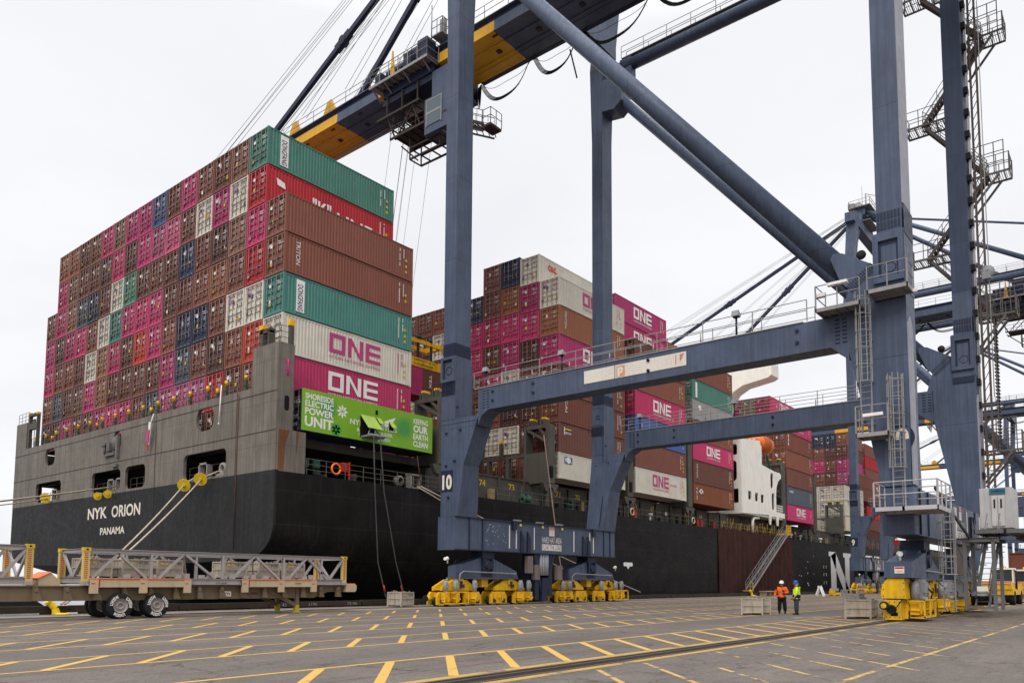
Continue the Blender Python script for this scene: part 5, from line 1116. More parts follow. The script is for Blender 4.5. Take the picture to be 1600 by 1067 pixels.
    g = MB(); g.box(xc-.3, xc+.4, ya+.2, yb-.2, 1.3, 1.9); g.box(xc-.9, xc+1.0, ya-.02, yb+.02, 1.86, 1.9); part(g, 'centre_link', YEL, rk)
    return rk
bogie_set(41.9, 37.1, -1, -1, 1.33); bogie_set(55.4, 37.1, 1, -1, 1.33)
r1 = bogie_set(42.6, 8.95, -1, -1); bogie_set(53.8, 8.95, 1, -1)
# larger landside motors and boxes that read in the foreground
for x in (39.6, 46.0, 50.0):
    g = MB(); g.box(x, x+1.0, 7.95, 8.4, 1.0, 1.92); g.box(x+.15, x+.8, 7.85, 7.95, 1.3, 1.8); g.tube((x+.5, 8.1, .9), (x+.5, 8.1, 1.1), .3, 12); mo = part(g, 'drive_motor', GREY, r1)
    g = MB(); g.path([(x+.8, 7.84, 1.5), (x+.95, 7.7, 1.25), (x+.9, 7.75, 1.0)], .03, 5); part(g, 'motor_cable', BLK, mo) if 0 else part(g, 'motor_cable', BLK, r1)
g = MB(); g.prism([(8.35, 1.05), (9.35, 1.05), (9.4, 1.3), (9.3, 1.7), (9.1, 1.95), (8.4, 1.95)], 'x', 38.3, 39.5); g.box(38.3, 39.4, 8.55, 9.25, .08, .98); part(g, 'end_counterweight', YEL, r1)
g = MB(); g.cur = 2; g.tube((38.3, 9.15, .72), (37.85, 9.15, .72), .14, 14); g.cur = 1; g.tube((37.9, 9.15, .72), (37.72, 9.15, .72), .19, 14); g.cur = 0; g.tube((37.73, 9.15, .72), (37.68, 9.15, .72), .12, 14); part(g, 'end_buffer', [YEL, BLK, mat('pale_blue_wrap', (.15,.30,.38), rough=.5)], r1)
g = MB(); g.box(38.2, 38.3, 8.05, 9.2, 1.98, 2.7); g.hull8([(38.3, 8.05, 1.98), (41.2, 8.05, 1.98), (41.2, 9.2, 1.98), (38.3, 9.2, 1.98)], [(38.3, 8.05, 2.7), (41.2, 8.05, 3.2), (41.2, 9.2, 3.2), (38.3, 9.2, 2.7)]); part(g, 'rocker_end_plate', BLUE, r1)
g = MB(); g.cur = 0; g.box(38.17, 38.2, 8.35, 8.75, 2.18, 2.48); g.cur = 1; g.box(38.165, 38.17, 8.37, 8.73, 2.38, 2.46); letter(g, 'WARNING', (38.168, 8.72, 2.22), YN, ZP, .34, .1, 0); part(g, 'warning_sign', [SIGNW, REDP], r1)
for i, (a, b_, c_) in enumerate((((39.5, 8.3, 1.9), (39.9, 7.95, 1.4), (40.6, 8.2, .9)), ((41.3, 8.25, 1.8), (42.2, 8.0, 1.3), (43.0, 8.25, 1.0)), ((44.5, 8.25, 1.9), (45.0, 7.95, 1.5), (45.9, 8.2, 1.2)), ((38.35, 8.5, 1.0), (38.1, 8.75, .6), (38.25, 9.3, .9)))):
    g = MB(); g.path([a, b_, c_], .025, 5); part(g, 'hydraulic_hose', BLK, r1)
g = MB()
for y in (8.65, 8.85, 9.05, 9.2):
    for z in (.2, .88): g.tube((38.28, y-.02, z), (38.31, y-.02, z), .025, 6)
for z in (1.15, 1.45, 1.75):
    for y in (8.42, 9.28): g.tube((38.28, y, z), (38.31, y, z), .025, 6)
g.box(38.285, 38.302, 8.35, 9.3, 1.0, 1.04); part(g, 'bolt_row', DARK, r1)
g = MB(); g.box(38.29, 38.302, 8.7, 9.0, .25, .42); part(g, 'grease_patch', mat('black_opening'), r1)
# under-sill hangers, cable reel tower between the waterside bogies
g = MB(); g.box(47.3, 47.8, 36.3, 37.6, .3, 3.85); g.box(49.0, 49.5, 36.3, 37.6, .6, 3.85); g.bar((47.2, 36.4, 3.8), (48.3, 36.4, .6), .25, .25); g.bar((49.7, 36.4, 3.8), (48.6, 36.4, .6), .25, .25); g.box(48.1, 48.8, 36.2, 37.2, .2, 2.0)
part(g, 'cable_reel_frame', BLUED)
g = MB()
for x in (48.0, 48.3, 48.6, 48.85): g.tube((x, 36.3, 3.85), (x, 36.3, 2.2), .11, 8)
part(g, 'cable_guides', mat('grey_cloth', (.34,.34,.38), rough=.8))
for x, z, h_ in ((46.25, 2.35, 1.3), (47.1, 1.85, 1.15), (50.1, 1.85, 1.15)):
    g = MB(); g.box(x, x+.6, 36.15, 36.5, z, z+h_); part(g, 'electrical_box', mat('box_brown_grey', (.17,.14,.125), rough=.6, grime=.3))
g = MB(); g.box(49.4, 50.2, 7.7, 8.2, 2.2, 3.8); part(g, 'electrical_box', mat('box_brown_grey'))
for x, y, z in ((37.6, 36.3, 2.9), (59.0, 36.3, 2.7), (38.6, 8.6, 2.75), (59.3, 8.3, 2.8)):
    g = MB(); g.cur = 0; g.tube((x, y, z), (x, y, z+.25), .05, 6); g.lathe([(0,.13),(.13,.05),(.13,-.05),(0,-.13)], (x-.05, y, z+.32), 'x', 10); g.tube((x, y, z+.3), (x-.35, y-.1, z+.3), .11, 10)
    part(g, 'camera_or_beacon', LETW)
g = MB(); g.box(38.5, 38.75, 8.6, 8.85, 3.5, 3.7); g.tube((38.6, 8.7, 3.65), (38.6, 8.7, 3.95), .02); part(g, 'red_beacon', REDP)

# ---------- boom, out over the ship
g = MB(); BX0, BX1, BZ = 45.75, 49.95, 47.07
bands = [(-14, 31.0, 0), (31.0, 36.2, 1), (36.2, 53.3, 0), (53.3, 56.8, 1), (56.8, 60.3, 1), (60.3, 69.2, 0), (69.2, 77.0, 1), (77.0, 92, 0)]
bands = [(-14, 29.5, 0), (29.5, 38.0, 1), (38, 52.5, 0), (52.5, 56.5, 1), (56.5, 60.2, 0), (60.2, 70.8, 1), (70.8, 92, 0)]
bands = [(-14, 39.6, 0), (39.6, 46.0, 1), (46.0, 50.6, 0), (50.6, 54.0, 1), (54.0, 60.2, 0), (60.2, 70.5, 1), (70.5, 90, 0)]
for a, b_, c in bands:
    g.cur = c
    for x in (BX0, BX1-.9): g.box(x, x+.9, a, b_, BZ, BZ+1.0)
    g.cur = c if c == 0 else 2; g.box(BX0+.25, BX1-.25, a, b_, BZ+1.0, BZ+1.5); g.box(BX0-.15, BX1+.15, a, b_, BZ+1.5, BZ+1.58); g.cur = c
    g.box(BX0+.9, BX1-.9, a, b_, BZ+.04, BZ+.34); g.box(BX0-.12, BX0, a, b_, BZ+.0, BZ+.10); g.box(BX1, BX1+.12, a, b_, BZ+.0, BZ+.10)
    g.box(BX0+1.3, BX0+1.42, a, b_, BZ-.04, BZ+.04); g.box(BX1-1.42, BX1-1.3, a, b_, BZ-.04, BZ+.04)
boom = part(g, 'boom', [BLUE, YELB, BLUE])
g = MB()
for y in np.arange(-12, 89, 4.3): g.box(BX0+1.9, BX0+2.3, y+1, y+1.4, BZ-.08, BZ+.039); g.box(BX0+.3, BX0+.5, y, y+.5, BZ-.05, BZ-.002)
part(g, 'boom_cross_ties', DARK, boom)
g = MB(); rail(g, [(BX0-.1, 90, BZ+1.58), (BX0-.1, -14, BZ+1.58)], 1.15, .03, 2, 2.6); rail(g, [(BX1+.1, 90, BZ+1.58), (BX1+.1, -14, BZ+1.58)], 1.15, .03, 2, 2.6); part(g, 'boom_rail', GALV, boom)
g = MB()
for y in (60.6, 66.5, 81.5): g.prism([(y, BZ+1.55), (y+2.2, BZ+1.55), (y+1.4, BZ+3.0), (y+.8, BZ+3.1)], 'x', BX0+.1, BX0+.35); g.prism([(y, BZ+1.55), (y+2.2, BZ+1.55), (y+1.4, BZ+3.0), (y+.8, BZ+3.1)], 'x', BX1-.35, BX1-.1); g.lathe([(.15,-.1),(.7,-.1),(.7,.1),(.15,.1)], (BX0+.8, y+1.5, BZ+2.3), 'x', 14)
part(g, 'stay_anchor', YELB, boom)
# ---------- forestays, A-frame
apex = (XC, 36.4, 68.6)
g = MB()
for (y, z) in ((61.6, 48.7), (82.8, 48.7)):
    a = Vector((XC, apex[1]+.6, apex[2]+.4)); b_ = Vector((XC, y, z)); mid = a.lerp(b_, .55)
    g.bar(a, b_, .42, .55); g.tube(mid-Vector((.35,0,0)), mid+Vector((.35,0,0)), .5, 12); g.bar(mid-(b_-a).normalized()*1.2, mid+(b_-a).normalized()*1.2, .55, .75)
part(g, 'forestay', BLUED)
g = MB()
for sx in (-1, 1):
    for (y, z) in ((59, 50.1), (66, 50.1), (86, 49.5), (88.5, 49.5)):
        for d in (-.25, .25): g.tube((XC+sx*1.2+d, apex[1]+.4, apex[2]+.6), (XC+sx*1.9+d, y, z), .028, 4, cap=False)
part(g, 'boom_hoist_rope', CABLE)
g = MB()
for x in (XA+2.4, XB+.4): g.tube((x, 36.3, 60), (XC+(1.6 if x > XC else -1.6), 36.4, 69), .45, 12)
for x in (XA+1.2, XB+1.0): g.tube((x, 10, 50), (XC+(1.6 if x > XC else -1.6), 35.6, 68.3), .38, 12)
g.box(XC-2.4, XC+2.4, 35.6, 37.3, 67.6, 68.9); g.box(XA+.3, XB+1.5, 35.7, 37.2, 64.0, 65.6); g.tube((XC, 35.8, 68), (XC, -16, 50), .2, 8)
part(g, 'a_frame', BLUE)
g = MB(); g.box(XC-3, XC+3, 34.6, 38.2, 69.0, 69.1); rail(g, [(XC-3, 38.2, 69.1), (XC+3, 38.2, 69.1), (XC+3, 34.6, 69.1), (XC-3, 34.6, 69.1), (XC-3, 38.2, 69.1)], 1.2, .04, 2, 1.5); g.box(XC-3, XC+3, 34.6, 38.2, 66.2, 66.3); rail(g, [(XC-3, 38.2, 66.3), (XC+3, 38.2, 66.3), (XC+3, 34.6, 66.3)], 1.2, .04, 2, 1.5)
g.box(XC-2, XC-1, 37.6, 38.6, 69.4, 70.4); g.tube((XC, 36, 69), (XC, 36, 72.5), .12, 6); g.tube((XC-2.4, 36, 69), (XC-2.4, 36, 72.8), .04, 4); g.tube((XC, 36, 72.4), (XC+2.8, 35, 72.9), .06, 5)
for sx in (-1, 1): g.lathe([(.2,-.15),(.9,-.15),(.9,.15),(.2,.15)], (XC+sx*1.0, 37.2, 69.8), 'x', 14)
part(g, 'apex_platform', GALV)
# cross girders tying frames at boom level
g = MB(); g.box(XA+.2, XB+1.5, 35.9, 37.5, 50.2, 52.6); g.box(XA+.2, XB+1.5, 8.4, 10.0, 50.2, 52.6); g.box(XC-2.4, XC-1.9, 36, 37.4, 48.9, 50.3); g.box(XC+1.9, XC+2.4, 36, 37.4, 48.9, 50.3); part(g, 'upper_cross_girder', BLUE)
g = MB(); g.box(XC-3.6, XC+3.6, -12, 6, 49.2, 54); part(g, 'machinery_house', BLUE)
# ---------- trolley with cab
tro = MB(); TY0, TY1 = 43.8, 55.8
tro.box(BX0-.2, BX1+.4, 46.5, 52.8, BZ+1.7, BZ+2.0); tro.box(BX0-.6, BX0-.2, 46.2, 52.6, BZ-.9, BZ+1.0); tro.box(BX1+.45, BX1+1.0, 46.0, 53.6, BZ-1.2, BZ+2.0); tro.box(BX0-.45, BX1+.45, 46.2, 52.8, BZ-1.5, BZ-.9)
tro.box(BX0+.3, BX0+1.6, 48.5, 50.2, BZ+2.3, BZ+3.3); tro.box(BX0-1.4, BX0-.3, 46.1, 47.3, BZ+.1, BZ+1.9); tro.box(BX0-1.3, BX0-.4, 48.2, 49.2, BZ+.1, BZ+1.6); tro.box(BX0-1.3, BX0-.5, 52.2, 53.0, BZ+.1, BZ+1.2)
tl = part(tro, 'trolley', BLUED)
g = MB(); g.box(BX0-1.55, BX0-.08, 45.9, 53.5, BZ+.02, BZ+.08)
for y in np.arange(46.0, 53.5, .75): g.box(BX0-1.55, BX0-.1, y, y+.12, BZ-.16, BZ+.0)
g.box(BX0-1.6, BX0-1.5, 45.9, 53.5, BZ-.16, BZ+.08)
rail(g, [(BX0-.1, 53.4, BZ+.08), (BX0-1.5, 53.4, BZ+.08), (BX0-1.5, 45.95, BZ+.08), (BX0-.1, 45.95, BZ+.08)], 1.5, .035, 2, 1.3)
for y in (46.5, 49, 51.5, 53.2): g.bar((BX0-1.5, y, BZ-.1), (BX0-.3, y, BZ-.9), .1, .12)
part(g, 'trolley_platform', GALV, tl)
g = MB(); g.hull8([(BX0-1.1, 50.6, BZ+.1), (BX0-.95, 50.6, BZ+.1), (BX0-.95, 51.2, BZ+.1), (BX0-1.1, 51.2, BZ+.1)], [(BX0-1.1, 50.85, BZ+2.8), (BX0-1.0, 50.85, BZ+2.8), (BX0-1.0, 50.95, BZ+2.8), (BX0-1.1, 50.95, BZ+2.8)]); part(g, 'yellow_mast', YELB, tl)
g = MB(); g.box(BX0-.95, BX0+1.3, 43.4, 46.7, 40.3, 43.5); g.box(BX0-.5, BX0+1.0, 44.2, 46.3, 43.5, BZ-.9); cab = part(g, 'operator_cab', BLUE, tl)
g = MB(); g.cur = 0; g.box(BX0-1.0, BX0-.95, 44.7, 46.4, 42.2, 43.2); g.box(BX0-1.0, BX0-.95, 44.7, 46.4, 41.0, 42.0); g.box(BX0-.8, BX0+1.1, 46.7, 46.74, 40.2, 43.2); g.cur = 1
for s_ in ((BX0-1.02, 44.6, 44.7, 40.9, 43.3), (BX0-1.02, 46.4, 46.5, 40.9, 43.3)): g.box(s_[0], s_[0]+.06, s_[1], s_[2], s_[3], s_[4])
g.box(BX0-1.02, BX0-.96, 44.7, 46.4, 43.2, 43.3); g.box(BX0-1.02, BX0-.96, 44.7, 46.4, 42.0, 42.2)
part(g, 'cab_window', [mat('bright_glass', (.10,.125,.15), rough=.08, var=0), GREY], tl)
g = MB()
QZ = 41.6
for (a, b_, z) in ((43.4, 51.2, QZ), (47.5, 53.0, 44.0)):
    for x in (BX0-.9, BX0+1.6): g.bar((x, a, z), (x, b_, z), .12, .2)
    for y in np.arange(a, b_+.1, .9): g.bar((BX0-.9, y, z), (BX0+1.6, y, z), .1, .12)
rail(g, [(BX0-.9, 46.8, QZ), (BX0-.9, 51.2, QZ)], 1.1, .03, 2, 1.2)
g.box(BX0-.9, BX0+1.6, 47.0, 50.8, QZ+.06, QZ+.12); g.box(BX0+.6, BX0+2.0, 48.0, 51.0, 44.1, 45.0)
g.bar((BX0+.5, 51.2, QZ), (BX0+.5, 49, QZ-2.1), .12, .12); g.bar((BX0-.7, 46.6, 41.6), (BX0-.7, 44.0, 39.6), .1, .1)
for z in (QZ-1.3, QZ-2.3):
    for x in (BX0-.3, BX0+1.1): g.bar((x, 45.4, z), (x, 49.2, z), .14, .14)
    for y in (45.4, 46.6, 47.9, 49.2): g.bar((BX0-.3, y, z), (BX0+1.1, y, z), .1, .1)
for x, y in ((BX0-.3, 45.4), (BX0+1.1, 49.2), (BX0-.3, 49.2), (BX0+1.1, 45.4)): g.bar((x, y, QZ-2.3), (x, y, QZ), .1, .1)
for x in (BX0-.6, BX0+1.5):
    g.bar((x, 50.8, QZ), (x, 51.9, 44.0), .12, .12); g.bar((x, 47.5, QZ), (x, 48.6, 44.0), .12, .12); g.bar((x, 50.8, QZ), (x, 48.6, 44.0), .1, .1)
    for y in (48, 50, 52): g.bar((x, y, 44.0), (x, y, BZ-1.0), .12, .12)
part(g, 'trolley_under_frame', mat('brown_black_steel', (.035,.025,.022), rough=.6, grime=.3), tl)
# maintenance basket on the ship side of the leg
g = MB()
for z in (42.0,): 
    for x in (44.8, 46.4): g.bar((x, 35.2, z+1.8), (x, 41.0, z-2.0), .14, .22)
    for k in range(9): y = 35.2+k*.72; zz_ = z+1.8-k*.475; g.bar((44.8, y, zz_), (46.4, y, zz_), .1, .1); g.tube((44.8, y, zz_), (44.8, y, zz_+1.3), .03, 4)
    g.tube((44.8, 35.2, z+3.1), (44.8, 41.0, z-.7), .035, 5); g.tube((44.8, 35.2, z+2.45), (44.8, 41.0, z-1.35), .03, 5)
    g.box(44.7, 46.5, 40.6, 41.3, z-2.3, z-2.1); rail(g, [(44.7, 40.5, z-2.1), (44.7, 41.4, z-2.1), (46.5, 41.4, z-2.1)], 1.4, .035, 3, .6)
g = MB()
def P3(y, z, x=46.0): return (x, y, z)
for x in (45.4, 46.8):
    g.bar((x, 46.0, 42.4), (x, 40.4, 39.2), .14, .2); g.bar((x, 46.0, 41.7), (x, 40.4, 38.6), .1, .14)
    for k in range(9): t_ = k/8; g.bar((x, 46-5.6*t_, 42.4-3.2*t_), (x, 46-5.6*t_-.2, 41.7-3.1*t_), .06, .06); g.tube((x, 46-5.6*t_, 42.4-3.2*t_), (x, 46-5.6*t_, 43.6-3.2*t_), .028, 4)
    g.tube((x, 46, 43.6), (x, 40.4, 40.4), .03, 5); g.tube((x, 46, 43.0), (x, 40.4, 39.8), .025, 5)
for k in range(11): t_ = k/10; g.bar((45.4, 46-5.6*t_, 42.4-3.2*t_), (46.8, 46-5.6*t_, 42.4-3.2*t_), .06, .1)
rail(g, [(45.4, 40.5, 39.1), (45.4, 39.6, 39.1), (46.8, 39.6, 39.1)], 1.3, .03, 2, .7); g.box(45.4, 46.8, 39.6, 40.6, 38.9, 39.1)
for z in np.arange(43, 47.0, .7):
    pts = [(46.1+.45*math.cos(a*math.pi/6), 45.0+.45*math.sin(a*math.pi/6), z) for a in range(13)]; g.path(pts, .022, 4)
for a in range(6): g.tube((46.1+.45*math.cos(a), 45.0+.45*math.sin(a), 42.8), (46.1+.45*math.cos(a), 45.0+.45*math.sin(a), 46.8), .02, 4, cap=False)
part(g, 'maintenance_ladder_frame', mat('brown_black_steel'), tl)
g = MB(); g.box(45.0, 46.6, 44.9, 46.2, 49.2, 49.3); rail(g, [(45.0, 46.2, 49.3), (45.0, 44.9, 49.3), (46.6, 44.9, 49.3)], 1.3, .035, 2, .7); g.box(45.5, 45.9, 45.2, 45.7, 49.3, 50.9); g.tube((45.0, 46.2, 49), (45.0, 46.2, 52.2), .05); part(g, 'boom_platform', GALV, tl)
# ---------- festoon cables
g = MB()
def fest(y0, y1, z, sag, x, r=.035):
    pts = []
    for i in range(15): t_ = i/14; pts.append((x, y0+(y1-y0)*t_, z-sag*4*t_*(1-t_)-.15*math.sin(t_*9))); 
    g.path(pts, r, 5)
for (y0_, y1_, s_) in ((45.2, 39.4, 2.5), (39.1, 34.3, 2.5), (34.0, 27.6, 2.3), (27.3, 21.0, 2.3)):
    for k in range(6): fest(y0_-.06*k, y1_+.07*k, BZ+.05, s_-.09*k, BX1+.35+.05*k, .028)
    fest(y0_, y1_, BZ+.2, s_*.4, BX1+.6, .02)
for k in range(10): fest(45.0+.07*k, 45.6+.09*k, BZ+.1, 2.4-.2*k, BX1+.35+.03*k, .03)
part(g, 'festoon_cable', BLK, boom)
g = MB(); g.box(BX1+.3, BX1+.7, 16, 45, BZ+.1, BZ+.25); g.tube((BX1+.6, 35.3, BZ-.8), (BX1+.6, 34.6, BZ-3.6), .07, 6); part(g, 'festoon_rail', BLUED, boom)
# ---------- hoist ropes to the spreader
SPX0, SPX1, SPY, SPZ = 42.7, 54.9, 55.3, 24.5
g = MB()
for x, y in ((46.9, 53.9), (47.4, 54.6), (49.6, 53.9), (50.2, 54.6), (47.0, 56.8), (50.2, 56.8), (49.0, 57.4), (46.4, 54.1)): g.tube((x, y-3.6, BZ-1.3), (x+.4, y+.2, SPZ+1.3), .022, 4, cap=False)
for z, y in ((BZ-.1, 52.5), (BZ-.4, 52.5)): g.tube((BX1-.5, y, z), (BX1-.5, 95, z+.1), .05, 5, cap=False)
part(g, 'hoist_rope', CABLE)
# ---------- crane number on legs
def numbers(root_, s, dx):
    g = MB(); g.cur = 0; g.add([(XA+dx-.012, 37.68, 7.85), (XA+dx-.012, 36.55, 7.85), (XA+dx-.012, 36.55, 9.35), (XA+dx-.012, 37.68, 9.35)], [(0,1,2,3)]); g.cur = 1; letter(g, s, (XA+dx-.03, 37.55, 8.0), YN, ZP, .92 if len(s) > 1 else .5, 1.05, .04)
    g.build('crane_number', [BLUED, LETC], root_)
    g = MB(); g.cur = 0; g.lathe([(0,0),(.62,0)], (XA+dx-.012, 8.35, 8.35), 'x', 24); g.cur = 1; letter(g, s, (XA+dx-.03, 8.95, 7.95), YN, ZP, .98 if len(s) > 1 else .5, .85, .012); g.build('crane_number', [BLUED, LETC], root_, fix=True)
# ---------- furniture that only the near crane shows: banner, ladders, stairs, platforms, cabin
near = []
g = MB(); g.cur = 0; xb = XA-.02
for a, b_ in ((25.7, 23.55), (23.5, 18.95)): g.add([(xb, a, 13.62), (xb, b_, 13.62), (xb, b_, 14.40), (xb, a, 14.40)], [(0,1,2,3)])
g.cur = 1; g.add([(xb-.01, 23.42, 13.68), (xb-.01, 22.85, 13.68), (xb-.01, 22.85, 14.32), (xb-.01, 23.42, 14.32)], [(0,1,2,3)])
g.cur = 0; letter(g, 'p', (xb-.02, 23.34, 13.68), YN, ZP, .40, .56, .06)
g.cur = 2; g.add([(xb-.01, 19.62, 13.78), (xb-.01, 19.55, 13.78), (xb-.01, 19.54, 14.30), (xb-.01, 19.6, 14.30)], [(0,1,2,3)]); g.add([(xb-.01, 19.33, 13.85), (xb-.01, 19.05, 14.32), (xb-.01, 19.35, 14.30)], [(0,1,2)])
FADE = mat('sun_bleached_banner', (0.60, 0.55, 0.49), rough=.8, var=.06, mottle=.14)
near.append(part(g, 'faded_banner', [FADE, mat('faded_orange', (.56,.27,.12), rough=.8, mottle=.1), mat('faded_red', (.48,.19,.15), rough=.8, mottle=.3)]))
def caged_ladder(x, y, z0, z1, name='caged_ladder', cage0=2.2, fx=-1):
    g = MB()
    for dy in (-.24, .24): g.bar((x, y+dy, z0), (x, y+dy, z1), .05, .05)
    for z in np.arange(z0+.2, z1, .3): g.tube((x, y-.24, z), (x, y+.24, z), .018, 4, cap=False)
    zz_ = np.arange(z0+cage0, z1+.05, .8)
    for z in zz_:
        pts = [(x+fx*.65*math.sin(a*math.pi/10), y+.36*math.cos(a*math.pi/10), z) for a in range(11)]; g.path(pts, .025, 4)
    if len(zz_):
        for a in (1, 3, 5, 7, 9): g.bar((x+fx*.65*math.sin(a*math.pi/10), y+.36*math.cos(a*math.pi/10), z0+cage0), (x+fx*.65*math.sin(a*math.pi/10), y+.36*math.cos(a*math.pi/10), z1), .035, .012)
    for z in np.arange(z0+.5, z1, 2): g.bar((x, y-.24, z), (x-fx*.45, y-.24, z), .04, .04); g.bar((x, y+.24, z), (x-fx*.45, y+.24, z), .04, .04)
    return part(g, name, GALV)
LX = XA-.45
near += [caged_ladder(LX, 9.62, 8.6, 15.3, cage0=2.4), caged_ladder(LX, 8.35, 5.1, 11.2, cage0=1.8), caged_ladder(LX+2.8, 7.0, .45, 5.2, cage0=1.7, fx=-1)]
g = MB()
def plat(x0, x1, y0, y1, z, sides='xXyY', th=.18, h=1.1, step=.9, open_=False):
    g.box(x0, x1, y0, y0+.05, z-th, z); g.box(x0, x1, y1-.05, y1, z-th, z); g.box(x0, x0+.05, y0, y1, z-th, z); g.box(x1-.05, x1, y0, y1, z-th, z)
    if not open_: g.box(x0+.05, x1-.05, y0+.05, y1-.05, z-.05, z-.02)
    else:
        for y in np.arange(y0+.1, y1-.05, .13): g.box(x0+.05, x1-.05, y, y+.03, z-.04, z-.01)
    for y in np.arange(y0+.3, y1-.1, .45): g.box(x0+.05, x1-.05, y, y+.05, z-.13, z-.05)
    C_ = {'x': ((x0+.03, y0, z), (x0+.03, y1, z)), 'X': ((x1-.03, y0, z), (x1-.03, y1, z)), 'y': ((x0, y0+.03, z), (x1, y0+.03, z)), 'Y': ((x0, y1-.03, z), (x1, y1-.03, z))}
    for s_ in sides: rail(g, list(C_[s_]), h, .026, 2, step)
plat(XA-1.25, XA-.06, 7.55, 9.25, 15.15, 'xy', step=1.0); plat(XA-1.2, XA+.3, 9.6, 11.6, 14.8, 'xY', step=1.1)
near.append(part(g, 'leg_platform', GALV))
g = MB(); plat(XA-1.2, XA-.05, 8.55, 9.95, 8.55, 'xyY', h=1.25, step=.7); near.append(part(g, 'ladder_platform', GALV))
g = MB(); plat(XA-1.9, XA+.9, 6.55, 7.9, 5.05, 'xyX', step=1.1); plat(XA-1.9, XA-.05, 7.9, 9.1, 5.05, 'xY', step=1.0); near.append(part(g, 'sill_platform', mat('pale_platform', (.40,.38,.38), rough=.5, metal=.1, grime=.25)))
g = MB(); g.box(XA-1.3, XA-1.18, 8.75, 9.6, 9.28, 9.42); g.box(XA-1.35, XA-1.1, 10.1, 11.0, 15.75, 15.88); g.box(XA-1.0, XA-.8, 11.2, 11.6, 15.4, 15.6); g.box(XA-.75, XA-.6, 7.3, 7.45, 14.8, 14.95); near.append(part(g, 'strip_lamp', LETW))
# zigzag stairs and lift mast behind the far landside leg
SXa, SXb = 59.6, 60.9
g = MB()
def flight(y0, z0, y1, z1, x):
    g.bar((x, y0, z0), (x, y1, z1), .05, .2); g.bar((x+.75, y0, z0), (x+.75, y1, z1), .05, .2)
    n = max(2, int(abs(z1-z0)/.24))
    for i in range(1, n): t_ = i/n; y = y0+(y1-y0)*t_; z = z0+(z1-z0)*t_; g.box(x, x+.75, y-.12, y+.12, z-.015, z+.015)
    for d in (0, .75): 
        for h_ in (.55, 1.05): g.tube((x+d, y0, z0+h_), (x+d, y1, z1+h_), .024, 4, cap=False)
        for i in range(5): t_ = i/4; g.tube((x+d, y0+(y1-y0)*t_, z0+(z1-z0)*t_), (x+d, y0+(y1-y0)*t_, z0+(z1-z0)*t_+1.05), .022, 4, cap=False)
lv_ = [(5.9, 9.3, -1), (7.2, 11.0, 0)]
zs = [(9.9, -1), (16.5, -1), (21.2, -1), (28.6, -1), (39.0, -1)]
z = 13.6; side = -1
stops = [(10.6, -1), (19.8, -1), (29.6, -1), (39.6, -1)]; mids = [(24.7, 1), (34.6, 1), (44.4, 1)]
for zc, s_ in stops:
    plat(SXa, SXb+.3, 5.7, 8.0, zc, 'xXy', th=.14, h=1.2, step=.8, open_=True); rail(g, [(SXa, 6.0, zc), (SXa, 7.7, zc)], 2.1, .03, 3, .55)
    g.bar((SXa, 6.3, zc-.2), (SXa, 8.0, zc-2.3), .1, .14); g.bar((SXb, 6.3, zc-.2), (SXb, 8.0, zc-2.3), .1, .14)
for zc, s_ in mids:
    plat(SXa, SXb+.3, 9.2, 12.0, zc, 'xXY', th=.14, h=1.2, step=.9, open_=True)
ord_ = sorted([(zc, 7.0) for zc, _ in stops]+[(zc, 10.8) for zc, _ in mids])
for (za, y_a), (zb, y_b) in zip(ord_[:-1], ord_[1:]): flight(y_a, za, y_b, zb, SXa+.2)
near.append(part(g, 'zigzag_stair', mat('stair_steel_brown_grey', (.115,.10,.095), rough=.55, rust=.3)))
g = MB()
for x, y in ((58.6, 7.62), (59.1, 7.62), (58.6, 7.25), (59.1, 7.25)): g.bar((x, y, 6), (x, y, 62), .07, .07)
for i, z in enumerate(np.arange(6, 62, .75)): g.bar((58.6, 7.62, z), (58.6, 7.25, z+.75), .04, .04); g.bar((58.6, 7.62, z), (59.1, 7.62, z+.75), .04, .04)
near.append(part(g, 'lift_mast', mat('mast_brown', (.10,.075,.06), rough=.6, rust=.5)))
g = MB(); 
for z in np.arange(7, 62, 1.55): g.box(57.9, 58.5, 7.70, 7.95, z, z+.42)
near.append(part(g, 'cable_bracket', BLK))
g = MB()
for y in (7.74, 7.82): g.tube((58.2, y, 6), (58.2, y, 62), .05, 6)
g.tube((58.75, 7.05, 14), (58.75, 7.05, 60), .03, 5); near.append(part(g, 'riser_cable', mat('riser_white', (.5,.5,.52), rough=.5)))
g = MB(); g.lathe([(.1,-.08),(.42,-.08),(.42,.08),(.1,.08)], (58.5, 7.1, 22.4), 'x', 14); g.box(58.3, 58.6, 6.9, 7.4, 21.9, 22.4); near.append(part(g, 'rope_sheave', GREY))
# lift cabin and access gantry
g = MB(); g.box(50.4, 53.0, 5.45, 7.0, 4.85, 7.1); lc = part(g, 'lift_cabin', mat('cabin_off_white', (.42,.405,.39), rough=.5, grime=.35, streak=.12)); near.append(lc)
g = MB(); g.cur = 0; g.box(50.33, 50.4, 5.82, 6.42, 4.95, 6.65); g.cur = 1; g.box(50.31, 50.335, 5.92, 6.0, 5.95, 6.45); g.box(50.31, 50.335, 6.24, 6.32, 5.95, 6.45); g.box(50.31, 50.335, 6.115, 6.125, 4.97, 6.6); g.cur = 2; g.box(50.32, 50.39, 5.75, 6.5, 6.75, 7.05)
g.cur = 3; letter(g, 'ALIMAK'[:0]+'CHAMPION', (50.30, 6.42, 6.85), YN, ZP, .6, .10, .01)
part(g, 'cabin_door', [mat('door_pale', (.50,.48,.46), rough=.5, grime=.2), BLK, mat('teal_panel', (.03,.13,.19), rough=.5), BLUED], lc)
g = MB()
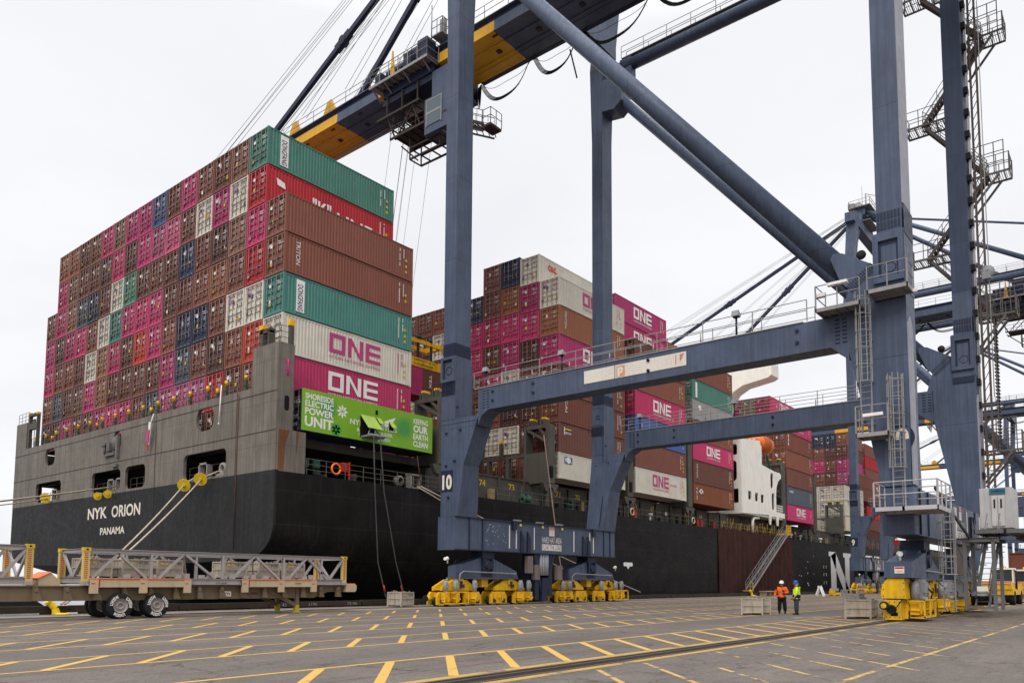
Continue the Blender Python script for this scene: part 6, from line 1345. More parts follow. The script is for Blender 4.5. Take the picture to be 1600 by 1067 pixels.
plat(47.5, 53.2, 4.6, 5.5, 4.6, 'y', th=.22, step=1.2); plat(52.9, 62, 3.6, 5.6, 4.6, 'y', th=.3, step=1.4); plat(47.3, 50.3, 5.5, 6.9, 4.6, '', th=.22)
for x, y in ((46.6, 7.25), (46.6, 5.95), (49.2, 7.25), (49.2, 5.95)): g.ibeam((x, y, .35), (x, y, 3.95), .16, .2, .02, (1,0,0))
g.ibeam((46.6, 5.7, 4.02), (46.6, 7.75, 4.02), .16, .22); g.ibeam((49.2, 5.7, 4.02), (49.2, 7.75, 4.02), .16, .22); g.ibeam((46.5, 5.95, 4.02), (49.3, 5.95, 4.02), .16, .2); g.ibeam((46.5, 7.25, 4.02), (49.3, 7.25, 4.02), .16, .2)
g.ibeam((46.6, 7.7, 3.9), (46.6, 7.0, 2.1), .12, .14); g.bar((46.6, 5.95, .5), (46.6, 7.25, .5), .08, .1); g.bar((46.6, 5.95, 1.25), (46.6, 7.25, 1.25), .05, .06)
for d in (0, .6):
    g.bar((47.0, 6.9-.0-d, .5), (49.6, 6.55-d, 4.6), .07, .2)
for i in range(14): t_ = i/14; g.box(47.0+2.6*t_-.1, 47.0+2.6*t_+.1, 5.98-.35*t_, 6.9-.35*t_, .5+4.1*t_, .53+4.1*t_)
for d in (0, .6): g.tube((47.0, 6.9-d, 1.5), (49.6, 6.55-d, 5.6), .03, 5); g.tube((47.0, 6.9-d, 1.0), (49.6, 6.55-d, 5.1), .025, 5)
near.append(part(g, 'access_gantry', mat('gantry_grey', (.13,.13,.13), rough=.5, rust=.2, grime=.3)))
g = MB(); g.bar((46.5, 7.0, 4.15), (39.3, 7.2, 6.1), .08, .14); near.append(part(g, 'dark_handrail_bar', DARK))
g = MB(); g.box(46.52, 46.55, 6.25, 6.75, 1.35, 1.6); near.append(part(g, 'gantry_notice', SIGNW))
g = MB(); g.cur = 0; g.lathe([(0, 1.15), (.28, 1.1), (.42, .9), (.45, .6)], (47.6, 6.75, .25), 'z', 16); g.cur = 1; g.lathe([(.46, .85), (.46, .35), (0, .35)], (47.6, 6.75, .25), 'z', 16); near.append(part(g, 'domed_bin', [GREY, BLK]))
numbers_near = '10'

# ---------- copies: the next cranes along the quay
LAB = {97.5: ('blue gantry crane numbered 9, second along the quay with its boom over the foredeck', '9'), 195: ('third gantry crane along the quay, seen between the near landside legs', '8'), 292: ('fourth gantry crane, far along the quay behind the near one', '7'), 420: ('fifth gantry crane, farthest along the quay', '6')}
def copy_skip(o, parent, skip):
    c = o.copy(); COL.objects.link(c); c.parent = parent
    for ch in list(o.children):
        if ch not in skip:
            k_ = copy_skip(ch, c, skip)
            if ch is tl: k_.location.y -= 36
    return c
clones = []
far_skip = set(q_ for o_ in near for q_ in PIECES.get(o_, [o_]))
for ch in crane.children:
    if ch.name.split('.')[0] in ('hoist_rope',): far_skip.add(ch)
for dx, (lab, num) in LAB.items():
    c = copy_skip(crane, None, far_skip); c.location.x += dx; c['label'] = lab; clones.append((c, num, dx))
numbers(crane, '10', 0)
for c, num, dx in clones[:2]: numbers(c, num, dx)
# ---------- spreader, hanging in its ropes
spr = empty('container_spreader', (48.8, SPY, SPZ), 'yellow container spreader hanging in crane ropes over the half empty bay behind the stern stack', 'spreader')
g = MB(); g.box(SPX0, SPX1, SPY-1.1, SPY-.85, SPZ+.55, SPZ+.95); g.box(SPX0, SPX1, SPY+.85, SPY+1.1, SPZ+.55, SPZ+.95); g.box(SPX0, SPX0+.4, SPY-1.2, SPY+1.2, SPZ+.5, SPZ+1.0); g.box(SPX1-.4, SPX1, SPY-1.2, SPY+1.2, SPZ+.5, SPZ+1.0)
g.build('head_beam', YEL, spr)
g = MB(); g.box(SPX0-.1, SPX1+.1, SPY-1.2, SPY-.9, SPZ-2.0, SPZ-1.0); g.box(SPX0-.1, SPX1+.1, SPY+.9, SPY+1.2, SPZ-2.0, SPZ-1.0); g.box(SPX0-.15, SPX0+.3, SPY-1.25, SPY+1.25, SPZ-2.1, SPZ-.9); g.box(SPX1-.3, SPX1+.15, SPY-1.25, SPY+1.25, SPZ-2.1, SPZ-.9)
g.build('spreader_frame', YEL, spr)
g = MB()
for x in (44, 46.2, 47.4, 50.2, 51.6, 53.4): g.tube((x, SPY-1.0, SPZ+.95), (x, SPY-1.0, SPZ+1.25), .22, 10); g.box(x-.1, x+.1, SPY-1.2, SPY-1.0, SPZ-1.0, SPZ+.55)
for x in (46.5, 51.9): g.lathe([(.1,-.08),(.4,-.08),(.4,.08),(.1,.08)], (x, SPY-.9, SPZ+1.1), 'y', 12)
for x in (48, 49.2): g.path([(x, SPY-1.3, SPZ-.3), (x+.4, SPY-1.35, SPZ-.9), (x+.7, SPY-1.3, SPZ-.3)], .05, 5)
g.build('spreader_machinery', DARK, spr)
g = MB()
for z, s_, w_ in ((-1.32, 'CAPACITY 65 LT', 2.9), (-1.72, 'S-10 SPREADER', 2.7)): letter(g, s_, (51.0, SPY-1.21, SPZ+z), XP, ZP, w_, .22, .02)
g.build('spreader_lettering', BLK, spr)
# ================================================================== THINGS ON THE QUAY
def crate_mesh():
    g = MB(); w_, d_, h_ = .62, .56, .86
    for sx in (-1, 1):
        for sy in (-1, 1): g.box(sx*w_, sx*(w_-.08), sy*d_, sy*(d_-.08), 0, h_+.02)
    for z0, z1 in ((.12, .46), (.50, .84)):
        g.box(-w_+.03, w_-.03, -d_+.045, -d_+.06, z0, z1); g.box(-w_+.03, w_-.03, d_-.06, d_-.045, z0, z1); g.box(-w_+.045, -w_+.06, -d_+.03, d_-.03, z0, z1); g.box(w_-.06, w_-.045, -d_+.03, d_-.03, z0, z1)
        for a in (-.3, 0, .3): g.box(a-.012, a+.012, -d_+.03, -d_+.045, z0, z1); g.box(-w_+.03, -w_+.045, a-.012, a+.012, z0, z1)
    for z in (.10, .455, .82):
        for s in (-1, 1): g.box(-w_+.04, w_-.04, s*d_, s*(d_-.03), z, z+.05); g.box(s*w_, s*(w_-.03), -d_+.04, d_-.04, z, z+.05)
    g.box(-w_+.04, w_-.04, -d_+.04, d_-.04, .12, .15); return g.mesh('crate')
CRM = crate_mesh(); CRM.materials.append(CRATE)
def junk_mesh(seed):
    g = MB(); r_ = random.Random(seed)
    g.box(-.55, .55, -.5, .5, .55, .76)
    for _ in range(16):
        x, y = r_.uniform(-.5, .5), r_.uniform(-.45, .45); g.bar((x, y, .74), (x+r_.uniform(-.25, .25), y+r_.uniform(-.2, .2), .84+r_.uniform(0, .1)), .07, .07)
    me = g.mesh('twist_locks'); me.materials.append(mat('twist_lock_metal', (.19,.15,.115), rough=.7, rust=.6)); return me
JK = [junk_mesh(s) for s in range(3)]
g = MB(); letter(g, '3TV 10502', (.10, -.566, .66), XP, ZP, .42, .09, .02); g.cur = 1; g.box(-.45, -.30, -.568, -.56, .66, .74); g.box(-.22, -.14, -.568, -.56, .66, .74); CLB = g.mesh('crate_stencil'); CLB.materials.append(LETB); CLB.materials.append(LETY)
ncr = [0]
def crate(x, y, z, rz, label, group, s=1.0):
    o = bpy.data.objects.new('steel_crate', CRM); COL.objects.link(o); o.location = (x, y, z); o.rotation_euler = (0, 0, rz); o.scale = (s, s, s); tag(o, label, 'crate', group)
    for nm, me in (('twist_locks', JK[ncr[0] % 3]), ('stencilled_code', CLB)):
        q_ = bpy.data.objects.new(nm, me); COL.objects.link(q_); q_.parent = o
    ncr[0] += 1; return o
GC = 'steel crates of lashing gear on the ground'
crate(35.3, 38.35, .022, .15, 'grey steel crate standing alone left of the yellow waterside crane wheels', GC, 1.08)
crate(41.0, 16.55, 0, .32, 'steel crate on the asphalt left of the two workers, the left one of the pair', GC, 1.02)
crate(42.6, 16.75, 0, .38, 'steel crate at the feet of the worker in orange, the right one of the pair', GC, .98)
crate(40.55, 11.05, 0, .30, 'steel crate left of the near yellow crane wheels with a wire basket on top', GC, 1.08)
crate(42.3, 11.15, 0, .34, 'steel crate behind the basket crate, touching the yellow crane wheels in the photo', GC, 1.0)
g = MB(); bx, by, bz = 40.75, 11.3, .955
for z in (0, .22, .42): 
    g.box(bx-.5, bx+.5, by-.42, by-.40, bz+z, bz+z+.03); g.box(bx-.5, bx+.5, by+.40, by+.42, bz+z, bz+z+.03); g.box(bx-.5, bx-.48, by-.42, by+.42, bz+z, bz+z+.03); g.box(bx+.48, bx+.5, by-.42, by+.42, bz+z, bz+z+.03)
for x in np.arange(-.5, .51, .1): g.box(bx+x-.006, bx+x+.006, by-.42, by-.40, bz, bz+.44); g.box(bx+x-.006, bx+x+.006, by+.40, by+.42, bz, bz+.44)
for y in np.arange(-.42, .43, .105): g.box(bx-.5, bx-.48, by+y-.006, by+y+.006, bz, bz+.44)
g.box(bx-.45, bx+.4, by-.38, by+.38, bz+.02, bz+.2); o = g.build('wire_basket', GALV, None); tag(o, 'grey wire basket sitting on the crate beside the near yellow crane wheels', 'basket')
GR = 'steel crates riding in the truss rack on the trailer'
for i, (x, d) in enumerate(((14.45, 'leftmost, behind the yellow end post'), (16.1, 'second from the left'), (17.65, 'third from the left, beside the empty gap'), (20.95, 'fourth from the left, just right of the gap'), (22.85, 'second from the right'), (24.4, 'rightmost'))):
    crate(x, 35.25, 1.72, .0, 'steel crate in the trailer rack, '+d, GR, 1.0)
crate(9.2, 35.6, 1.72, .0, 'steel crate in the rack of the trailer cut off by the left edge', GR, 1.02)

# ---- trailer with truss rack
def trailer(x0, x1, y0, label, wheels=True, left_end=True, legs=True):
    t_ = empty('yard_trailer', (x0, y0+1.2, 0), label, 'trailer', 'yard trailers coupled nose to tail')
    L_ = x1-x0; g = MB()
    for y in (y0+.35, y0+1.9): g.prism([(x0, .80), (x0+9.3+L_-14.2, .78), (x0+L_-2.7, .78), (x0+L_-1.8, 1.08), (x0+L_-.4, 1.12), (x0+L_-.4, 1.40), (x0, 1.40)], 'y', y, y+.12); g.box(x0, x0+L_-.4, y-.08, y+.2, 1.38, 1.43)
    for x in np.arange(x0+1.2, x1-1, 1.15): g.box(x, x+.12, y0+.1, y0+2.3, 1.18, 1.36); g.prism([(x-.02, .82), (x+.30, .82), (x+.12, 1.36), (x-.02, 1.36)], 'y', y0+.14, y0+.34)
    g.build('chassis_frame', TAN, t_)
    g = MB(); g.prism([(x1-.75, 1.08), (x1-.1, 1.08), (x1, 1.2), (x1, 1.42), (x1-.12, 1.52), (x1-.75, 1.52)], 'y', y0+.1, y0+2.2); g.build('nose_plate', CREAM, t_)
    g = MB(); g.hull8([(x1-.75, y0+.1, 1.522), (x1-.12, y0+.1, 1.522), (x1-.12, y0+2.2, 1.522), (x1-.75, y0+2.2, 1.522)], [(x1-.75, y0+.1, 1.545), (x1-.12, y0+.1, 1.545), (x1-.12, y0+2.2, 1.545), (x1-.75, y0+2.2, 1.545)]); g.build('orange_edge', ORG, t_)
    for a, b_ in ((x0+3.2, x0+7.65), (x0+10.25, x0+14.65)):
        if a < x0: continue
        g = MB(); g.box(a, b_, y0-.02, y0+.06, 1.36, 1.68)
        for x in (a, (a+b_)/2-.15, b_-.35): g.box(x, x+.35, y0-.04, y0+.04, 1.10, 1.70)
        sb = g.build('side_board', CREAM, t_)
        g = MB(); g.box(a, b_, y0-.05, y0+.08, 1.70, 1.735); g.build('orange_edge', ORG, sb)
        g = MB()
        for x in (a+.05, (a+b_)/2-.1, b_-.3): g.box(x, x+.16, y0-.047, y0-.041, 1.50, 1.54)
        g.box(a+.35, a+.42, y0-.03, y0-.021, 1.4, 1.66); g.build('red_reflector', REDP, sb)
    g = MB(); letter(g, 'GVL 130000', (x0+10.6, y0+.345, .98), XP, ZP, .75, .12, .01); letter(g, 'STR 60545', (x0+8.9, y0+.0, 1.5), XP, ZP, .55, .08, .01); letter(g, '60545', (x0+13.3, y0-.046, 1.50), XP, ZP, .35, .08, .01); g.build('trailer_stencils', BLK, t_)
    g = MB(); g.add([(x0+9.4, y0+.344, .92), (x0+9.9, y0+.344, .90), (x0+9.9, y0+.344, 1.14), (x0+9.42, y0+.344, 1.17)], [(0,1,2,3)]); pl = g.build('white_plate', SIGNW, t_); g = MB(); letter(g, 'YTI', (x0+9.5, y0+.34, .96), XP, ZP, .33, .13, .03); g.build('plate_letters', BLK, pl)
    if wheels:
        for xw in (x0+4.55, x0+6.15):
            for yw, out in ((y0+.02, -1), (y0+.42, -1), (y0+1.75, 1), (y0+2.15, 1)):
                w_ = empty('wheel', (0,0,0), None, None); w_.parent = t_; w_.location = (xw-x0, yw+.16-(y0+1.2), .56)
                g = MB(); g.lathe([(.30,-.13),(.49,-.14),(.54,-.11),(.555,-.05),(.555,.05),(.54,.11),(.49,.14),(.30,.13)], (0,0,0), 'y', 28); g.build('tyre', BLK, w_, rel=False)
                g = MB(); g.lathe([(.0,-.02),(.10,-.03),(.11,-.10),(.16,-.09),(.17,-.03),(.26,-.05),(.295,-.125),(.31,-.135),(.30,-.10),(.27,.1),(.0,.1)], (0,0,0), 'y', 24)
                for k in range(10): a = k*math.pi/5; g.tube((.135*math.cos(a), -.12, .135*math.sin(a)), (.135*math.cos(a), -.05, .135*math.sin(a)), .018, 6)
                g.build('rim', mat('rim_grey', (.30,.27,.25), rough=.5, grime=.4), w_, rel=False)
                if yw == y0+.02:
                    g = MB(); s_ = 'YARD USE ONLY '; n = 3
                    for c0 in (.9, 3.0, 5.1):
                        for k, ch in enumerate('TOYOTIRE'[:0]+'LOADSTAR'):
                            a = c0-k*.15; d_ = Vector((math.cos(a), 0, math.sin(a))); t2 = Vector((math.sin(a), 0, -math.cos(a))); letter(g, ch, Vector((0,-.146,0))+d_*.335-t2*.03, t2, d_, .07, .14, .03)
                    g.build('tyre_lettering', LETW, w_, rel=False)
    if legs:
        for y in (y0+.3, y0+2.0):
            g = MB(); g.box(x0+13.6, x0+13.8, y, y+.2, .08, 1.3); g.bar((x0+13.65, y+.1, .40), (x0+11.8, y+.1, 1.25), .16, .18); g.build('landing_leg', TAN, t_)
            g = MB(); g.box(x0+13.5, x0+13.9, y-.05, y+.25, .02, .08); g.box(x0+13.59, x0+13.81, y-.01, y+.21, .08, .42); g.build('yellow_foot', mat('dull_yellow', (.40,.30,.03), rough=.6, grime=.4), t_)
    return t_
tr1 = trailer(10.7, 28.15, 34.1, 'tan yard trailer carrying a grey truss rack of crates in front of the ship stern')
tr2 = trailer(-7.0, 10.6, 34.3, 'tan yard trailer mostly cut off by the left edge of the picture', True, False, False)
def rack(x0, x1, y0, y1, label, diag, z0=1.46, z1=3.0):
    r_ = empty('truss_rack', ((x0+x1)/2, (y0+y1)/2, z0), label, 'rack', 'truss racks on the yard trailers')
    for y in (y0, y1):
        g = MB(); g.ibeam((x0, y, z0+.15), (x1, y, z0+.15), .14, .28, .025); g.ibeam((x0, y, z1-.10), (x1, y, z1-.10), .14, .16, .025); g.build('side_rail', RACK, r_)
        g = MB()
        for a, b_, k in diag:
            if k == 'v': g.ibeam((x0+a, y, z0+.28), (x0+a, y, z1-.18), .11, .13, .02, (0,1,0))
            else: g.ibeam((x0+a, y, z0+.28), (x0+b_, y, z1-.18), .10, .13, .02, (0,1,0))
        g.build('truss_brace', RACK, r_)
    g = MB()
    for x in (x0, x1): g.ibeam((x, y0, z1-.10), (x, y1, z1-.10), .12, .16, .02); g.ibeam((x, y0, z0+.2), (x, y1, z0+.2), .14, .26, .02); g.bar((x, y0+.15, z1-.2), (x, (y0+y1)/2, z0+.3), .08, .12); g.bar((x, y1-.15, z1-.2), (x, (y0+y1)/2, z0+.3), .08, .12)
    for x in np.arange(x0+1.1, x1, 1.25): g.box(x, x+.15, y0+.07, y1-.07, z0+.08, z0+.25)
    for x in (x0+4.25, x0+7.8): g.bar((x, y0+.05, z1-.1), (x+.55, y0+.75, z0+.3), .06, .16)
    g.build('cross_member', RACK, r_)
    for x in (x0, x1):
        for y in (y0, y1):
            p = empty('corner_post', (0,0,0), None, None); p.parent = r_
            g = MB(); g.box(x-.13, x+.13, y-.09, y+.09, z0+.12, z1-.12); g.build('post', mat('post_yellow_grey', (.50,.37,.12), rough=.6, rust=.3, grime=.3), p)
            g = MB(); g.box(x-.15, x+.15, y-.11, y+.11, z1-.14, z1+.02); g.build('corner_casting', mat('casting_yellow', (.58,.38,.03), rough=.5, grime=.3), p)
            g = MB(); g.box(x-.05, x+.05, y-.113, y-.111, z1-.10, z1-.03)
            g.cur = 1; g.box(x-.15, x+.15, y-.11, y+.11, z0, z0+.14); g.build('casting_slot', [BLK, RACK], p)
            g = MB(); rr_ = random.Random(int(x*10)); z = z1-.2
            while z > z0+.25: g.box(x-.09, x+.05, y-.094, y-.091, z-.05, z); z -= .085
            g.build('red_chevrons', mat('faded_red_marks', (.40,.10,.05), rough=.7, mottle=.3), p)
    for x in np.arange(x0+1.6, x1-1, 1.15):
        g = MB(); g.box(x, x+.26, y0-.02, y0+.14, z0+.30, z0+.46); 
        g.cur = 1 if int(x*10) % 3 == 0 else 0; g.box(x+.45, x+.68, y0+.02, y0+.16, z0+.30, z0+.52); g.build('rail_bracket', [RACK, mat('pinkish_primer', (.28,.20,.18), rough=.7)], r_)
    return r_
DG = [(1.2, 0, 'x')]
dg_ = [(.25, 1.35, 'd'), (2.55, 1.3, 'd'), (2.75, 0, 'v'), (3.1, 4.2, 'd'), (5.85, 4.35, 'd'), (6.2, 0, 'v'), (6.75, 7.85, 'd'), (9.35, 8.0, 'd'), (9.6, 0, 'v'), (9.9, 10.95, 'd'), (12.35, 11.1, 'd'), (11.95, 0, 'v'), (12.5, 13.35, 'd')]
rack(13.78, 27.25, 34.25, 36.7, 'grey truss rack with yellow corner posts, full length on the tan trailer', dg_)
rack(-1.75, 11.72, 34.45, 36.9, 'grey truss rack whose yellow end post stands at the left edge of the picture', dg_, 1.46, 3.06)
g = MB(); hx0, hx1, hy0, hy1 = 12.15, 12.95, 34.6, 35.9
g.prism([(hx0, 1.30), (hx1, 1.30), (hx1, 1.62), (hx0+.45, 1.95), (hx0+.0, 1.72)], 'y', hy0, hy1); sh = g.build('coupling_box', CREAM, tr1)
g = MB(); g.bar((hx0-.05, (hy0+hy1)/2, 1.71), (hx0+.45, (hy0+hy1)/2, 1.975), hy1-hy0+.1, .03); g.box(hx0, hx1, hy0-.02, hy0-.005, 1.29, 1.33); g.build('orange_edge', ORG, sh)

# ---- bollards
def horn_bollard(x, y, s, label, rz=0):
    b_ = empty('mooring_bollard', (x, y, .02), label, 'bollard', 'yellow bollards at the quay edge'); b_.rotation_euler = (0, 0, rz); b_.scale = (s, s, s)
    g = MB(); g.lathe([(0,0),(.42,0),(.42,.04),(.36,.10),(0,.10)], (0,0,0), 'z', 20)
    for sx in (-1, 1):
        g.lathe([(.0,.0),(.26,.0)], (0,0,.1), 'z', 12)
        p0 = Vector((sx*.28, 0, .05)); p1 = Vector((sx*.36, 0, .35)); p2 = Vector((sx*.58, 0, .62)); p3 = Vector((sx*.70, 0, .70))
        g.tube(p0, p1, .22, 14, .18, False); g.tube(p1, p2, .18, 14, .19, False); g.tube(p2, p3, .19, 14, .24, False); g.lathe([(0,.06),(.18,.04),(.25,0)], tuple(p3), 'z', 14); g.tube(p3, p3+Vector((sx*.05,0,.05)), .245, 14, .17)
        g.build('bollard_casting', mat('bollard_yellow', (.70,.50,.02), rough=.5, grime=.25), b_, rel=False); return b_
horn_bollard(15.05, 39.75, .84, 'big yellow two horned bollard with ropes, seen under the trailer at left', -.35)
horn_bollard(98.6, 39.7, .95, 'small yellow bollard at the quay edge left of the gangway foot', -.3)
# ---- mooring ropes and rat guards
def sag(p, q_, s, n=18):
    p, q_ = Vector(p), Vector(q_); return [p.lerp(q_, i/n)-Vector((0,0,s*4*(i/n)*(1-i/n))) for i in range(n+1)]
LR = [((28.6, 52.4, 9.3), (27.9, 53.3, 8.55), (15.0, 39.8, .5), 'upper left', 'mooring rope from the right stern opening, the left one of the slanting pair'), ((28.6, 49.9, 9.3), (28.0, 51.0, 8.85), (15.15, 39.75, .5), '', 'mooring rope from the right stern opening, the right one of the slanting pair')]
for a, b_, c, _, lab in LR:
    g = MB(); g.path([a, b_]+sag(b_, c, .35)[1:], .055, 7); o = g.build('mooring_rope', ROPE, None); tag(o, lab, 'rope', 'mooring ropes of the ship')
    g = MB(); v = (Vector(c)-Vector(b_)).normalized(); p = Vector(b_)+v*.3; g.tube(p-v*.9, p-v*.05, .09, 8); g.build('red_brown_sleeve', mat('rope_sleeve', (.33,.10,.04), rough=.7), o)
for a, b_, lab in (((28.4, 65.6, 9.35), (-14, 40.0, .6), 'upper mooring rope leading from the middle stern opening out of the picture at left'), ((28.4, 67.1, 9.35), (-14.3, 39.9, .5), 'mooring rope just beside the upper one, leading out of the picture at left'), ((28.3, 79.0, 9.15), (-15, 39.9, .5), 'lower mooring rope leading from the left stern opening out of the picture at left')):
    g = MB(); g.path(sag(a, b_, .5), .05, 7); o = g.build('mooring_rope', ROPE, None); tag(o, lab, 'rope', 'mooring ropes of the ship')
def guard(p, d, r, label):
    d = Vector(d).normalized(); p = Vector(p); g = MB(); g.tube(p, p+d*.05, r, 20); g.tube(p-d*.08, p+d*.12, .12, 10); o = g.build('rat_guard', mat('rat_guard_yellow', (.70,.47,.02), rough=.5, grime=.25), None); tag(o, label, 'rat guard', 'yellow rat guards on the mooring ropes')
dv = Vector((-13, -13.4, -8)); guard((27.75, 53.1, 8.45), dv, .46, 'yellow rat guard disc, the lower of the two on the slanting ropes'); guard((27.7, 50.75, 8.7), dv, .46, 'yellow rat guard disc, the upper of the two on the slanting ropes')
dv = Vector((-42, -26, -9)); guard((28.2, 66.5, 8.75), (0,0,-1) if 0 else (-.4, -1, -.2), .33, 'yellow rat guard hanging under the middle stern opening, the right of two'); guard((28.2, 68.4, 8.7), (-.4, -1, -.2), .33, 'yellow rat guard hanging under the middle stern opening, the left of two'); guard((27.9, 78.9, 9.2), (-.6, -.6, -.2), .48, 'yellow rat guard on the rope at the leftmost stern opening')
for (a, b_, lab) in (((41.3, YS-.1, 8.95), (70, 40.1, .7), 'brown mooring rope running forward from the side fairlead behind the crane leg'), ((40.9, YS-.1, 8.9), (64, 40.0, .7), 'lower brown mooring rope running forward from the side fairlead behind the crane leg'), ((56.9, 42.7, 15.3), (56.3, 39.9, .6), 'thin pale line dropping from the grey lashing tower to the quay')):
    g = MB(); g.path(sag(a, b_, .25), .05, 6); o = g.build('mooring_rope', ROPE if 'thin' not in lab else mat('pinkish_line', (.30,.20,.16), rough=.8), None); tag(o, lab, 'rope', 'mooring ropes of the ship')
# ---- gangway
gw = empty('gangway', (100.6, 41.0, 0), 'steep aluminium gangway with yellow ends from the quay up to the ship deck', 'gangway')
A, B = Vector((100.9, 41.2, .8)), Vector((117.3, 42.0, 9.2)); dv = (B-A)
for i, y in enumerate((-.45, .45)):
    g = MB(); o_ = Vector((0, y, 0)); g.bar(A+o_, B+o_, .07, .32); g.build('stringer', GALV, gw)
    g = MB()
    for h_ in (.55, 1.1): g.tube(A+o_+Vector((0,0,h_)), B+o_+Vector((0,0,h_)), .03, 5)
    for k in range(13): p = A+o_+dv*(k/12); g.tube(p, p+Vector((0,0,1.1)), .025, 5)
    g.build('gangway_rail', GALV, gw)
g = MB()
for k in range(46): p = A+dv*((k+.5)/46); g.box(p.x-.13, p.x+.13, p.y-.42, p.y+.42, p.z-.01, p.z+.02)
g.build('tread', GALV, gw)
g = MB(); g.box(100.2, 101.2, 40.7, 41.8, .62, .74); rail(g, [(100.2, 40.75, .74), (101.2, 40.75, .74)], 1.0, .03, 2, .7); rail(g, [(116.4, 41.5, 9.2), (118.2, 41.5, 9.2)], 1.2, .05, 3, .5); g.box(116.5, 118.6, 41.5, 43.0, 9.0, 9.15); g.build('yellow_end', YEL, gw)
g = MB(); g.box(101.0, 104.6, 38.9, 39.9, .55, .66)
for x in (101.2, 102.8, 104.3): g.box(x, x+.12, 38.95, 39.85, .02, .55)
o = g.build('wooden_step', mat('weathered_wood', (.33,.24,.16), rough=.8), None); tag(o, 'low weathered wooden platform on the quay under the gangway foot', 'platform')
# ---- A-board sign, yellow spreader bar, fender
o = empty('a_frame_sign', (107, 33.8, 0), 'small white A-frame sign on the quay right of the two workers', 'sign')
for s in (-1, 1):
    g = MB(); g.bar((107+s*.62, 33.8-s*.3, .0), (107+s*.05, 33.8-s*.02, 1.25), .9, .06, (0,1,0)); g.build('sign_panel', LETW, o)
g = MB(); g.box(111, 114.6, 33.4, 33.9, .15, .45); g.box(111.2, 111.5, 33.2, 34.1, 0, .15); g.box(114, 114.3, 33.2, 34.1, 0, .15); g.box(111.4, 112.0, 33.3, 34.0, .45, .75)
o = g.build('lifting_beam', YEL, None); tag(o, 'yellow lifting beam lying on the quay just right of the white A-frame sign', 'lifting beam')
g = MB(); g.lathe([(.1,0),(.7,.4),(1.0,1.3),(1.05,2.6),(1.0,4.0),(.65,5.0),(.1,5.3)], (153.6, 41.2, .0), 'z', 20); o = g.build('quay_fender', BLK, None); tag(o, 'tall black oval fender between quay and ship right of the big white letter', 'fender')
g = MB(); rail(g, [(140, 38.5, 0), (143, 38.5, 0)], 1.4, .06, 3, 1); g.bar((143, 38.5, 2.6), (146, 38.5, 0), .1, .1); g.bar((143, 38.5, 0), (143, 38.5, 2.8), .08, .08); o = g.build('access_stairs', mat('worn_yellow'), None); tag(o, 'small yellow access stairs on the quay in front of the big white letter', 'stairs')
# ---- two yard vehicles at the right edge
def yard_tractor(x, y, label, cabside):
    t_ = empty('yard_vehicle', (x, y, 0), label, 'vehicle', 'yard vehicles beyond the access gantry')
    g = MB(); g.box(x-3, x+3.4, y-1.2, y+1.2, .85, 1.35); g.prism([(x-3.1, 1.3), (x-.3, 1.3), (x-.3, 1.75), (x-2.7, 1.9), (x-3.1, 1.6)], 'y', y-1.1, y+1.1); g.box(x+1.5, x+3.4, y-1.15, y+1.15, 1.35, 1.8); g.build('body', YEL, t_)
    g = MB(); g.box(x-3.15, x-2.9, y-1.1, y+1.1, 1.8, 2.0); g.build('orange_bonnet', mat('salmon_orange', (.55,.22,.12), rough=.6), t_)
    g = MB(); cx = x+cabside
    for a in (-1, 1):
        for b_ in (-1, 1): g.box(cx+a*.75-.05, cx+a*.75+.05, y+b_*.8-.05, y+b_*.8+.05, 1.35, 3.05)
    g.box(cx-.8, cx+.8, y-.85, y+.85, 1.35, 1.6); g.box(cx-.85, cx+.85, y-.9, y+.9, 3.0, 3.15); g.build('cab', LETW, t_)
    g = MB(); g.box(cx-.72, cx+.72, y-.78, y+.78, 1.65, 2.98); g.build('cab_glass', GLASS, t_)
    for a in (-2.2, 2.2):
        for b_ in (-1.0, 1.0):
            g = MB(); g.lathe([(0,-.2),(.3,-.2),(.6,-.2),(.62,0),(.6,.2),(0,.2)], (x+a, y+b_, .62), 'y', 20); g.build('wheel', BLK, t_)
    g = MB(); g.tube((cx+.8, y, 3.15), (cx+.8, y, 3.4), .1, 8); g.build('beacon', mat('beacon_amber', (.8,.45,.1), rough=.3), t_)
    g = MB(); g.bar((x+2.6, y, 1.3), (x+2.6, y, 3.3), .12, .12); g.tube((x-1, y-1.2, 1.3), (x-1, y-1.2, 2.9), .08, 8); g.build('exhaust', BLK, t_); return t_
yard_tractor(79.0, 9.6, 'yellow yard vehicle with white framed cab parked beyond the grey access gantry', 1.2)
yard_tractor(88.5, 9.0, 'second yellow yard vehicle, cut off by the right edge of the picture', .6)
for i, (x, y, z, c) in enumerate(((116, 12.0, 0.0, 'b'), (116, 12.0, 2.9, 'b'), (130, 16, 0, 'o'))):
    container(x, 0, z, c, '%s container standing on the far yard behind the access gantry, %s' % (COLS[c][1], ('lower of two', 'upper of two', 'farther one')[i]), 'containers on the far yard', y=y, detail=False)
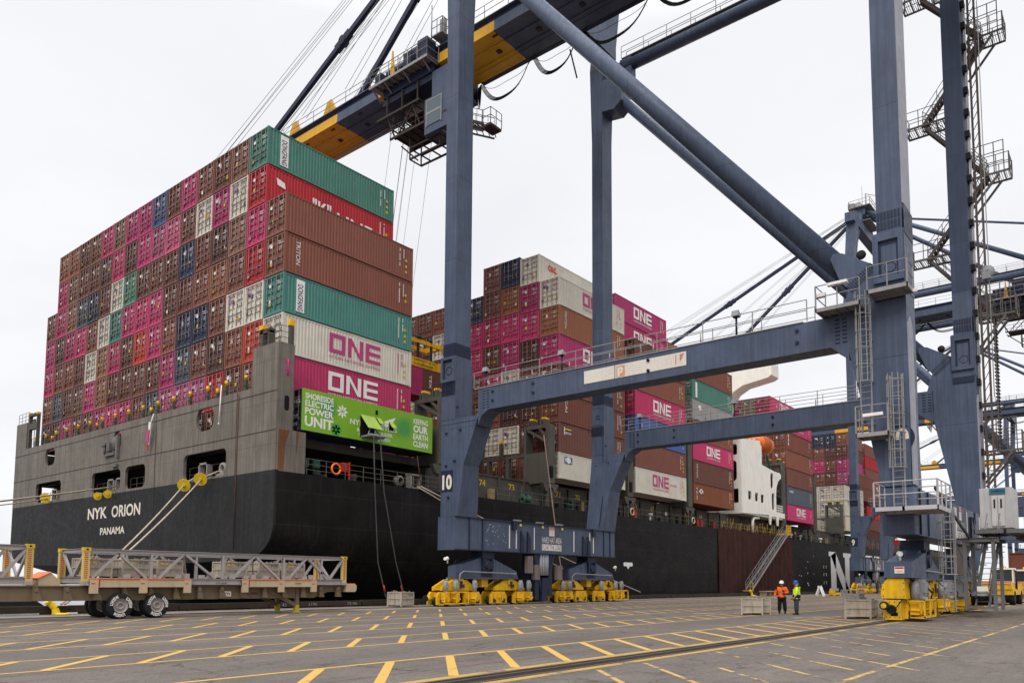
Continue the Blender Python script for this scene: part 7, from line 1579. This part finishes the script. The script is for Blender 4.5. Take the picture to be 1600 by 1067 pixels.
# ---- far harbour boat at the left under the trailer
bt = empty('harbour_barge', (52, 150, -3.5), 'low black barge with red stripe on the water, seen under the trailer at left', 'barge')
g = MB(); g.prism([(120, -3.5), (151, -3.5), (147.5, -1.6), (120, -1.6)][::-1] if 0 else [(130, -3.6), (151, -3.6), (146.5, -1.7), (130, -1.7)], 'x', 47, 54) if 0 else g.hull8([(40, 143, -3.6), (52.5, 143, -3.6), (50, 151, -3.6), (20, 151, -3.6)], [(40, 143, -1.9), (50.0, 143, -1.9), (48, 151, -1.9), (20, 151, -1.9)]); g.build('barge_hull', BLK, bt)
g = MB(); g.hull8([(52.5, 143.5, -3.6), (58, 143.5, -3.6), (58, 149, -3.6), (50, 149, -3.6)], [(51.5, 143.5, -3.0), (58, 143.5, -3.0), (58, 149, -3.0), (50, 149, -3.0)]); g.build('red_bow', REDP, bt)
# ================================================================== PEOPLE
def skin_mesh(pts, edges, sub=2, root=0):
    me = bpy.data.meshes.new('s'); me.from_pydata([p[0] for p in pts], edges, []); ob = bpy.data.objects.new('s', me); COL.objects.link(ob)
    m_ = ob.modifiers.new('skin', 'SKIN'); m_.use_smooth_shade = True
    sv = me.skin_vertices[0].data
    for i, p in enumerate(pts): r_ = p[1]; sv[i].radius = r_ if isinstance(r_, tuple) else (r_, r_); sv[i].use_root = (i == root)
    sb = ob.modifiers.new('sub', 'SUBSURF'); sb.levels = sub; sb.render_levels = sub
    dg = bpy.context.evaluated_depsgraph_get(); dg.update(); out_ = bpy.data.meshes.new_from_object(ob.evaluated_get(dg)); bpy.data.objects.remove(ob); bpy.data.meshes.remove(me)
    for p in out_.polygons: p.use_smooth = True
    return out_
SKIN = mat('skin', (.42,.23,.16), rough=.55, var=.05); HAIR = mat('dark_hair', (.03,.02,.015), rough=.7)
def chain(ps): return ps, [(i, i+1) for i in range(len(ps)-1)]
def person(loc, rz, label, pose):
    root_ = empty('person', loc, label, 'person'); root_.rotation_euler = (0, 0, rz)
    P = {'pel': ((0,0,.95), (.15,.13)), 'sp': ((0,0,1.12), (.15,.12)), 'ch': ((0,0,1.34), (.18,.13)), 'nb': ((0,0,1.48), .075), 'nk': ((.01,0,1.55), .058), 'hd': ((.03,0,1.66), .088), 'ht': ((.02,0,1.75), .085), 'chin': ((.09,0,1.60), .035)}
    P.update(pose); names = list(P); idx = {k: i for i, k in enumerate(names)}
    ed = [('pel','sp'),('sp','ch'),('ch','nb'),('nb','nk'),('nk','hd'),('hd','ht'),('hd','chin')]
    for s in 'LR': ed += [('ch','sh'+s),('sh'+s,'el'+s),('el'+s,'wr'+s),('wr'+s,'pa'+s),('pel','hi'+s),('hi'+s,'kn'+s),('kn'+s,'an'+s)]
    me = skin_mesh([P[n] for n in names], [(idx[a], idx[b_]) for a, b_ in ed], 2, idx['pel']); me.materials.append(SKIN); body = put(bpy.data.objects.new('body', me), root_)
    # fingers: five short tapering chains rooted in each palm
    for s in 'LR':
        pa = Vector(P['pa'+s][0]); wr = Vector(P['wr'+s][0]); d = (pa-wr).normalized(); side = Vector((1,0,0)) if abs(d.z) > .7 else Vector((0,0,1)); side = (side-d*side.dot(d)).normalized(); inn = d.cross(side)*(1 if s == 'L' else -1)
        me2 = None; g = MB()
        for k, (off, l_) in enumerate(((-.03,.062),(-.01,.075),(.012,.08),(.034,.07))):
            b0 = pa+side*off+d*.01; b1 = b0+d*l_*.5+inn*.008; b2 = b1+(d*.6+inn*.7).normalized()*l_*.35; b3 = b2+(d*.1+inn*.95).normalized()*l_*.28
            for a, b_, r1_, r2_ in ((b0, b1, .010, .0095), (b1, b2, .0095, .0085), (b2, b3, .0085, .007)): g.tube(a, b_, r1_, 8, r2_)
        t0 = pa-d*.03+side*.035; t1 = t0+(side*.7+d*.5).normalized()*.035; t2 = t1+(d*.8+inn*.4).normalized()*.03; g.tube(t0, t1, .012, 8, .011); g.tube(t1, t2, .011, 8, .008)
        g.build('fingers', GLV if 'glove' in pose.get('_', '') else SKIN, body, rel=False)
    return root_, body, P
GLV = mat('glove_grey', (.45,.43,.40), rough=.8)
def garment(name, m_, parent, pts, edges, sub=2, root=0):
    me = skin_mesh(pts, edges, sub, root); me.materials.append(m_); return put(bpy.data.objects.new(name, me), parent)
def hardhat(parent, c, m_, fw=1):
    g = MB(); x, y, z = c; g.lathe([(.118,-.01),(.120,.03),(.112,.075),(.085,.115),(.045,.137),(0,.143)], (x, y, z), 'z', 20); g.lathe([(.115,-.012),(.145,-.018),(.147,-.010),(.118,.0)], (x+.012, y, z), 'z', 20); g.box(x-.11, x+.12, y-.012, y+.012, z+.11, z+.148)
    g.hull8([(x+.08, y-.09, z-.02), (x+.19, y-.06, z-.03), (x+.19, y+.06, z-.03), (x+.08, y+.09, z-.02)], [(x+.08, y-.09, z), (x+.185, y-.06, z-.018), (x+.185, y+.06, z-.018), (x+.08, y+.09, z)]); g.build('hard_hat', m_, parent, rel=False)
def face(body, beard=None):
    g = MB(); g.lathe([(0,.012),(.011,.004),(.012,-.006),(0,-.012)], (.112,.034,1.675), 'z', 8); g.lathe([(0,.012),(.011,.004),(.012,-.006),(0,-.012)], (.112,-.034,1.675), 'z', 8); g.build('eye', BLK, body, rel=False)
    g = MB(); g.hull8([(.10,-.018,1.63),(.142,-.014,1.632),(.142,.014,1.632),(.10,.018,1.63)], [(.10,-.009,1.68),(.118,-.007,1.68),(.118,.007,1.68),(.10,.009,1.68)]); g.build('nose', SKIN, body, rel=False)
    g = MB(); g.box(.112, .124, -.026, .026, 1.600, 1.610); g.build('mouth', mat('lips', (.25,.09,.08), rough=.5), body, rel=False)
    for s in (-1, 1):
        g = MB(); g.lathe([(.0,-.012),(.026,-.008),(.03,.0),(.022,.010),(0,.01)], (.02, s*.098, 1.665), 'y', 10); g.build('ear', SKIN, body, rel=False)
ORJ = mat('orange_jacket', (.78,.13,.018), rough=.75, var=.12, mottle=.08, bump=.3); BTR = mat('black_trousers', (.010,.010,.013), rough=.85, var=.2); BOOT = mat('boots_black', (.013,.012,.012), rough=.6)
HVJ = mat('hi_vis_yellow', (.60,.80,.03), rough=.75, var=.10, bump=.3); NAVJ = mat('jacket_black_band', (.012,.013,.025), rough=.8); GTR = mat('grey_trousers', (.040,.050,.060), rough=.85, var=.15); REFL = mat('reflective_tape', (.55,.55,.54), rough=.4)
def legs_of(P): return {k: P[k][0] for k in ('hiL','hiR','knL','knR','anL','anR')}
def trousers(root_, P, m_, k=1.0):
    q_ = lambda n, d=(0,0,0): tuple(Vector(P[n][0])+Vector(d))
    pts = [((0,0,.98), (.165*k,.14)), (q_('hiL'), .115*k), (q_('knL'), .090*k), (q_('anL', (0,0,.02)), .082*k), (q_('hiR'), .115*k), (q_('knR'), .090*k), (q_('anR', (0,0,.02)), .082*k)]
    garment('trousers', m_, root_, pts, [(0,1),(1,2),(2,3),(0,4),(4,5),(5,6)])
    for s in 'LR':
        a = Vector(P['an'+s][0]); g = MB(); c = (a.x+.05, a.y, 0)
        g.lathe([(.0,.0),(.052,0),(.06,.05),(.058,.14),(0,.15)], (a.x, a.y, 0), 'z', 14); g.hull8([(a.x-.07,a.y-.048,0),(a.x+.19,a.y-.045,0),(a.x+.19,a.y+.045,0),(a.x-.07,a.y+.048,0)], [(a.x-.06,a.y-.042,.10),(a.x+.16,a.y-.035,.065),(a.x+.16,a.y+.035,.065),(a.x-.06,a.y+.042,.10)]); g.build('boot', BOOT, root_, rel=False)
# worker in orange, facing the camera, one arm bent with a handset
pose1 = {'shL': ((0,.20,1.42), .075), 'elL': ((-.02,.31,1.17), .055), 'wrL': ((.20,.17,1.16), .035), 'paL': ((.27,.11,1.18), (.040,.022)),
         'shR': ((0,-.20,1.42), .075), 'elR': ((-.02,-.33,1.16), .055), 'wrR': ((.05,-.36,.93), .035), 'paR': ((.06,-.365,.84), (.04,.022)),
         'hiL': ((0,.10,.88), .10), 'knL': ((.02,.14,.49), .07), 'anL': ((-.01,.16,.10), .05), 'hiR': ((0,-.10,.88), .10), 'knR': ((.02,-.13,.49), .07), 'anR': ((.0,-.15,.10), .05)}
p1, b1, P1 = person((43.4, 15.82, 0), math.radians(180+17), 'worker in orange jacket and white hard hat holding a handset, left of the two workers', dict(pose1))
trousers(p1, P1, BTR, 1.28); face(b1); hardhat(p1, (.03, 0, 1.715), mat('white_helmet', (.75,.75,.74), rough=.35, var=.02))
garment('jacket', ORJ, p1, [((0,0,.93), (.215,.19)), ((0,0,1.12), (.22,.18)), ((0,0,1.36), (.21,.165)), ((0,0,1.49), .09), ((0,.21,1.42), .10), ((-.02,.325,1.18), .085), ((.17,.19,1.16), .065), ((0,-.21,1.42), .10), ((-.02,-.345,1.17), .085), ((.045,-.372,.95), .065)],
        [(0,1),(1,2),(2,3),(2,4),(4,5),(5,6),(2,7),(7,8),(8,9)], 2, 1)
g = MB(); g.box(.195, .20, -.006, .006, .95, 1.42); g.box(.17, .21, -.14, -.02, 1.22, 1.225); g.box(.17, .21, .04, .15, 1.22, 1.225); g.build('jacket_seams', mat('dark_orange_seam', (.25,.04,.01), rough=.8), p1, rel=False)
g = MB(); g.lathe([(.095,1.46),(.105,1.50),(.09,1.53),(.08,1.50)], (0,0,0), 'z', 14); g.build('collar', NAVJ, p1, rel=False)
g = MB(); g.lathe([(.0,-.05),(.045,-.045),(.052,0),(.045,.05),(0,.06)], (.06,-.365,.87), 'z', 10); g.build('work_glove', GLV, p1, rel=False)
hd_ = MB(); hd_.box(.25, .29, .04, .16, 1.13, 1.32); hd_.tube((.27,.06,1.32), (.27,.06,1.42), .008, 6); hs_ = hd_.build('handset', BLK, None); hs_.matrix_world = Matrix.Translation((43.4, 15.82, 0)) @ Matrix.Rotation(math.radians(197), 4, 'Z'); tag(hs_, 'black handset held up in the hand of the worker in orange', 'radio')
# worker in hi-vis, side-on, facing left
pose2 = {'shL': ((0,.19,1.42), .07), 'elL': ((.03,.25,1.16), .05), 'wrL': ((.14,.20,.95), .035), 'paL': ((.19,.17,.88), (.04,.022)), 'shR': ((0,-.19,1.42), .07), 'elR': ((-.01,-.26,1.16), .05), 'wrR': ((.10,-.24,.94), .035), 'paR': ((.14,-.22,.86), (.04,.022)),
         'hiL': ((0,.09,.88), .095), 'knL': ((.02,.10,.49), .065), 'anL': ((-.01,.11,.10), .05), 'hiR': ((0,-.09,.88), .095), 'knR': ((.03,-.10,.49), .065), 'anR': ((.03,-.11,.10), .05)}
yaw2 = math.radians(39.2+90-12)
p2, b2, P2 = person((42.6, 14.72, 0), yaw2, 'worker in hi-vis yellow jacket and blue hard hat, turned towards the other worker', dict(pose2))
trousers(p2, P2, GTR, 1.15); face(b2); hardhat(p2, (.03, 0, 1.715), mat('blue_helmet', (.02,.10,.42), rough=.35, var=.03))
garment('jacket', HVJ, p2, [((0,0,1.06), (.205,.185)), ((0,0,1.2), (.205,.17)), ((0,0,1.37), (.20,.16)), ((0,0,1.49), .09), ((0,.20,1.42), .095), ((.03,.27,1.17), .078), ((.12,.21,.99), .06), ((0,-.20,1.42), .095), ((-.01,-.28,1.17), .078), ((.09,-.25,.98), .06)],
        [(0,1),(1,2),(2,3),(2,4),(4,5),(5,6),(2,7),(7,8),(8,9)], 2, 1)
g = MB(); g.lathe([(.17,.78),(.205,.80),(.212,.95),(.21,1.06),(.19,1.08)], (0,0,0), 'z', 20); g.build('jacket_black_hem', NAVJ, p2, rel=False)
g = MB(); g.lathe([(.209,.86),(.214,.87),(.214,.905),(.209,.915)], (0,0,0), 'z', 20); g.lathe([(.213,1.10),(.217,1.105),(.217,1.13),(.213,1.135)], (0,0,0), 'z', 20); g.build('reflective_band', REFL, p2, rel=False)
garment('hood', HVJ, p2, [((-.12,0,1.50), (.075,.09)), ((-.14,.05,1.44), .06), ((-.14,-.05,1.44), .06)], [(0,1),(0,2)])
g = MB(); g.lathe([(.0,1.50),(.1,1.58),(.105,1.66),(.09,1.72)], (-.012,0,0), 'z', 16); g.build('hair', mat('grey_hair', (.30,.28,.27), rough=.8), p2, rel=False)
g = MB(); g.box(.12, .26, -.26, -.10, .82, .86); cb = g.build('clipboard', BLK, None); cb.matrix_world = Matrix.Translation((42.6, 14.72, 0)) @ Matrix.Rotation(yaw2, 4, 'Z'); tag(cb, 'dark clipboard held low by the worker in hi-vis', 'clipboard')
